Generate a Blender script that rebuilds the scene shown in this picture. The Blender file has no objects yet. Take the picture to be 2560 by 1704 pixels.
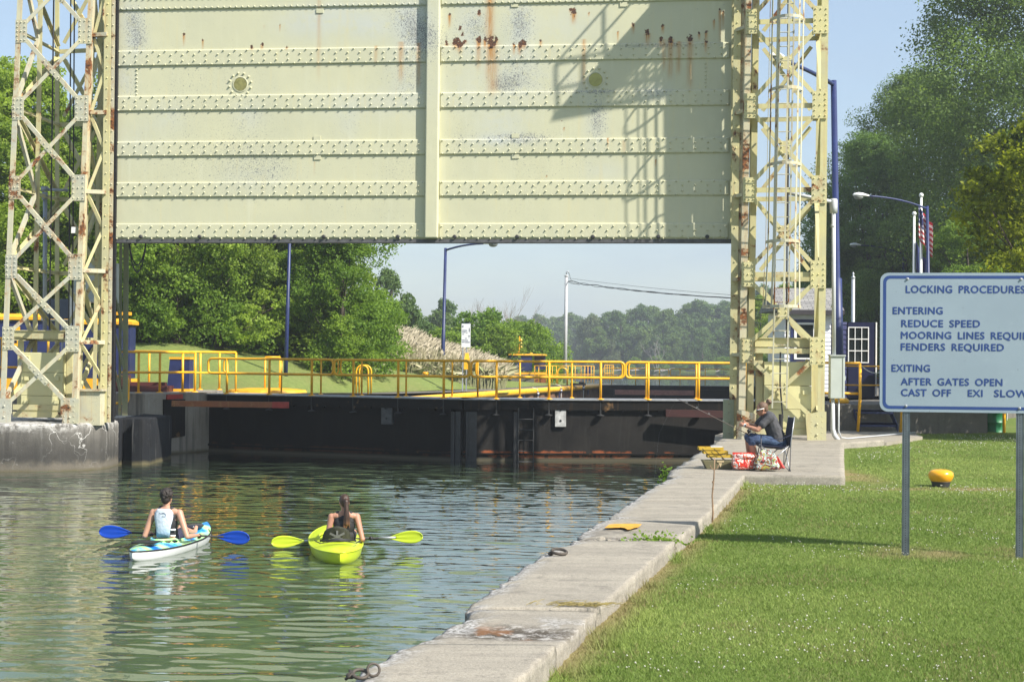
import bpy, bmesh, math, random
import numpy as np
from mathutils import Vector, Matrix
# == camera, world, sun, exposure
SC = bpy.context.scene
COL = SC.collection
rad = math.radians
FPX = 3556.0
PITCH, ROLL = rad(.733), rad(.5)
CAMP = np.array([0, 0, 3.0])
CF = np.array([0, math.cos(PITCH), math.sin(PITCH)])
_u0 = np.array([0, -math.sin(PITCH), math.cos(PITCH)])
_r0 = np.array([1.0, 0, 0])
CU = _u0 * math.cos(ROLL) - _r0 * math.sin(ROLL)
CR = _r0 * math.cos(ROLL) + _u0 * math.sin(ROLL)
cam = bpy.data.cameras.new('camera')
cam.sensor_width = 36
cam.lens = FPX / 2560 * 36
cam.clip_start = .1
cam.clip_end = 4000
camo = bpy.data.objects.new('camera', cam)
COL.objects.link(camo)
camo.matrix_world = Matrix(((CR[0], CU[0], -CF[0], 0), (CR[1], CU[1], -CF[1], 0), (CR[2], CU[2], -CF[2], 3.0), (0, 0, 0, 1)))
SC.camera = camo
cam.dof.use_dof = True
cam.dof.focus_distance = 34
cam.dof.aperture_fstop = 11
SUN_AZ, SUN_EL = 55.0, 43.0         # azimuth to the right of straight behind the camera
sd = Vector((math.sin(rad(SUN_AZ)) * math.cos(rad(SUN_EL)), -math.cos(rad(SUN_AZ)) * math.cos(rad(SUN_EL)), math.sin(rad(SUN_EL))))
sl = bpy.data.lights.new('sun', 'SUN')
sl.energy = 5.0
sl.angle = rad(.55)
sl.color = (1.0, .945, .86)
so = bpy.data.objects.new('sun', sl)
COL.objects.link(so)
so.rotation_euler = sd.to_track_quat('Z', 'Y').to_euler()
so.location = (20, -20, 40)
W = bpy.data.worlds.new('World')
SC.world = W
W.use_nodes = True
wn, wl = W.node_tree.nodes, W.node_tree.links
wn.clear()
wo = wn.new('ShaderNodeOutputWorld')
wb = wn.new('ShaderNodeBackground')
sky = wn.new('ShaderNodeTexSky')
sky.sky_type = 'NISHITA'
sky.sun_disc = False
sky.sun_elevation = rad(SUN_EL)
sky.sun_rotation = math.pi - rad(SUN_AZ)
sky.air_density = 1.15
sky.dust_density = 1.0
sky.ozone_density = 1.5
wb.inputs['Strength'].default_value = .115
tc = wn.new('ShaderNodeTexCoord')
mp = wn.new('ShaderNodeMapping')
mp.inputs['Scale'].default_value = (2.2, 2.2, 9)
mp.inputs['Rotation'].default_value = (0, .25, .3)
nz = wn.new('ShaderNodeTexNoise')
nz.inputs['Scale'].default_value = 1.6
nz.inputs['Detail'].default_value = 6
nz.inputs['Roughness'].default_value = .6
cr = wn.new('ShaderNodeMapRange')
cr.inputs['From Min'].default_value = .42
cr.inputs['From Max'].default_value = .8
cr.inputs['To Min'].default_value = .45
cr.inputs['To Max'].default_value = .85
mx = wn.new('ShaderNodeMix')
mx.data_type = 'RGBA'
mx.inputs['B'].default_value = (2.65, 3.25, 4.05, 1)
wl.new(tc.outputs['Generated'], mp.inputs['Vector'])
wl.new(mp.outputs['Vector'], nz.inputs['Vector'])
wl.new(nz.outputs['Fac'], cr.inputs['Value'])
wl.new(cr.outputs['Result'], mx.inputs['Factor'])
wl.new(sky.outputs['Color'], mx.inputs['A'])
wl.new(mx.outputs['Result'], wb.inputs['Color'])
wl.new(wb.outputs['Background'], wo.inputs['Surface'])
SC.view_settings.view_transform = 'Standard'
SC.view_settings.look = 'None'
SC.view_settings.exposure = .78
SC.view_settings.gamma = 1.0
SC.view_settings.use_curve_mapping = False
try:
 SC.cycles.max_bounces = 6
 SC.cycles.diffuse_bounces = 3
 SC.cycles.glossy_bounces = 3
 SC.cycles.transmission_bounces = 4
 SC.cycles.transparent_max_bounces = 6
 SC.cycles.volume_bounces = 0
 SC.cycles.sample_clamp_indirect = 4
 SC.cycles.caustics_reflective = False
 SC.cycles.caustics_refractive = False
 SC.cycles.use_denoising = True
except Exception:
 pass
# == helpers
def P(u, v, d):
 """world point seen at photo pixel (u, v) at forward distance d"""
 return Vector(CAMP + d * (CF + CR * ((u - 1280) / FPX) + CU * ((852 - v) / FPX)))
def ray(u, v):
 return CF + CR * ((u - 1280) / FPX) + CU * ((852 - v) / FPX)
def G(u, v, z):
 d = ray(u, v)
 return Vector(CAMP + d * ((z - 3) / d[2]))
def onplane(u, v, p0, n):
 d = ray(u, v)
 t = np.dot(np.array(p0) - CAMP, np.array(n)) / np.dot(d, np.array(n))
 return Vector(CAMP + d * t)
WLOC = {}
def wloc(o):
 return WLOC.get(o.name, Vector((0, 0, 0))) if o is not None else Vector((0, 0, 0))
def tag(o, label=None, cat=None, group=None, kind=None):
 if label: o['label'] = label
 if cat: o['category'] = cat
 if group: o['group'] = group
 if kind: o['kind'] = kind
 return o
def empty(name, loc, label, cat, group=None):
 o = bpy.data.objects.new(name, None)
 COL.objects.link(o)
 o.location = Vector(loc)
 o.empty_display_size = .2
 WLOC[o.name] = Vector(loc)
 return tag(o, label, cat, group)
def link(name, me, mat, parent=None, smooth=False):
 o = bpy.data.objects.new(name, me)
 COL.objects.link(o)
 if mat is not None:
  for m in (mat if isinstance(mat, (list, tuple)) else [mat]):
   me.materials.append(m)
 if smooth:
  me.polygons.foreach_set('use_smooth', np.ones(len(me.polygons), dtype=bool))
 if parent is not None: o.parent = parent
 WLOC[o.name] = wloc(parent)
 return o
def copy_tree(o, parent=None):
 c = o.copy()
 COL.objects.link(c)
 if parent is not None: c.parent = parent
 for ch in list(o.children): copy_tree(ch, c)
 return c
class MB:
 def __init__(s):
  s.v, s.f, s.mi = [], [], []
 def add(s, vs, fs, m=0):
  b = len(s.v)
  s.v.extend([tuple(x) for x in vs])
  s.f.extend([tuple(i + b for i in f) for f in fs])
  s.mi.extend([m] * len(fs))
  return s
 def hexa(s, c, m=0):
  """eight corners: bottom 4 ccw, top 4 ccw"""
  return s.add(c, [(3, 2, 1, 0), (4, 5, 6, 7), (0, 1, 5, 4), (1, 2, 6, 5), (2, 3, 7, 6), (3, 0, 4, 7)], m)
 def obox(s, o, ax, ay, az, m=0):
  """box from corner o with edge vectors"""
  o, ax, ay, az = map(Vector, (o, ax, ay, az))
  return s.hexa([o, o + ax, o + ax + ay, o + ay, o + az, o + ax + az, o + ax + ay + az, o + ay + az], m)
 def box(s, c, sx, sy, sz, rz=0, m=0):
  c = Vector(c)
  x = Vector((math.cos(rz), math.sin(rz), 0)); y = Vector((-math.sin(rz), math.cos(rz), 0)); z = Vector((0, 0, 1))
  return s.obox(c - x * sx / 2 - y * sy / 2 - z * sz / 2, x * sx, y * sy, z * sz, m)
 def beam(s, p, q, w, t, n, m=0):
  """flat bar from p to q, width w across, thickness t along n"""
  p, q, n = Vector(p), Vector(q), Vector(n)
  d = (q - p).normalized()
  side = d.cross(n).normalized()
  n2 = side.cross(d).normalized()
  return s.obox(p - side * w / 2 - n2 * t / 2, side * w, n2 * t, q - p, m)
 def angle(s, p, q, w, fl, n, t=.014, sgn=1, m=0):
  """L section: plate of width w facing n, flange of depth fl going away from n at one edge"""
  p, q, n = Vector(p), Vector(q), Vector(n)
  d = (q - p).normalized()
  side = d.cross(n).normalized() * sgn
  n2 = n - d * n.dot(d); n2.normalize()
  s.obox(p - side * w / 2, side * w, -n2 * t, q - p, m)
  s.obox(p - side * w / 2 - n2 * (t + .001), side * t, -n2 * fl, q - p, m)
  return s
 def tube(s, pts, r, seg=8, closed=False, caps=True, m=0):
  pts = [Vector(p) for p in pts]
  n = len(pts)
  rr = r if isinstance(r, (list, tuple)) else [r] * n
  base = len(s.v)
  prev = None
  for i, p in enumerate(pts):
   if closed:
    d = (pts[(i + 1) % n] - pts[i - 1]).normalized()
   else:
    d = (pts[min(i + 1, n - 1)] - pts[max(i - 1, 0)]).normalized()
   if prev is None:
    a = Vector((0, 0, 1)) if abs(d.z) < .9 else Vector((1, 0, 0))
    x = d.cross(a).normalized()
   else:
    x = prev - d * prev.dot(d)
    x = x.normalized() if x.length > 1e-6 else d.cross(Vector((0, 0, 1))).normalized()
   prev = x
   y = d.cross(x)
   for k in range(seg):
    t = 2 * math.pi * k / seg
    s.v.append(tuple(p + (x * math.cos(t) + y * math.sin(t)) * rr[i]))
  fs = []
  for i in range(n if closed else n - 1):
   a, b = base + i * seg, base + ((i + 1) % n) * seg
   for k in range(seg):
    k2 = (k + 1) % seg
    fs.append((a + k, b + k, b + k2, a + k2))
  if caps and not closed:
   fs.append(tuple(base + k for k in range(seg)))
   fs.append(tuple(base + (n - 1) * seg + seg - 1 - k for k in range(seg)))
  s.f.extend(fs); s.mi.extend([m] * len(fs))
  return s
 def lathe(s, c, prof, seg=16, m=0, axis=None):
  """prof: list of (r, z) from bottom to top"""
  c = Vector(c)
  ax = Vector(axis).normalized() if axis is not None else Vector((0, 0, 1))
  a = Vector((1, 0, 0)) if abs(ax.x) < .9 else Vector((0, 1, 0))
  x = a - ax * a.dot(ax); x.normalize(); y = ax.cross(x)
  base = len(s.v)
  for r, z in prof:
   for k in range(seg):
    t = 2 * math.pi * k / seg
    s.v.append(tuple(c + ax * z + (x * math.cos(t) + y * math.sin(t)) * max(r, 1e-4)))
  fs = []
  for i in range(len(prof) - 1):
   for k in range(seg):
    k2 = (k + 1) % seg
    a0, b0 = base + i * seg, base + (i + 1) * seg
    fs.append((a0 + k, a0 + k2, b0 + k2, b0 + k))
  fs.append(tuple(base + seg - 1 - k for k in range(seg)))
  fs.append(tuple(base + (len(prof) - 1) * seg + k for k in range(seg)))
  s.f.extend(fs); s.mi.extend([m] * len(fs))
  return s
 def prism(s, poly, n, t, m=0):
  """planar polygon (world points, ccw seen from n) given thickness t going to -n"""
  k = len(poly)
  n = Vector(n).normalized()
  A = [Vector(p) for p in poly]; B = [p - n * t for p in A]
  fs = [tuple(range(k)), tuple(range(2 * k - 1, k - 1, -1))]
  for i in range(k):
   j = (i + 1) % k
   fs.append((i, k + i, k + j, j))
  return s.add(A + B, fs, m)
 def rivet(s, p, n, r=.02, h=.022, m=0):
  p, n = Vector(p), Vector(n).normalized()
  a = Vector((0, 0, 1)) if abs(n.z) < .9 else Vector((1, 0, 0))
  x = n.cross(a).normalized(); y = n.cross(x)
  vs = []
  for rr, hh in ((r, 0), (r * .8, h * .65), (r * .35, h)):
   for k in range(6):
    t = math.pi / 3 * k
    vs.append(p + n * hh + (x * math.cos(t) + y * math.sin(t)) * rr)
  fs = []
  for i in range(2):
   for k in range(6):
    k2 = (k + 1) % 6
    fs.append((i * 6 + k, i * 6 + k2, i * 6 + 6 + k2, i * 6 + 6 + k))
  fs.append((12, 13, 14, 15, 16, 17))
  return s.add(vs, fs, m)
 def ellipsoid(s, c, rx, ry, rz, nu=14, nv=9, rot=None, m=0):
  c = Vector(c)
  base = len(s.v)
  R = rot if rot is not None else Matrix.Identity(3)
  s.v.append(tuple(c + R @ Vector((0, 0, -rz))))
  for i in range(1, nv):
   ph = -math.pi / 2 + math.pi * i / nv
   for k in range(nu):
    t = 2 * math.pi * k / nu
    s.v.append(tuple(c + R @ Vector((rx * math.cos(ph) * math.cos(t), ry * math.cos(ph) * math.sin(t), rz * math.sin(ph)))))
  s.v.append(tuple(c + R @ Vector((0, 0, rz))))
  fs = []
  for k in range(nu):
   k2 = (k + 1) % nu
   fs.append((base, base + 1 + k2, base + 1 + k))
   for i in range(nv - 2):
    a, b = base + 1 + i * nu, base + 1 + (i + 1) * nu
    fs.append((a + k, a + k2, b + k2, b + k))
   a = base + 1 + (nv - 2) * nu
   fs.append((a + k, a + k2, base + 1 + (nv - 1) * nu))
  s.f.extend(fs); s.mi.extend([m] * len(fs))
  return s
 def capsule(s, p, q, r1, r2, seg=12):
  p, q = Vector(p), Vector(q)
  d = (q - p)
  L = d.length
  d = d.normalized() if L > 1e-6 else Vector((0, 0, 1))
  pts, rr = [], []
  for a in (80, 55, 30, 0):
   pts.append(p - d * r1 * math.sin(rad(a))); rr.append(r1 * math.cos(rad(a)))
  for a in (0, 30, 55, 80):
   pts.append(q + d * r2 * math.sin(rad(a))); rr.append(r2 * math.cos(rad(a)))
  return s.tube(pts, rr, seg)
 def mesh(s, name, off=Vector((0, 0, 0))):
  me = bpy.data.meshes.new(name)
  o = Vector(off)
  me.from_pydata([(x[0] - o.x, x[1] - o.y, x[2] - o.z) for x in s.v], [], s.f)
  if any(s.mi):
   me.polygons.foreach_set('material_index', np.array(s.mi, dtype=np.int32))
  me.update()
  return me
 def build(s, name, mat, parent=None, smooth=False, label=None):
  if parent is not None and parent.name not in WLOC: raise RuntimeError(parent.name)
  me = s.mesh(name, wloc(parent))
  o = link(name, me, mat, parent, smooth)
  if smooth and smooth != True:
   pass
  if label: o['label'] = label
  return o
def npmesh(name, verts, faces_flat, nper, mat, parent=None, smooth=False, attrs=None):
 """fast mesh from numpy arrays; every face has nper corners"""
 me = bpy.data.meshes.new(name)
 nv = len(verts); nf = len(faces_flat) // nper
 me.vertices.add(nv)
 me.vertices.foreach_set('co', np.asarray(verts, dtype=np.float32).ravel())
 me.loops.add(nf * nper)
 me.loops.foreach_set('vertex_index', np.asarray(faces_flat, dtype=np.int32).ravel())
 me.polygons.add(nf)
 me.polygons.foreach_set('loop_start', np.arange(0, nf * nper, nper, dtype=np.int32))
 try:
  me.polygons.foreach_set('loop_total', np.full(nf, nper, dtype=np.int32))
 except Exception:
  pass
 if smooth:
  me.polygons.foreach_set('use_smooth', np.ones(nf, dtype=bool))
 me.update(calc_edges=True)
 if attrs:
  for k, (dom, arr) in attrs.items():
   a = me.attributes.new(k, 'FLOAT', dom)
   a.data.foreach_set('value', np.asarray(arr, dtype=np.float32))
 if mat is None: return me
 return link(name, me, mat, parent)
def smooth_angle(o, deg=40):
 """smooth shading with sharp edges"""
 me = o.data
 me.polygons.foreach_set('use_smooth', np.ones(len(me.polygons), dtype=bool))
 try:
  me.set_sharp_from_angle(angle=rad(deg))
 except Exception:
  pass
 return o
_rs = np.random.RandomState(3)
def vnoise(x, y, seed=0, z=None):
 """cheap smooth value noise on numpy arrays, range 0..1"""
 x = np.asarray(x, dtype=np.float64); y = np.asarray(y, dtype=np.float64)
 xi = np.floor(x).astype(np.int64); yi = np.floor(y).astype(np.int64)
 xf = x - xi; yf = y - yi
 def h(a, b):
  n = (a * 374761393 + b * 668265263 + seed * 974634777) & 0x7fffffff
  n = ((n ^ (n >> 13)) * 1274126177) & 0x7fffffff
  n = (n ^ (n >> 16)) & 0xffff
  return n / 65535.0
 u = xf * xf * (3 - 2 * xf); w = yf * yf * (3 - 2 * yf)
 return (h(xi, yi) * (1 - u) + h(xi + 1, yi) * u) * (1 - w) + (h(xi, yi + 1) * (1 - u) + h(xi + 1, yi + 1) * u) * w
def fbm(x, y, seed=0, oct=4, gain=.5):
 t = 0; a = 1; s = 0
 for i in range(oct):
  t = t + a * vnoise(x * 2 ** i, y * 2 ** i, seed + i * 17)
  s += a; a *= gain
 return t / s
# == materials
def newmat(name):
 m = bpy.data.materials.new(name)
 m.use_nodes = True
 nt = m.node_tree
 nt.nodes.clear()
 out = nt.nodes.new('ShaderNodeOutputMaterial')
 b = nt.nodes.new('ShaderNodeBsdfPrincipled')
 nt.links.new(b.outputs[0], out.inputs[0])
 return m, nt, b, out
class NT:
 """small node-building helper"""
 def __init__(s, nt): s.nt, s.n, s.l = nt, nt.nodes, nt.links
 def coord(s, kind='Object', scale=(1, 1, 1), rot=(0, 0, 0)):
  t = s.n.new('ShaderNodeTexCoord')
  m = s.n.new('ShaderNodeMapping')
  m.inputs['Scale'].default_value = scale
  m.inputs['Rotation'].default_value = rot
  s.l.new(t.outputs[kind], m.inputs['Vector'])
  return m.outputs[0]
 def noise(s, vec, scale, detail=4, rough=.55, dist=0):
  n = s.n.new('ShaderNodeTexNoise')
  n.inputs['Scale'].default_value = scale
  n.inputs['Detail'].default_value = detail
  n.inputs['Roughness'].default_value = rough
  n.inputs['Distortion'].default_value = dist
  if vec is not None: s.l.new(vec, n.inputs['Vector'])
  return n.outputs['Fac']
 def voronoi(s, vec, scale, feature='F1', out='Distance'):
  n = s.n.new('ShaderNodeTexVoronoi')
  n.feature = feature
  n.inputs['Scale'].default_value = scale
  if vec is not None: s.l.new(vec, n.inputs['Vector'])
  return n.outputs[out]
 def rng(s, val, a, b, c=0, d=1, smooth=False):
  n = s.n.new('ShaderNodeMapRange')
  if smooth: n.interpolation_type = 'SMOOTHSTEP'
  n.inputs['From Min'].default_value = a; n.inputs['From Max'].default_value = b
  n.inputs['To Min'].default_value = c; n.inputs['To Max'].default_value = d
  s.l.new(val, n.inputs['Value'])
  return n.outputs['Result']
 def math(s, op, a, b=None, clamp=False):
  n = s.n.new('ShaderNodeMath'); n.operation = op; n.use_clamp = clamp
  for i, x in enumerate((a, b)):
   if x is None: continue
   if isinstance(x, (int, float)): n.inputs[i].default_value = x
   else: s.l.new(x, n.inputs[i])
  return n.outputs[0]
 def mix(s, fac, a, b, blend='MIX'):
  n = s.n.new('ShaderNodeMix'); n.data_type = 'RGBA'; n.blend_type = blend
  if isinstance(fac, (int, float)): n.inputs['Factor'].default_value = fac
  else: s.l.new(fac, n.inputs['Factor'])
  for k, x in (('A', a), ('B', b)):
   if isinstance(x, (tuple, list)): n.inputs[k].default_value = (*x[:3], 1)
   else: s.l.new(x, n.inputs[k])
  return n.outputs['Result']
 def attr(s, name):
  n = s.n.new('ShaderNodeAttribute'); n.attribute_name = name
  return n.outputs['Fac']
 def rand(s):
  n = s.n.new('ShaderNodeObjectInfo')
  return n.outputs['Random']
 def z(s, kind='Object'):
  t = s.n.new('ShaderNodeTexCoord'); x = s.n.new('ShaderNodeSeparateXYZ')
  s.l.new(t.outputs[kind], x.inputs[0])
  return x.outputs
 def geo(s):
  g = s.n.new('ShaderNodeNewGeometry'); x = s.n.new('ShaderNodeSeparateXYZ')
  s.l.new(g.outputs['Position'], x.inputs[0])
  return g.outputs['Position'], x.outputs
 def bump(s, h, bsdf, strength=.3, dist=.02):
  n = s.n.new('ShaderNodeBump')
  n.inputs['Strength'].default_value = strength
  n.inputs['Distance'].default_value = dist
  s.l.new(h, n.inputs['Height'])
  s.l.new(n.outputs[0], bsdf.inputs['Normal'])
def plain(name, col, rough=.6, metal=0, var=.12, scale=4, bump=0, bscale=40, spec=.5):
 """one colour with mild uneven tone"""
 m, nt, b, out = newmat(name)
 k = NT(nt)
 v = k.coord()
 f = k.rng(k.noise(v, scale, 5, .6), .3, .7, 1 - var, 1 + var)
 g = nt.nodes.new('ShaderNodeMix'); g.data_type = 'RGBA'; g.blend_type = 'MULTIPLY'
 g.inputs['Factor'].default_value = 1
 g.inputs['A'].default_value = (*col, 1)
 nt.links.new(f, g.inputs['B'])
 nt.links.new(g.outputs['Result'], b.inputs['Base Color'])
 b.inputs['Roughness'].default_value = rough
 b.inputs['Metallic'].default_value = metal
 b.inputs['Specular IOR Level'].default_value = spec
 if bump: k.bump(k.noise(v, bscale, 4), b, bump, .01)
 return m
RUST_D, RUST_L = (.055, .026, .014), (.33, .125, .035)
def painted_steel(name, col, col2, amount=.5, chips=.5, streak=.5, rough=.55, seed=0.0, spec=.35):
 """old paint: tone drift, chips to dark steel, flaking rust and runs below it"""
 m, nt, b, out = newmat(name)
 k = NT(nt)
 pos, xyz = k.geo()
 mp = nt.nodes.new('ShaderNodeMapping'); mp.inputs['Location'].default_value = (seed, seed * .7, 0)
 nt.links.new(pos, mp.inputs['Vector']); v = mp.outputs[0]
 base = k.mix(k.rng(k.noise(v, 1.3, 5, .65), .35, .65), col, col2)
 ms = nt.nodes.new('ShaderNodeMapping'); ms.inputs['Scale'].default_value = (9, 9, .55)
 nt.links.new(v, ms.inputs['Vector'])
 st = k.rng(k.noise(ms.outputs[0], 1.0, 4, .6), .60 - .06 * streak, .78, 0, .75 * streak)
 base = k.mix(st, base, (.45, .26, .09))
 big = k.noise(v, 1.6, 8, .68, .3)
 patch = k.rng(big, .66 - .10 * amount, .70 - .10 * amount)
 fine = k.noise(v, 16, 6, .7)
 rcol = k.mix(k.rng(fine, .4, .62), RUST_D, RUST_L)
 base = k.mix(k.math('MULTIPLY', k.rng(big, .60 - .10 * amount, .68 - .10 * amount), .45), base, (.42, .24, .10))
 base = k.mix(patch, base, rcol)
 ch = k.rng(k.noise(v, 34, 5, .7), .70 - .06 * chips, .73 - .06 * chips)
 msk = k.rng(k.noise(v, 2.3, 3, .5), .45, .62)
 base = k.mix(k.math('MULTIPLY', ch, msk), base, (.09, .09, .085))
 nt.links.new(base, b.inputs['Base Color'])
 b.inputs['Roughness'].default_value = rough
 b.inputs['Specular IOR Level'].default_value = spec
 k.bump(k.math('ADD', k.math('MULTIPLY', patch, -1.0), k.math('MULTIPLY', fine, .4)), b, .35, .008)
 return m
def concrete(name, col, col2, dirt=.4, rough=.9, bump=.5, lichen=.3, wl=None, streak=.0, crack=0.0):
 m, nt, b, out = newmat(name)
 k = NT(nt)
 v, xyz = k.geo()
 base = k.mix(k.rng(k.noise(v, .9, 6, .62), .32, .68), col, col2)
 base = k.mix(k.rng(k.noise(v, 60, 3, .7), .5, .75, 0, .5), base, tuple(c * .55 for c in col))
 base = k.mix(k.rng(k.noise(v, 110, 2, .7), .55, .8, 0, .5), base, tuple(min(1, c * 1.5) for c in col))
 base = k.mix(k.rng(k.noise(v, 2.6, 7, .72, .4), .60, .74, 0, dirt), base, tuple(c * .28 for c in col))
 base = k.mix(k.rng(k.noise(v, 5.5, 6, .75), .62, .72, 0, lichen), base, (.55, .55, .53))
 if streak:
  ms = nt.nodes.new('ShaderNodeMapping'); ms.inputs['Scale'].default_value = (5, 5, .35)
  nt.links.new(v, ms.inputs['Vector'])
  sn = k.noise(ms.outputs[0], 1, 5, .65)
  base = k.mix(k.rng(sn, .52, .66, 0, streak), base, (.045, .043, .04))
  base = k.mix(k.rng(sn, .40, .30, 0, streak * .7), base, (.50, .49, .46))
 if crack:
  vc = nt.nodes.new('ShaderNodeMapping'); vc.inputs['Scale'].default_value = (1, 1, .8)
  nt.links.new(v, vc.inputs['Vector'])
  wv = nt.nodes.new('ShaderNodeVectorMath'); wv.operation = 'ADD'
  nn = nt.nodes.new('ShaderNodeTexNoise'); nn.inputs['Scale'].default_value = 1.6; nn.inputs['Detail'].default_value = 4
  nt.links.new(v, nn.inputs['Vector'])
  nt.links.new(vc.outputs[0], wv.inputs[0]); nt.links.new(nn.outputs['Color'], wv.inputs[1])
  vd = k.voronoi(wv.outputs[0], 1.35, 'DISTANCE_TO_EDGE')
  base = k.mix(k.math('MULTIPLY', k.rng(vd, .012, .004), k.rng(k.noise(v, .8, 3), .40, .5, 0, crack)), base, (.62, .61, .58))
 if wl is not None and crack:
  zd = k.math('ADD', xyz['Z'], k.math('MULTIPLY', k.noise(v, 2.2, 5, .7), .5))
  base = k.mix(k.rng(zd, 1.25, .75, 0, .72), base, (.045, .043, .04))
  base = k.mix(k.math('MULTIPLY', k.rng(zd, 1.32, 1.5), k.rng(k.noise(v, 7, 6, .75), .40, .55)), base, (.46, .45, .42))
  base = k.mix(k.rng(zd, .62, .45, 0, .8), base, (.17, .15, .12))
 if wl is not None:
  zz = k.math('ADD', xyz['Z'], k.math('MULTIPLY', k.noise(v, 3, 4), .12))
  base = k.mix(k.rng(zz, wl + .12, wl + .02), base, (.12, .105, .06))
 nt.links.new(base, b.inputs['Base Color'])
 b.inputs['Roughness'].default_value = rough
 b.inputs['Specular IOR Level'].default_value = .15
 k.bump(k.math('ADD', k.noise(v, 22, 6, .75), k.math('MULTIPLY', k.noise(v, 90, 3, .7), .5)), b, bump, .02)
 return m
def leafmat(name, dark, light, trans=.35, rough=.55):
 m, nt, b, out = newmat(name)
 k = NT(nt)
 lv = k.attr('lv')
 col = k.mix(lv, dark, light)
 hs = nt.nodes.new('ShaderNodeHueSaturation')
 hs.inputs['Hue'].default_value = .5
 r = k.rand()
 nt.links.new(k.rng(r, 0, 1, .485, .515), hs.inputs['Hue'])
 nt.links.new(k.rng(r, 0, 1, 1.15, .85), hs.inputs['Value'])
 nt.links.new(col, hs.inputs['Color'])
 nt.links.new(hs.outputs[0], b.inputs['Base Color'])
 b.inputs['Roughness'].default_value = rough
 b.inputs['Specular IOR Level'].default_value = .18
 t = nt.nodes.new('ShaderNodeBsdfTranslucent')
 g = nt.nodes.new('ShaderNodeMix'); g.data_type = 'RGBA'; g.blend_type = 'MULTIPLY'; g.inputs['Factor'].default_value = 1
 g.inputs['B'].default_value = (1.5, 1.5, .7, 1)
 nt.links.new(hs.outputs[0], g.inputs['A'])
 nt.links.new(g.outputs['Result'], t.inputs['Color'])
 mx = nt.nodes.new('ShaderNodeMixShader'); mx.inputs[0].default_value = trans
 nt.links.new(b.outputs[0], mx.inputs[1]); nt.links.new(t.outputs[0], mx.inputs[2])
 nt.links.new(mx.outputs[0], out.inputs[0])
 return m
CREAM, CREAM2 = (.60, .55, .27), (.50, .47, .28)
MT = {}
MT['tower'] = painted_steel('tower_paint', CREAM, CREAM2, .50, 1.0, .7)
MT['tower_rusty'] = painted_steel('rusty_tower_paint', (.58, .53, .34), (.48, .45, .33), 1.15, 1.3, 1.3, seed=7)
MT['tower_old'] = painted_steel('faded_tower_paint', (.54, .51, .34), (.44, .44, .36), .72, 1.6, 1.1, seed=13)
MT['guide'] = painted_steel('guide_paint', (.30, .32, .20), (.24, .27, .18), .35, 1.0, .3, seed=21)
MT['weight'] = painted_steel('counterweight_paint', (.66, .62, .33), (.60, .58, .33), -.5, .5, .15, seed=31)
MT['yellow'] = plain('safety_yellow_paint', (.86, .44, .014), .42, 0, .16, 5)
MT['yellow_trim'] = plain('yellow_trim_paint', (.82, .41, .02), .45, 0, .08, 2)
MT['blue'] = plain('navy_blue_paint', (.016, .025, .095), .5, 0, .3, 2)
MT['blue_lamp'] = plain('blue_pole_paint', (.015, .027, .105), .45, 0, .25, 2)
MT['grey_steel'] = plain('galvanised_steel', (.42, .44, .46), .5, .55, .15, 6)
MT['grey_pipe'] = plain('grey_conduit', (.30, .33, .38), .45, .2, .15, 4)
MT['grey_box'] = plain('grey_enamel', (.42, .46, .44), .4, 0, .06, 3)
MT['white_pipe'] = plain('white_pvc', (.52, .54, .56), .4, 0, .06, 3)
MT['white'] = plain('white_paint', (.78, .78, .76), .5, 0, .06, 3)
MT['black'] = plain('black_rubber', (.012, .012, .013), .6, 0, .3, 8)
MT['cable'] = plain('steel_cable', (.02, .02, .022), .5, .2, .2, 20)
MT['gate_dark'] = painted_steel('black_gate_steel', (.011, .010, .009), (.007, .0065, .006), -.1, .3, .12, .6, seed=3, spec=.15)
MT['gate_trim'] = plain('dark_gate_trim', (.026, .027, .028), .6, 0, .3, 5)
MT['gate_edge'] = plain('walkway_edge', (.30, .31, .32), .6, .3, .25, 8)
MT['rust_beam'] = painted_steel('rust_red_beam', (.30, .10, .035), (.20, .075, .035), .5, .5, .6, seed=41)
MT['red_oxide'] = plain('red_oxide_paint', (.32, .035, .025), .6, 0, .25, 6)
MT['timber_pale'] = plain('weathered_timber', (.42, .42, .41), .85, 0, .4, 7, .3, 40)
MT['timber_dark'] = plain('dark_timber', (.085, .085, .088), .8, 0, .3, 7)
MT['concrete_walk'] = concrete('coping_concrete', (.34, .305, .245), (.26, .235, .195), .55, lichen=.45)
MT['concrete_pier'] = concrete('pier_concrete', (.17, .16, .142), (.085, .08, .072), .75, lichen=.45, wl=.12, streak=.55, crack=1.0)
MT['concrete_wall'] = concrete('lock_wall_concrete', (.33, .305, .26), (.23, .21, .175), .5, lichen=.25, wl=.15, streak=.55)
MT['concrete_black'] = concrete('black_stained_concrete', (.020, .022, .026), (.010, .011, .013), .4, lichen=.10, wl=.15, streak=.25)
MT['concrete_plat'] = concrete('platform_concrete', (.20, .185, .16), (.12, .112, .10), .6, lichen=.2, streak=.2)
MT['chamber'] = plain('brown_sheet_piling', (.16, .085, .05), .8, 0, .35, 3)
MT['bark'] = plain('bark', (.075, .058, .045), .9, 0, .35, 6, .4, 30)
MT['bark_grey'] = plain('dead_bark', (.30, .27, .25), .9, 0, .25, 5)
MT['skin'] = plain('skin', (.46, .25, .165), .5, 0, .08, 6)
MT['skin_tan'] = plain('tanned_skin', (.42, .21, .135), .5, 0, .08, 6)
MT['hair_dark'] = plain('dark_hair', (.018, .012, .009), .6, 0, .5, 60, .6, 120)
MT['hair_brown'] = plain('brown_hair', (.045, .024, .014), .5, 0, .5, 50, .6, 120)
MT['hair_light'] = plain('light_brown_hair', (.13, .075, .045), .55, 0, .4, 50, .6, 120)
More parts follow.
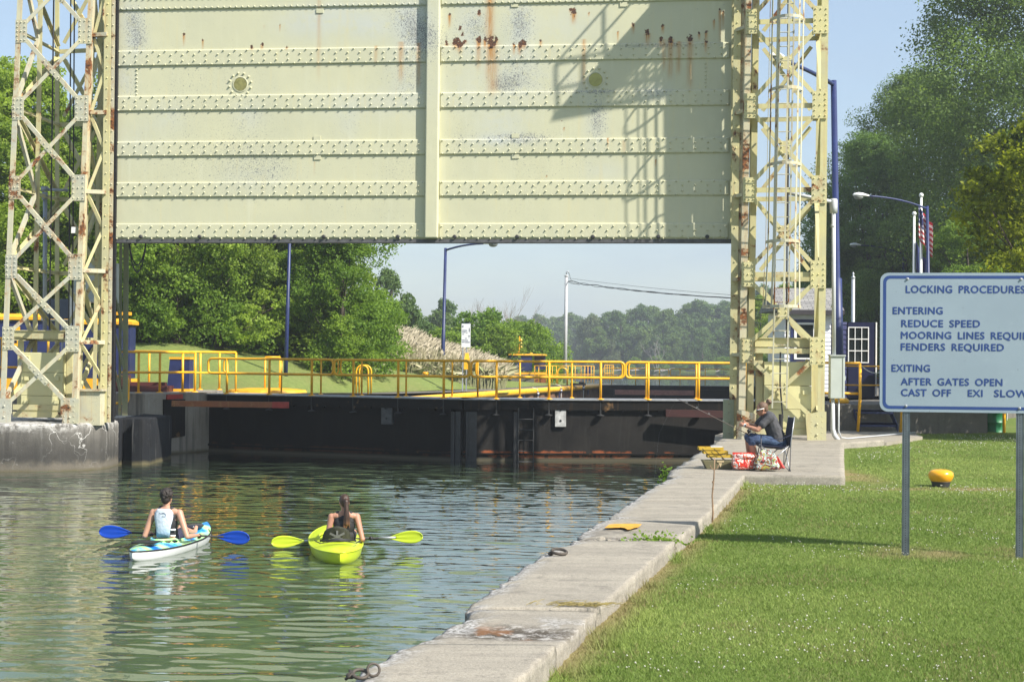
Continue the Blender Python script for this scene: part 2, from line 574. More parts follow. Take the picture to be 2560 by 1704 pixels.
MT['glass_dark'] = plain('window_glass', (.015, .02, .022), .05, 0, .1, 2, spec=.9)
# == water
WZ = .1
def water_mat(name, bump):
 m, nt, b, out = newmat(name)
 k = NT(nt)
 v, xyz = k.geo()
 c = k.mix(k.rng(k.noise(v, .25, 3), .35, .65), (.10, .14, .078), (.075, .112, .066))
 nt.links.new(c, b.inputs['Base Color'])
 b.inputs['Roughness'].default_value = .008
 b.inputs['IOR'].default_value = 1.333
 mp = nt.nodes.new('ShaderNodeMapping'); mp.inputs['Scale'].default_value = (1, 1.6, 1)
 nt.links.new(v, mp.inputs['Vector'])
 bn = nt.nodes.new('ShaderNodeBump'); bn.inputs['Strength'].default_value = bump[1]; bn.inputs['Distance'].default_value = bump[2]
 nt.links.new(k.noise(mp.outputs[0], bump[0], 3, .5), bn.inputs['Height'])
 b.inputs['Specular IOR Level'].default_value = 0
 gl = nt.nodes.new('ShaderNodeBsdfGlossy'); gl.inputs['Roughness'].default_value = .01; nt.links.new(bn.outputs[0], gl.inputs['Normal'])
 fr = nt.nodes.new('ShaderNodeFresnel'); fr.inputs['IOR'].default_value = 1.38; nt.links.new(bn.outputs[0], fr.inputs['Normal'])
 ms_ = nt.nodes.new('ShaderNodeMixShader'); nt.links.new(k.math('MULTIPLY', fr.outputs[0], 1.6, True), ms_.inputs[0])
 nt.links.new(b.outputs[0], ms_.inputs[1]); nt.links.new(gl.outputs[0], ms_.inputs[2]); nt.links.new(ms_.outputs[0], out.inputs[0])
 return m
def spectral_field(nx, ny, lx, ly, seed, parts):
 rs = np.random.RandomState(seed)
 kx = np.fft.fftfreq(nx, lx / nx) * 2 * np.pi
 ky = np.fft.fftfreq(ny, ly / ny) * 2 * np.pi
 KX, KY = np.meshgrid(kx, ky, indexing='ij')
 K = np.hypot(KX, KY) + 1e-9
 tot = np.zeros((nx, ny))
 for (lam, spread, ang, power, slope) in parts:
  k0 = 2 * np.pi / lam
  A = np.exp(-(np.log(K / k0) / spread) ** 2)
  th = np.arctan2(KY, KX) - math.radians(ang)
  A = A * (np.abs(np.cos(th)) ** power) / K
  ph = rs.uniform(0, 2 * np.pi, (nx, ny)); am = rs.normal(0, 1, (nx, ny))
  h = np.real(np.fft.ifft2(A * am * np.exp(1j * ph)))
  sx = np.gradient(h, lx / nx, axis=0); sy = np.gradient(h, ly / ny, axis=1)
  s = np.sqrt((sx ** 2 + sy ** 2).mean())
  tot += h * (slope / s)
 return tot
x0, x1, y0, y1 = -17.0, 7.6, 4.0, 44.6
nx, ny = 700, 1300
H = spectral_field(nx, ny, x1 - x0, y1 - y0, 5, [(1.3, .32, 86, 14, .018), (.58, .30, 93, 10, .034), (.32, .28, 88, 8, .046), (.18, .26, 84, 6, .024)])
gx = np.linspace(x0, x1, nx); gy = np.linspace(y0, y1, ny)
XX, YY = np.meshgrid(gx, gy, indexing='ij')
calm = np.clip((43.5 - YY) / 9, .3, 1) * (.55 + .9 * fbm(XX * .22, YY * .16, 8, 3))
H = H * calm * .8
for kx_, ky_, hd in ((-5.09, 21.45, 9.5), (-2.62, 21.35, -9.5)):
 c_, s_ = math.cos(rad(hd)), math.sin(rad(hd)); al = (XX - kx_) * s_ + (YY - ky_) * c_; ac = (XX - kx_) * c_ - (YY - ky_) * s_
 r_ = np.hypot(al * .42, ac); H = H + .0055 * np.sin(r_ * 2 * np.pi / .34) * np.exp(-((r_ - .95) / .55) ** 2) * (.4 + .9 * fbm(XX * 1.1, YY * 1.1, 12, 3))
verts = np.stack([XX, YY, WZ + H], -1).reshape(-1, 3)
I, J = np.meshgrid(np.arange(nx - 1), np.arange(ny - 1), indexing='ij')
a = (I * ny + J).ravel()
F4 = np.stack([a, a + ny, a + ny + 1, a + 1], -1)
o = npmesh('canal_water', verts, F4.ravel(), 4, water_mat('canal_water', (9, .05, .02)), smooth=True)
tag(o, kind='structure')
far = MB()
for (ax, ay, bx, by) in ((-3000, -200, x0, 3000), (x1, -200, 3000, 3000), (x0, y1, x1, 3000), (x0, -200, x1, y0)):
 far.add([(ax, ay, WZ), (bx, ay, WZ), (bx, by, WZ), (ax, by, WZ)], [(0, 1, 2, 3)])
tag(far.build('far_water', water_mat('far_water', (1.6, .25, .12))), kind='structure')
# == ground materials
def grass_ground(name, c1, c2, dry):
 m, nt, b, out = newmat(name)
 k = NT(nt)
 v, xyz = k.geo()
 c = k.mix(k.rng(k.noise(v, .35, 5, .6), .35, .65), c1, c2)
 c = k.mix(k.rng(k.noise(v, 14, 4, .7), .4, .7, 0, .6), c, tuple(x * .55 for x in c1))
 c = k.mix(k.rng(k.noise(v, .8, 5, .65, .3), .56, .72, 0, .8), c, dry)
 d = k.attr('dry')
 c = k.mix(d, c, (.27, .21, .10))
 nt.links.new(c, b.inputs['Base Color'])
 b.inputs['Roughness'].default_value = .9
 b.inputs['Specular IOR Level'].default_value = .15
 k.bump(k.noise(v, 45, 4, .75), b, .7, .04)
 if 'far' in name:
  n2 = k.noise(v, 5, 6, .8); c2 = k.mix(k.rng(n2, .42, .60), tuple(x * .72 for x in c1), c); c2 = k.mix(k.rng(k.noise(v, 1.1, 5, .7), .5, .68, 0, .4), c2, tuple(x * .75 for x in c1)); nt.links.new(c2, b.inputs['Base Color']); k.bump(n2, b, 1.0, .12)
 return m
MT['lawn'] = grass_ground('lawn_ground', (.125, .185, .036), (.16, .215, .046), (.22, .215, .09))
MT['far_lawn'] = grass_ground('far_lawn_ground', (.24, .31, .085), (.28, .34, .10), (.30, .29, .13))
CANAL_EDGE = [(3.0, -2.25), (7.0, -1.28), (8.39, -.89), (9.65, -.57), (10.76, -.32), (12.8, .10), (15.4, .73), (17.9, 1.36), (20.4, 1.93), (22.3, 2.40), (24.6, 2.78), (28.45, 3.68), (32.9, 4.72), (34.2, 5.0)]
LAWN_EDGE = [(3.0, -1.25), (7.0, -.28), (8.7, .18), (9.2, .29), (10.72, .66), (14.57, 1.67), (17.6, 2.47), (23.44, 3.86), (25, 4.3)]
def cx(y): return np.interp(y, [p[0] for p in CANAL_EDGE], [p[1] for p in CANAL_EDGE])
def lx(y): return np.interp(y, [p[0] for p in LAWN_EDGE], [p[1] for p in LAWN_EDGE])
LZ = .98
def lawn_z(x, y):
 return LZ + .05 * (fbm(x * .25, y * .25, 4, 3) - .5) + .03 * (fbm(x * .9, y * .9, 9, 2) - .5) + np.clip((x - 14) * .02, 0, .8)
def lawn_dry(x, y):
 e = lx(y)
 d = np.clip(1 - (x - e) / .28, 0, 1) * (vnoise(x * 3, y * 1.6, 21) > .32) * .9
 def blob(cx_, cy_, rx, ry): return np.clip(1.25 - np.hypot((x - cx_) / rx, (y - cy_) / ry), 0, 1)
 n = fbm(x * 2.2, y * 2.2, 31, 3)
 d = np.maximum(d, blob(4.6, 15.15, 1.5, .5) * np.clip((n - .36) * 4, 0, 1) * .8)
 d = np.maximum(d, blob(7.2, 22.75, 1.9, .28) * np.clip((n - .28) * 5, 0, 1))
 d = np.maximum(d, blob(6.0, 25.5, .5, 2.2) * np.clip((n - .3) * 5, 0, 1) * .9)
 return np.clip(d, 0, 1)
ys = np.concatenate([np.arange(3, 42, .25), np.arange(42, 150, 3.0)])
ts = np.concatenate([np.linspace(0, 1, 56) ** 1.5 * 22, [26, 32, 40, 55, 80, 120]])
left = np.where(ys < 23.6, lx(ys) - .08, np.where(ys < 34, np.interp(ys, [23.6, 33], [4.3, 7.2]), 7.6 + np.clip((ys - 41.5), 0, 200) * .32))
LXX = left[:, None] + ts[None, :]
LYY = np.repeat(ys[:, None], len(ts), 1)
LZZ = lawn_z(LXX, LYY)
verts = np.stack([LXX, LYY, LZZ], -1).reshape(-1, 3)
n0, n1 = LXX.shape
I, J = np.meshgrid(np.arange(n0 - 1), np.arange(n1 - 1), indexing='ij')
a = (I * n1 + J).ravel()
o = npmesh('lawn', verts, np.stack([a, a + 1, a + n1 + 1, a + n1], -1).ravel(), 4, MT['lawn'], smooth=True,
           attrs={'dry': ('POINT', lawn_dry(LXX, LYY).ravel())})
tag(o, kind='structure')
# == right bank walkway slabs
def coping_mat():
 m, nt, b, out = newmat('coping_walk')
 k = NT(nt)
 v, xyz = k.geo()
 mp = nt.nodes.new('ShaderNodeMapping'); mp.inputs['Scale'].default_value = (.5, 2.5, 1); mp.inputs['Rotation'].default_value = (0, 0, .2)
 nt.links.new(v, mp.inputs['Vector'])
 base = k.mix(k.rng(k.noise(mp.outputs[0], 1.2, 6, .65), .35, .65), (.37, .335, .27), (.27, .245, .20))
 base = k.mix(k.rng(k.noise(v, 55, 4, .8), .46, .66, 0, .7), base, (.16, .145, .12))
 base = k.mix(k.rng(k.noise(v, 6, 7, .8, .5), .52, .68, 0, .6), base, (.15, .135, .112))
 wv_ = nt.nodes.new('ShaderNodeMapping'); wv_.inputs['Scale'].default_value = (.35, 7, 1); nt.links.new(v, wv_.inputs['Vector'])
 base = k.mix(k.rng(k.noise(wv_.outputs[0], 1.6, 5, .75), .56, .70, 0, .55), base, (.16, .145, .125))
 base = k.mix(k.rng(k.noise(v, 95, 2, .7), .56, .75, 0, .6), base, (.47, .45, .41))
 base = k.mix(k.rng(k.noise(v, 1.7, 7, .75, .4), .54, .70, 0, .8), base, (.115, .105, .092))
 rub = k.attr('rub')
 n1 = k.noise(v, 9, 7, .78, .3)
 dk = k.mix(k.rng(n1, .47, .62), (.055, .045, .034), (.46, .44, .41))
 dk = k.mix(k.rng(k.noise(v, 2.4, 4), .54, .62, 0, .7), dk, (.22, .095, .035))
 base = k.mix(rub, base, dk)
 base = k.mix(k.math('MULTIPLY', k.attr('chip'), .85), base, k.mix(k.rng(k.noise(v, 26, 4, .75), .42, .58), (.16, .15, .135), (.50, .49, .47)))
 nt.links.new(base, b.inputs['Base Color'])
 b.inputs['Roughness'].default_value = .92
 b.inputs['Specular IOR Level'].default_value = .2
 k.bump(k.math('ADD', k.noise(v, 30, 6, .75), k.math('MULTIPLY', k.math('MULTIPLY', n1, rub), 3.0)), b, .45, .02)
 return m
MT['coping'] = coping_mat()
def slab(name, ya, yb, ztop, lawnskew=0.0, canskew=0.0, seed=0, tilt=0.0, xr=None):
 ny_ = max(8, int((yb - ya) / .045)); nx_ = 34
 t = np.linspace(0, 1, ny_)[:, None]; s = np.linspace(0, 1, nx_)[None, :]
 ye = ya + (yb - ya) * t + (lawnskew * s + canskew * (1 - s)) * np.where(t > .5, 1, 0) * 0
 y = ye + 0 * s
 L = cx(y); R = (lx(y) if xr is None else xr(y))
 chipn = fbm(y * 1.7, 0 * y + seed, 41, 5, .6)
 bite = np.clip(chipn - .50, 0, 1) * .65
 L = L - .03 + bite * 1.0 + .03 * fbm(y * 14, 0 * y, 43, 2)
 R = R - .03 * np.clip(fbm(y * 5, 0 * y + 3, 47, 4) - .5, 0, 1) * 3 - .012 * fbm(y * 16, 0 * y, 49, 2)
 x = L + (R - L) * s
 z = ztop + tilt * (s - .5) + .012 * (fbm(x * 1.1, y * 1.1, 51, 3) - .5) + 0 * t
 edge = np.clip(1 - s * (R - L) / .22, 0, 1)
 z = z - edge ** 2 * (.02 + .10 * np.clip(fbm(x * 6, y * 6, 53, 3) - .35, 0, 1))
 e2 = np.clip(1 - (1 - s) * (R - L) / .05, 0, 1)
 z = z - e2 ** 2 * .006
 rub = np.exp(-(((x - .02) / .55) ** 2 + ((y - 9.85) / .28) ** 2) ** 2) * .95
 rub = np.maximum(rub, np.exp(-(((x - 1.05) / .75) ** 2 + ((y - 15.0) / .16) ** 2) ** 2) * .9)
 chip = np.clip(edge * 1.3 * (fbm(x * 4, y * 4, 55, 3) > .42) + .75 * (fbm(x * 2.3, y * 2.3, 59, 4) > .47) * np.exp(-(((x - .1) / .65) ** 2 + ((y - 10.1) / .34) ** 2) ** 2), 0, 1)
 z = z - rub * .045 * fbm(x * 9, y * 9, 57, 4)
 top = np.stack([x, y, z], -1).reshape(-1, 3)
 idx = np.arange(ny_ * nx_).reshape(ny_, nx_)
 fs = [np.stack([idx[:-1, :-1], idx[:-1, 1:], idx[1:, 1:], idx[1:, :-1]], -1).reshape(-1, 4)]
 vs = [top]; rb = [rub.ravel()]; ch = [chip.ravel()]
 nb = ny_ * nx_
 loop = np.concatenate([idx[0, :], idx[1:, -1], idx[-1, -2::-1], idx[-2:0:-1, 0]])
 lv = top[loop]
 prev = loop; dz = [.05, .16, .7, 2.2]
 for q, d in enumerate(dz):
  nvv = lv.copy()
  nvv[:, 2] = lv[:, 2] - d
  jit = .02 * (np.random.RandomState(seed + q).rand(len(lv)) - .5)
  nvv[:, 0] += jit
  vs.append(nvv)
  cur = nb + np.arange(len(lv)); nb += len(lv)
  fs.append(np.stack([prev, np.roll(prev, -1), np.roll(cur, -1), cur], -1)[:, ::-1])
  rb.append(np.zeros(len(lv))); ch.append(np.full(len(lv), .12))
  prev = cur
 o = npmesh(name, np.concatenate(vs), np.concatenate(fs).ravel(), 4, MT['coping'], smooth=False,
               attrs={'rub': ('POINT', np.concatenate(rb)), 'chip': ('POINT', np.concatenate(ch))})
 tag(o, kind='structure')
 return o
slab('walkway', 3.0, 9.28, 1.150, seed=1)
slab('walkway', 9.31, 10.72, 1.118, seed=2, tilt=-.01)
slab('walkway', 10.735, 14.72, 1.135, seed=3)
slab('walkway', 15.02, 19.0, 1.125, seed=4, tilt=.01)
slab('walkway', 19.015, 23.40, 1.13, seed=5)
def padx(y): return np.interp(y, [23.4, 23.7, 28, 33.0, 34.3], [5.5, 5.56, 6.55, 7.72, 9.0])
slab('walkway', 23.415, 34.3, 1.135, seed=6, xr=padx)
rub = MB(); rr = random.Random(4)
for i in range(150):
 y = rr.uniform(14.68, 15.06); t = rr.random()
 x = cx(y) + .25 + t * (lx(y) - cx(y) - .3)
 s = rr.uniform(.012, .05)
 rub.ellipsoid((x, y, 1.085 + rr.uniform(-.02, .015)), s * rr.uniform(.7, 1.5), s * rr.uniform(.7, 1.4), s * rr.uniform(.5, .9), 6, 4, Matrix.Rotation(rr.uniform(0, 3), 3, 'Z'))
tag(rub.build('rubble', MT['concrete_walk']), 'loose broken concrete crumbs in the cracked canal walkway', 'rubble', kind='stuff')
bed = MB()
bed.obox((cx(14.85) + .1, 14.66, .4), (lx(14.85) - cx(14.85) - .14, 0, 0), (0, .42, 0), (0, 0, .672))
bed.obox((cx(9.3) - .05, 9.24, .4), (.9, 0, 0), (0, .1, 0), (0, 0, .67))
tag(bed.build('walkway_bed', MT['concrete_walk']), kind='structure')
def flat(name, pts, z, t, mat):
 m = MB(); m.prism([(p[0], p[1], z) for p in pts], (0, 0, 1), t)
 return tag(m.build(name, mat), kind='structure')
flat('pavement', [(4.9, 34.32), (9.05, 34.32), (10.75, 37.2), (11.2, 40.2), (7.6, 39.6), (6.6, 41.2), (5.3, 37)], 1.075, 1.6, MT['concrete_walk'])
# == lock geometry
HA, MI, HB = Vector((-9.29, 43.76, 0)), Vector((-1.35, 40.45, 0)), Vector((7.75, 41.35, 0))   # near gate: hinge, mitre, hinge
FA = Vector((5.45, 90, 0))                                                                       # far gate left hinge
ax = (FA - HA).normalized()
PLZ = 1.9
rw = MB()
rw.prism([(8.15, 39.9, 1.80), (13.8, 41.25, 1.80), (15.5, 48, 1.80), (8.9, 47, 1.80)], (0, 0, 1), 2.2)
o = rw.build('retaining_wall', MT['concrete_plat'])
tag(o, 'low rough dark concrete retaining wall behind the lawn, blue stairs against it', 'wall')
flat('lock_platform', [(7.8, 42.0), (8.88, 47.02), (15.52, 48.02), (26, 60), (40, 110), (24.5, 92)], 1.82, 3.5, MT['concrete_plat'])
def pier(name, outline, ztop, mat, label, seed, bevel=.10):
 """vertical block with a worn, chamfered top edge"""
 pts = []
 k = len(outline)
 for i in range(k):
  p, q = Vector(outline[i]), Vector(outline[(i + 1) % k])
  n = max(1, int((q - p).length / .12))
  for j in range(n): pts.append(p + (q - p) * j / n)
 n = len(pts)
 cen = sum(pts, Vector((0, 0))) / n
 rs = random.Random(seed)
 m = MB()
 rings = [(-2.5, 0), (WZ + .05, 0), (ztop * .35, .0), (ztop * .7, .0), (ztop - bevel, .008), (ztop - bevel * .35, bevel * .3), (ztop, bevel * .9)]
 vs = []
 for zi, (z, inset) in enumerate(rings):
  for i, p in enumerate(pts):
   a, b = pts[i - 1], pts[(i + 1) % n]
   d = (b - a).normalized(); nrm = Vector((d.y, -d.x))
   w = float(fbm(p.x * 2.2, p.y * 2.2 + z * 2, seed, 4)) - .5
   nn = p - nrm * (inset * (1 + 1.6 * w) - w * .05)
   vs.append((nn.x, nn.y, z + (w * .07 if zi >= 4 else 0)))
 fs = []
 for r in range(len(rings) - 1):
  for i in range(n):
   j = (i + 1) % n
   fs.append((r * n + i, r * n + j, (r + 1) * n + j, (r + 1) * n + i))
 fs.append(tuple((len(rings) - 1) * n + i for i in range(n)))
 m.add(vs, fs)
 o = m.build(name, mat)
 bm = bmesh.new(); bm.from_mesh(o.data)
 bmesh.ops.triangulate(bm, faces=[f for f in bm.faces if len(f.verts) > 4])
 bmesh.ops.recalc_face_normals(bm, faces=bm.faces); bm.to_mesh(o.data); bm.free()
 smooth_angle(o, 35)
 return tag(o, label, 'pier')
pier('concrete_pier', [(-22, 34.9), (-15, 34.95), (-12.7, 35.22), (-11.5, 35.5), (-10.85, 35.9), (-10.5, 36.35), (-10.42, 36.9), (-10.45, 37.6), (-10.6, 41), (-22, 41.3)], 1.28, MT['concrete_pier'],
     'pale cracked concrete pier with rounded nose under the left tower', 5)
pier('concrete_pier', [(-10.62, 37.9), (-10.45, 37.95), (-10.45, 38.35), (-10.12, 38.35), (-10.12, 38.0), (-9.85, 38.02), (-9.70, 38.2), (-9.68, 40.6), (-10.56, 41.2)], 1.33, MT['concrete_black'],
     'black stained pier with a vertical slot beside the pale pier', 6, .06)
lw = MB()
A0, A1 = Vector((-11.0, 40.6, 0)), Vector((-9.29, 43.76, 0))
A0 = Vector((-10.62, 41.24, 0))
lw.prism([(A0.x, A0.y, 1.9), (A1.x, A1.y, 1.9), (A1.x - .2, A1.y + 3, 1.9), (-30, 50, 1.9), (-30, 41.4, 1.9), (-11.2, 41.36, 1.9)], (0, 0, 1), 4)
o = lw.build('lock_wall', MT['concrete_wall'])
tag(o, 'streaky grey concrete lock wall left of the black gate', 'wall')
dW = (A1 - A0).normalized(); nW = Vector((dW.y, -dW.x, 0))
def wpt(u, v, off=.0): return onplane(u, v, A0 + nW * off, nW)
q = MB()
q.prism([wpt(409, 1098, .03), wpt(463, 1089, .03), wpt(463, 998, .03), wpt(409, 998, .03)], nW, .05)
plate = q.build('wall_plate', MT['gate_dark'])
tag(plate, 'black steel plate let into the grey lock wall', 'plate')
q = MB()
q.prism([wpt(418, 998, .05), wpt(458, 996, .05), wpt(457, 985, .05), wpt(419, 986, .05)], nW, .3)
tag(q.build('bumper_block', MT['red_oxide']), 'small red painted block on the lock wall edge above the black plate', 'block')
pl = MB()
n = 90
nC = Vector((ax.y, -ax.x, 0))
prof = []
for i in range(n + 1):
 base = HA + ax * 1.5 + (FA - HA - ax * 1.5) * (i / n)
 prof.append(base + nC * (.0 if (i // 2) % 2 else -.12))
vs = [(p.x, p.y, -2) for p in prof] + [(p.x, p.y, float(np.interp(i / n, [0, .2, 1], [1.2, 1.2, 1.26]))) for i, p in enumerate(prof)]
pl.add(vs, [(i, i + 1, n + 2 + i, n + 1 + i) for i in range(n)])
cw = pl.build('chamber_wall', MT['chamber'])
tag(cw, 'brown sheet piling wall of the lock chamber under a yellow beam', 'wall')
q = MB()
for i in range(1):
 pts = []
 a, b = HA + ax * 1.5, FA
 q.tube([a + (b - a) * t + nC * .06 + Vector((0, 0, float(np.interp(t, [0, .2, 1], [1.25, 1.25, 1.34])))) for t in np.linspace(0, 1, 16)], .155, 12)
yb = q.build('coping_beam', MT['yellow'], cw, True)
m = MB()
def edge_l(y, off):
 t = (y - HA.y) / (FA.y - HA.y)
 return HA.x + (FA.x - HA.x) * t - off
strip = []
yy = [44.5, 50, 58, 68, 80, 96]
zz = [1.88, 1.75, 1.57, 1.47, 1.43, 1.40]
for i, y in enumerate(yy): strip.append(((edge_l(y, .12), y, zz[i] - .02), (edge_l(y, 2.1), y, zz[i] - .02)))
vs = [p for s in strip for p in s]
m.add(vs, [(2 * i, 2 * i + 2, 2 * i + 3, 2 * i + 1) for i in range(len(yy) - 1)])
tag(m.build('canal_path', MT['concrete_plat']), kind='structure')
def left_z(x, y):
 e = HA.x + (FA.x - HA.x) * (y - HA.y) / (FA.y - HA.y)
 d = np.clip(e - 2.0 - x, 0, 200)
 base = np.interp(y, yy + [140, 400], zz + [1.0, .8]) - .03
 rise = np.clip((y - 45) / 14, 0, 1) * np.clip((d + 1.5) / 9, 0, 1) * np.clip(d / 1.5, 0, 1) * 2.0
 far_fall = np.clip((95 - y) / 30, 0, 1)
 return base + rise * far_fall + .05 * fbm(x * .2, y * .2, 61, 3)
ys = np.concatenate([np.arange(44.6, 100, .8), np.arange(100, 420, 10)])
ds = np.concatenate([np.linspace(0, 1, 40) ** 1.4 * 40, [50, 70, 110, 180]])
EX = np.array([edge_l(y, 2.05) if y < 95 else edge_l(95, 2.05) - .2 + (y - 95) * .02 for y in ys])
X2 = EX[:, None] - ds[None, :]; Y2 = np.repeat(ys[:, None], len(ds), 1)
Z2 = left_z(X2, Y2)
verts = np.stack([X2, Y2, Z2], -1).reshape(-1, 3)
n0, n1 = X2.shape
I, J = np.meshgrid(np.arange(n0 - 1), np.arange(n1 - 1), indexing='ij')
a = (I * n1 + J).ravel()
o = npmesh('far_lawn', verts, np.stack([a, a + n1, a + n1 + 1, a + 1], -1).ravel(), 4, MT['far_lawn'], smooth=True,
           attrs={'dry': ('POINT', np.clip(fbm(X2 * .5, Y2 * .2, 71, 3) * 2 - .95, 0, .5).ravel())})
tag(o, kind='structure')
m = MB()
m.prism([(75, 160, .9), (420, 150, 1.2), (700, 900, 2.5), (-160, 900, 2.5), (-60, 470, 1.2), (2, 460, .7), (16, 345, .6), (56, 335, .6), (66, 240, .7)], (0, 0, 1), 3)
tag(m.build('far_shore', MT['far_lawn']), kind='structure')
m = MB()
m.add([(-3000, -300, -2.2), (3000, -300, -2.2), (3000, 3500, -2.2), (-3000, 3500, -2.2)], [(0, 1, 2, 3)])
tag(m.build('ground', MT['concrete_plat']), kind='structure')
# == the raised lift gate
PL0, PR0 = Vector((-10.39, 36.65, 0)), Vector((5.41, 35.0, 0))
pex = (PR0 - PL0).normalized(); pn = Vector((pex.y, -pex.x, 0))
PW = (PR0 - PL0).length
PZ0, PZ1 = 6.0, 13.6
def psz(u, v, off=0.0):
 q = onplane(u, v, PL0 + pn * off, pn)
 return (q - PL0).dot(pex), q.z
def ppt(s, z, off=0.0): return PL0 + pex * s + pn * off + Vector((0, 0, z))
SPOTS = []   # s, z, size, run length, strength
for (u, v, r, ln) in [(460, 85, .05, .35), (507, 100, .035, .3), (630, 118, .07, .1), (655, 112, .06, .15), (717, 118, .05, .1), (700, 62, .02, .2), (661, 62, .02, .15),
                      (1124, 36, .06, .4), (1151, 71, .07, .0), (1156, 87, .09, .0), (1140, 105, .14, .25), (1150, 110, .12, .3), (1117, 108, .08, .1), (1198, 33, .07, .1), (1197, 100, .10, .5),
                      (1228, 106, .17, .9), (1240, 98, .09, .2), (1213, 100, .08, .3), (1162, 103, .08, .1), (1300, 113, .09, .3), (1285, 112, .06, .3), (1310, 108, .10, .2), (1352, 102, .05, .2),
                      (1434, 31, .11, .35), (1426, 24, .05, .1), (1472, 33, .03, .1), (1583, 60, .06, .3), (1657, 64, .06, .25), (1619, 83, .11, .35), (1652, 98, .07, .25), (1677, 99, .11, .4),
                      (1725, 97, .10, .35), (1748, 84, .05, .2), (1765, 80, .06, .35), (1785, 50, .04, .3), (1765, 103, .06, .35), (1800, 25, .05, .9), (1808, 30, .04, .5), (1545, 80, .03, .3),
                      (1640, 400, .02, .2), (1410, 320, .03, .1), (1520, 345, .03, .3), (787, 405, .02, .4), (1366, 440, .03, .05), (1405, 302, .03, .0)]:
 s, z = psz(u, v); SPOTS.append((s, z, r, ln))
STREAKS = [(psz(1225, 60)[0], 12.6, 9.6, .10, .75), (psz(1232, 60)[0], 11.0, 9.5, .13, .6), (psz(798, 10)[0], 12.3, 9.9, .05, .35), (psz(1003, 110)[0], 11.0, 9.9, .06, .6), (psz(1047, 120)[0], 10.95, 9.7, .05, .6),
           (psz(1197, 110)[0], 10.95, 10.2, .06, .5), (psz(1460, 110)[0], 11.0, 9.7, .05, .55), (psz(1676, 110)[0], 10.95, 9.9, .07, .6), (psz(1697, 112)[0], 10.9, 10.0, .06, .6), (psz(1725, 108)[0], 10.95, 9.6, .07, .6),
           (psz(1660, 108)[0], 10.95, 10.1, .05, .5), (psz(940, 130)[0], 10.9, 10.4, .04, .5), (psz(1240, 0)[0], 12.6, 11.9, .05, .4), (psz(1560, 350)[0], 8.45, 8.1, .04, .4)]
BLUE = [(psz(u, v), rs_, rz_, k) for u, v, rs_, rz_, k in [(330, 45, .35, .5, .8), (340, 105, .3, .35, .8), (860, 40, 1.2, .5, .7), (930, 70, .5, .3, .6), (1030, 40, .45, .4, 1.0), (1045, 90, .5, .5, 1.0), (1020, 200, .5, .8, .55), (1180, 70, .5, .8, .8), (1300, 60, .35, .6, 1.0), (1290, 190, .9, .7, .7), (1250, 310, .7, .4, .6), (315, 200, .3, .5, .6), (420, 290, .5, .4, .4), (620, 290, .4, .4, .5), (870, 310, .3, .5, .35), (640, 440, 1.0, .5, .35), (1150, 230, .5, .5, .4), (1450, 210, .3, .4, .4), (1490, 310, .3, .6, .6), (1510, 430, .6, .3, .4), (1640, 230, .4, .25, .6), (1260, 350, .8, .15, .9), (330, 350, .8, .5, .3), (900, 260, 1.5, .4, .4), (760, 60, .8, .4, .5), (1420, 60, .8, .5, .5)]]
CHIPS = [(psz(u, v), rs_, rz_, k) for u, v, rs_, rz_, k in [(335, 50, .35, .45, 1), (345, 105, .35, .35, .9), (320, 210, .35, .6, .5), (520, 180, 1.2, .5, .35), (455, 270, .9, .7, .45), (480, 390, 1.2, .6, .4), (620, 300, .8, 1.0, .5), (620, 440, 1.0, .8, .5), (1020, 40, .6, .4, .9), (1045, 90, .5, .4, 1), (1020, 200, .6, .7, .7), (870, 310, .5, .5, .4), (1000, 420, .7, .6, .5), (700, 420, .8, .5, .4), (1300, 60, .4, .6, 1.1), (1170, 65, .4, .4, .6), (1200, 70, .3, .6, .6), (1300, 190, .7, .6, .8), (1255, 210, .4, .2, 1), (1290, 345, 1.1, .18, 1), (1500, 290, .3, .7, .6), (1490, 310, .2, .6, .6), (1330, 420, .7, .7, .45), (1450, 410, .5, .4, .4), (1640, 235, .5, .2, .8), (1420, 205, .5, .2, .6), (400, 450, 1.5, .4, .25), (850, 530, .4, .3, .35), (1150, 340, .3, .6, .5), (1640, 115, 1.6, .07, 1.2), (1480, 230, 1.2, .06, 1.0), (1100, 120, .5, .5, .6), (960, 520, .7, .4, .3), (1320, 520, .7, .4, .3)]]
def stain(s, z):
 s = np.asarray(s); z = np.asarray(z)
 rust = np.zeros_like(s); spot = np.zeros_like(s)
 for (a, b, r, ln) in SPOTS:
  d = np.hypot((s - a) / .8, (z - b) / 1.1) / r + (fbm(s * 19, z * 15, 61, 3) - .5) * 1.5
  spot = np.maximum(spot, np.clip(1.35 - d, 0, 1))
  if ln:
   dz = b - z
   rust = np.maximum(rust, np.where((dz > 0) & (dz < ln), np.exp(-((s - a) / (r * .55)) ** 2) * (1 - dz / ln) * 1.2, 0))
 for (a, zt, zb, w, k) in STREAKS:
  t = np.clip((z - zb) / (zt - zb), 0, 1)
  rust = np.maximum(rust, np.where((z > zb) & (z < zt), np.exp(-((s - a) / w) ** 2) * k * (.35 + .65 * np.sqrt(t)) * np.clip(t * 5, 0, 1), 0))
 blue = np.zeros_like(s); chip = np.zeros_like(s)
 for ((a, b), rs_, rz_, k) in BLUE: blue = blue + k * np.exp(-((s - a) / rs_) ** 2 - ((z - b) / rz_) ** 2)
 for ((a, b), rs_, rz_, k) in CHIPS: chip = chip + k * np.exp(-((s - a) / rs_) ** 2 - ((z - b) / rz_) ** 2)
 return rust, spot, np.clip(blue, 0, 1), np.clip(chip, 0, 1.2)
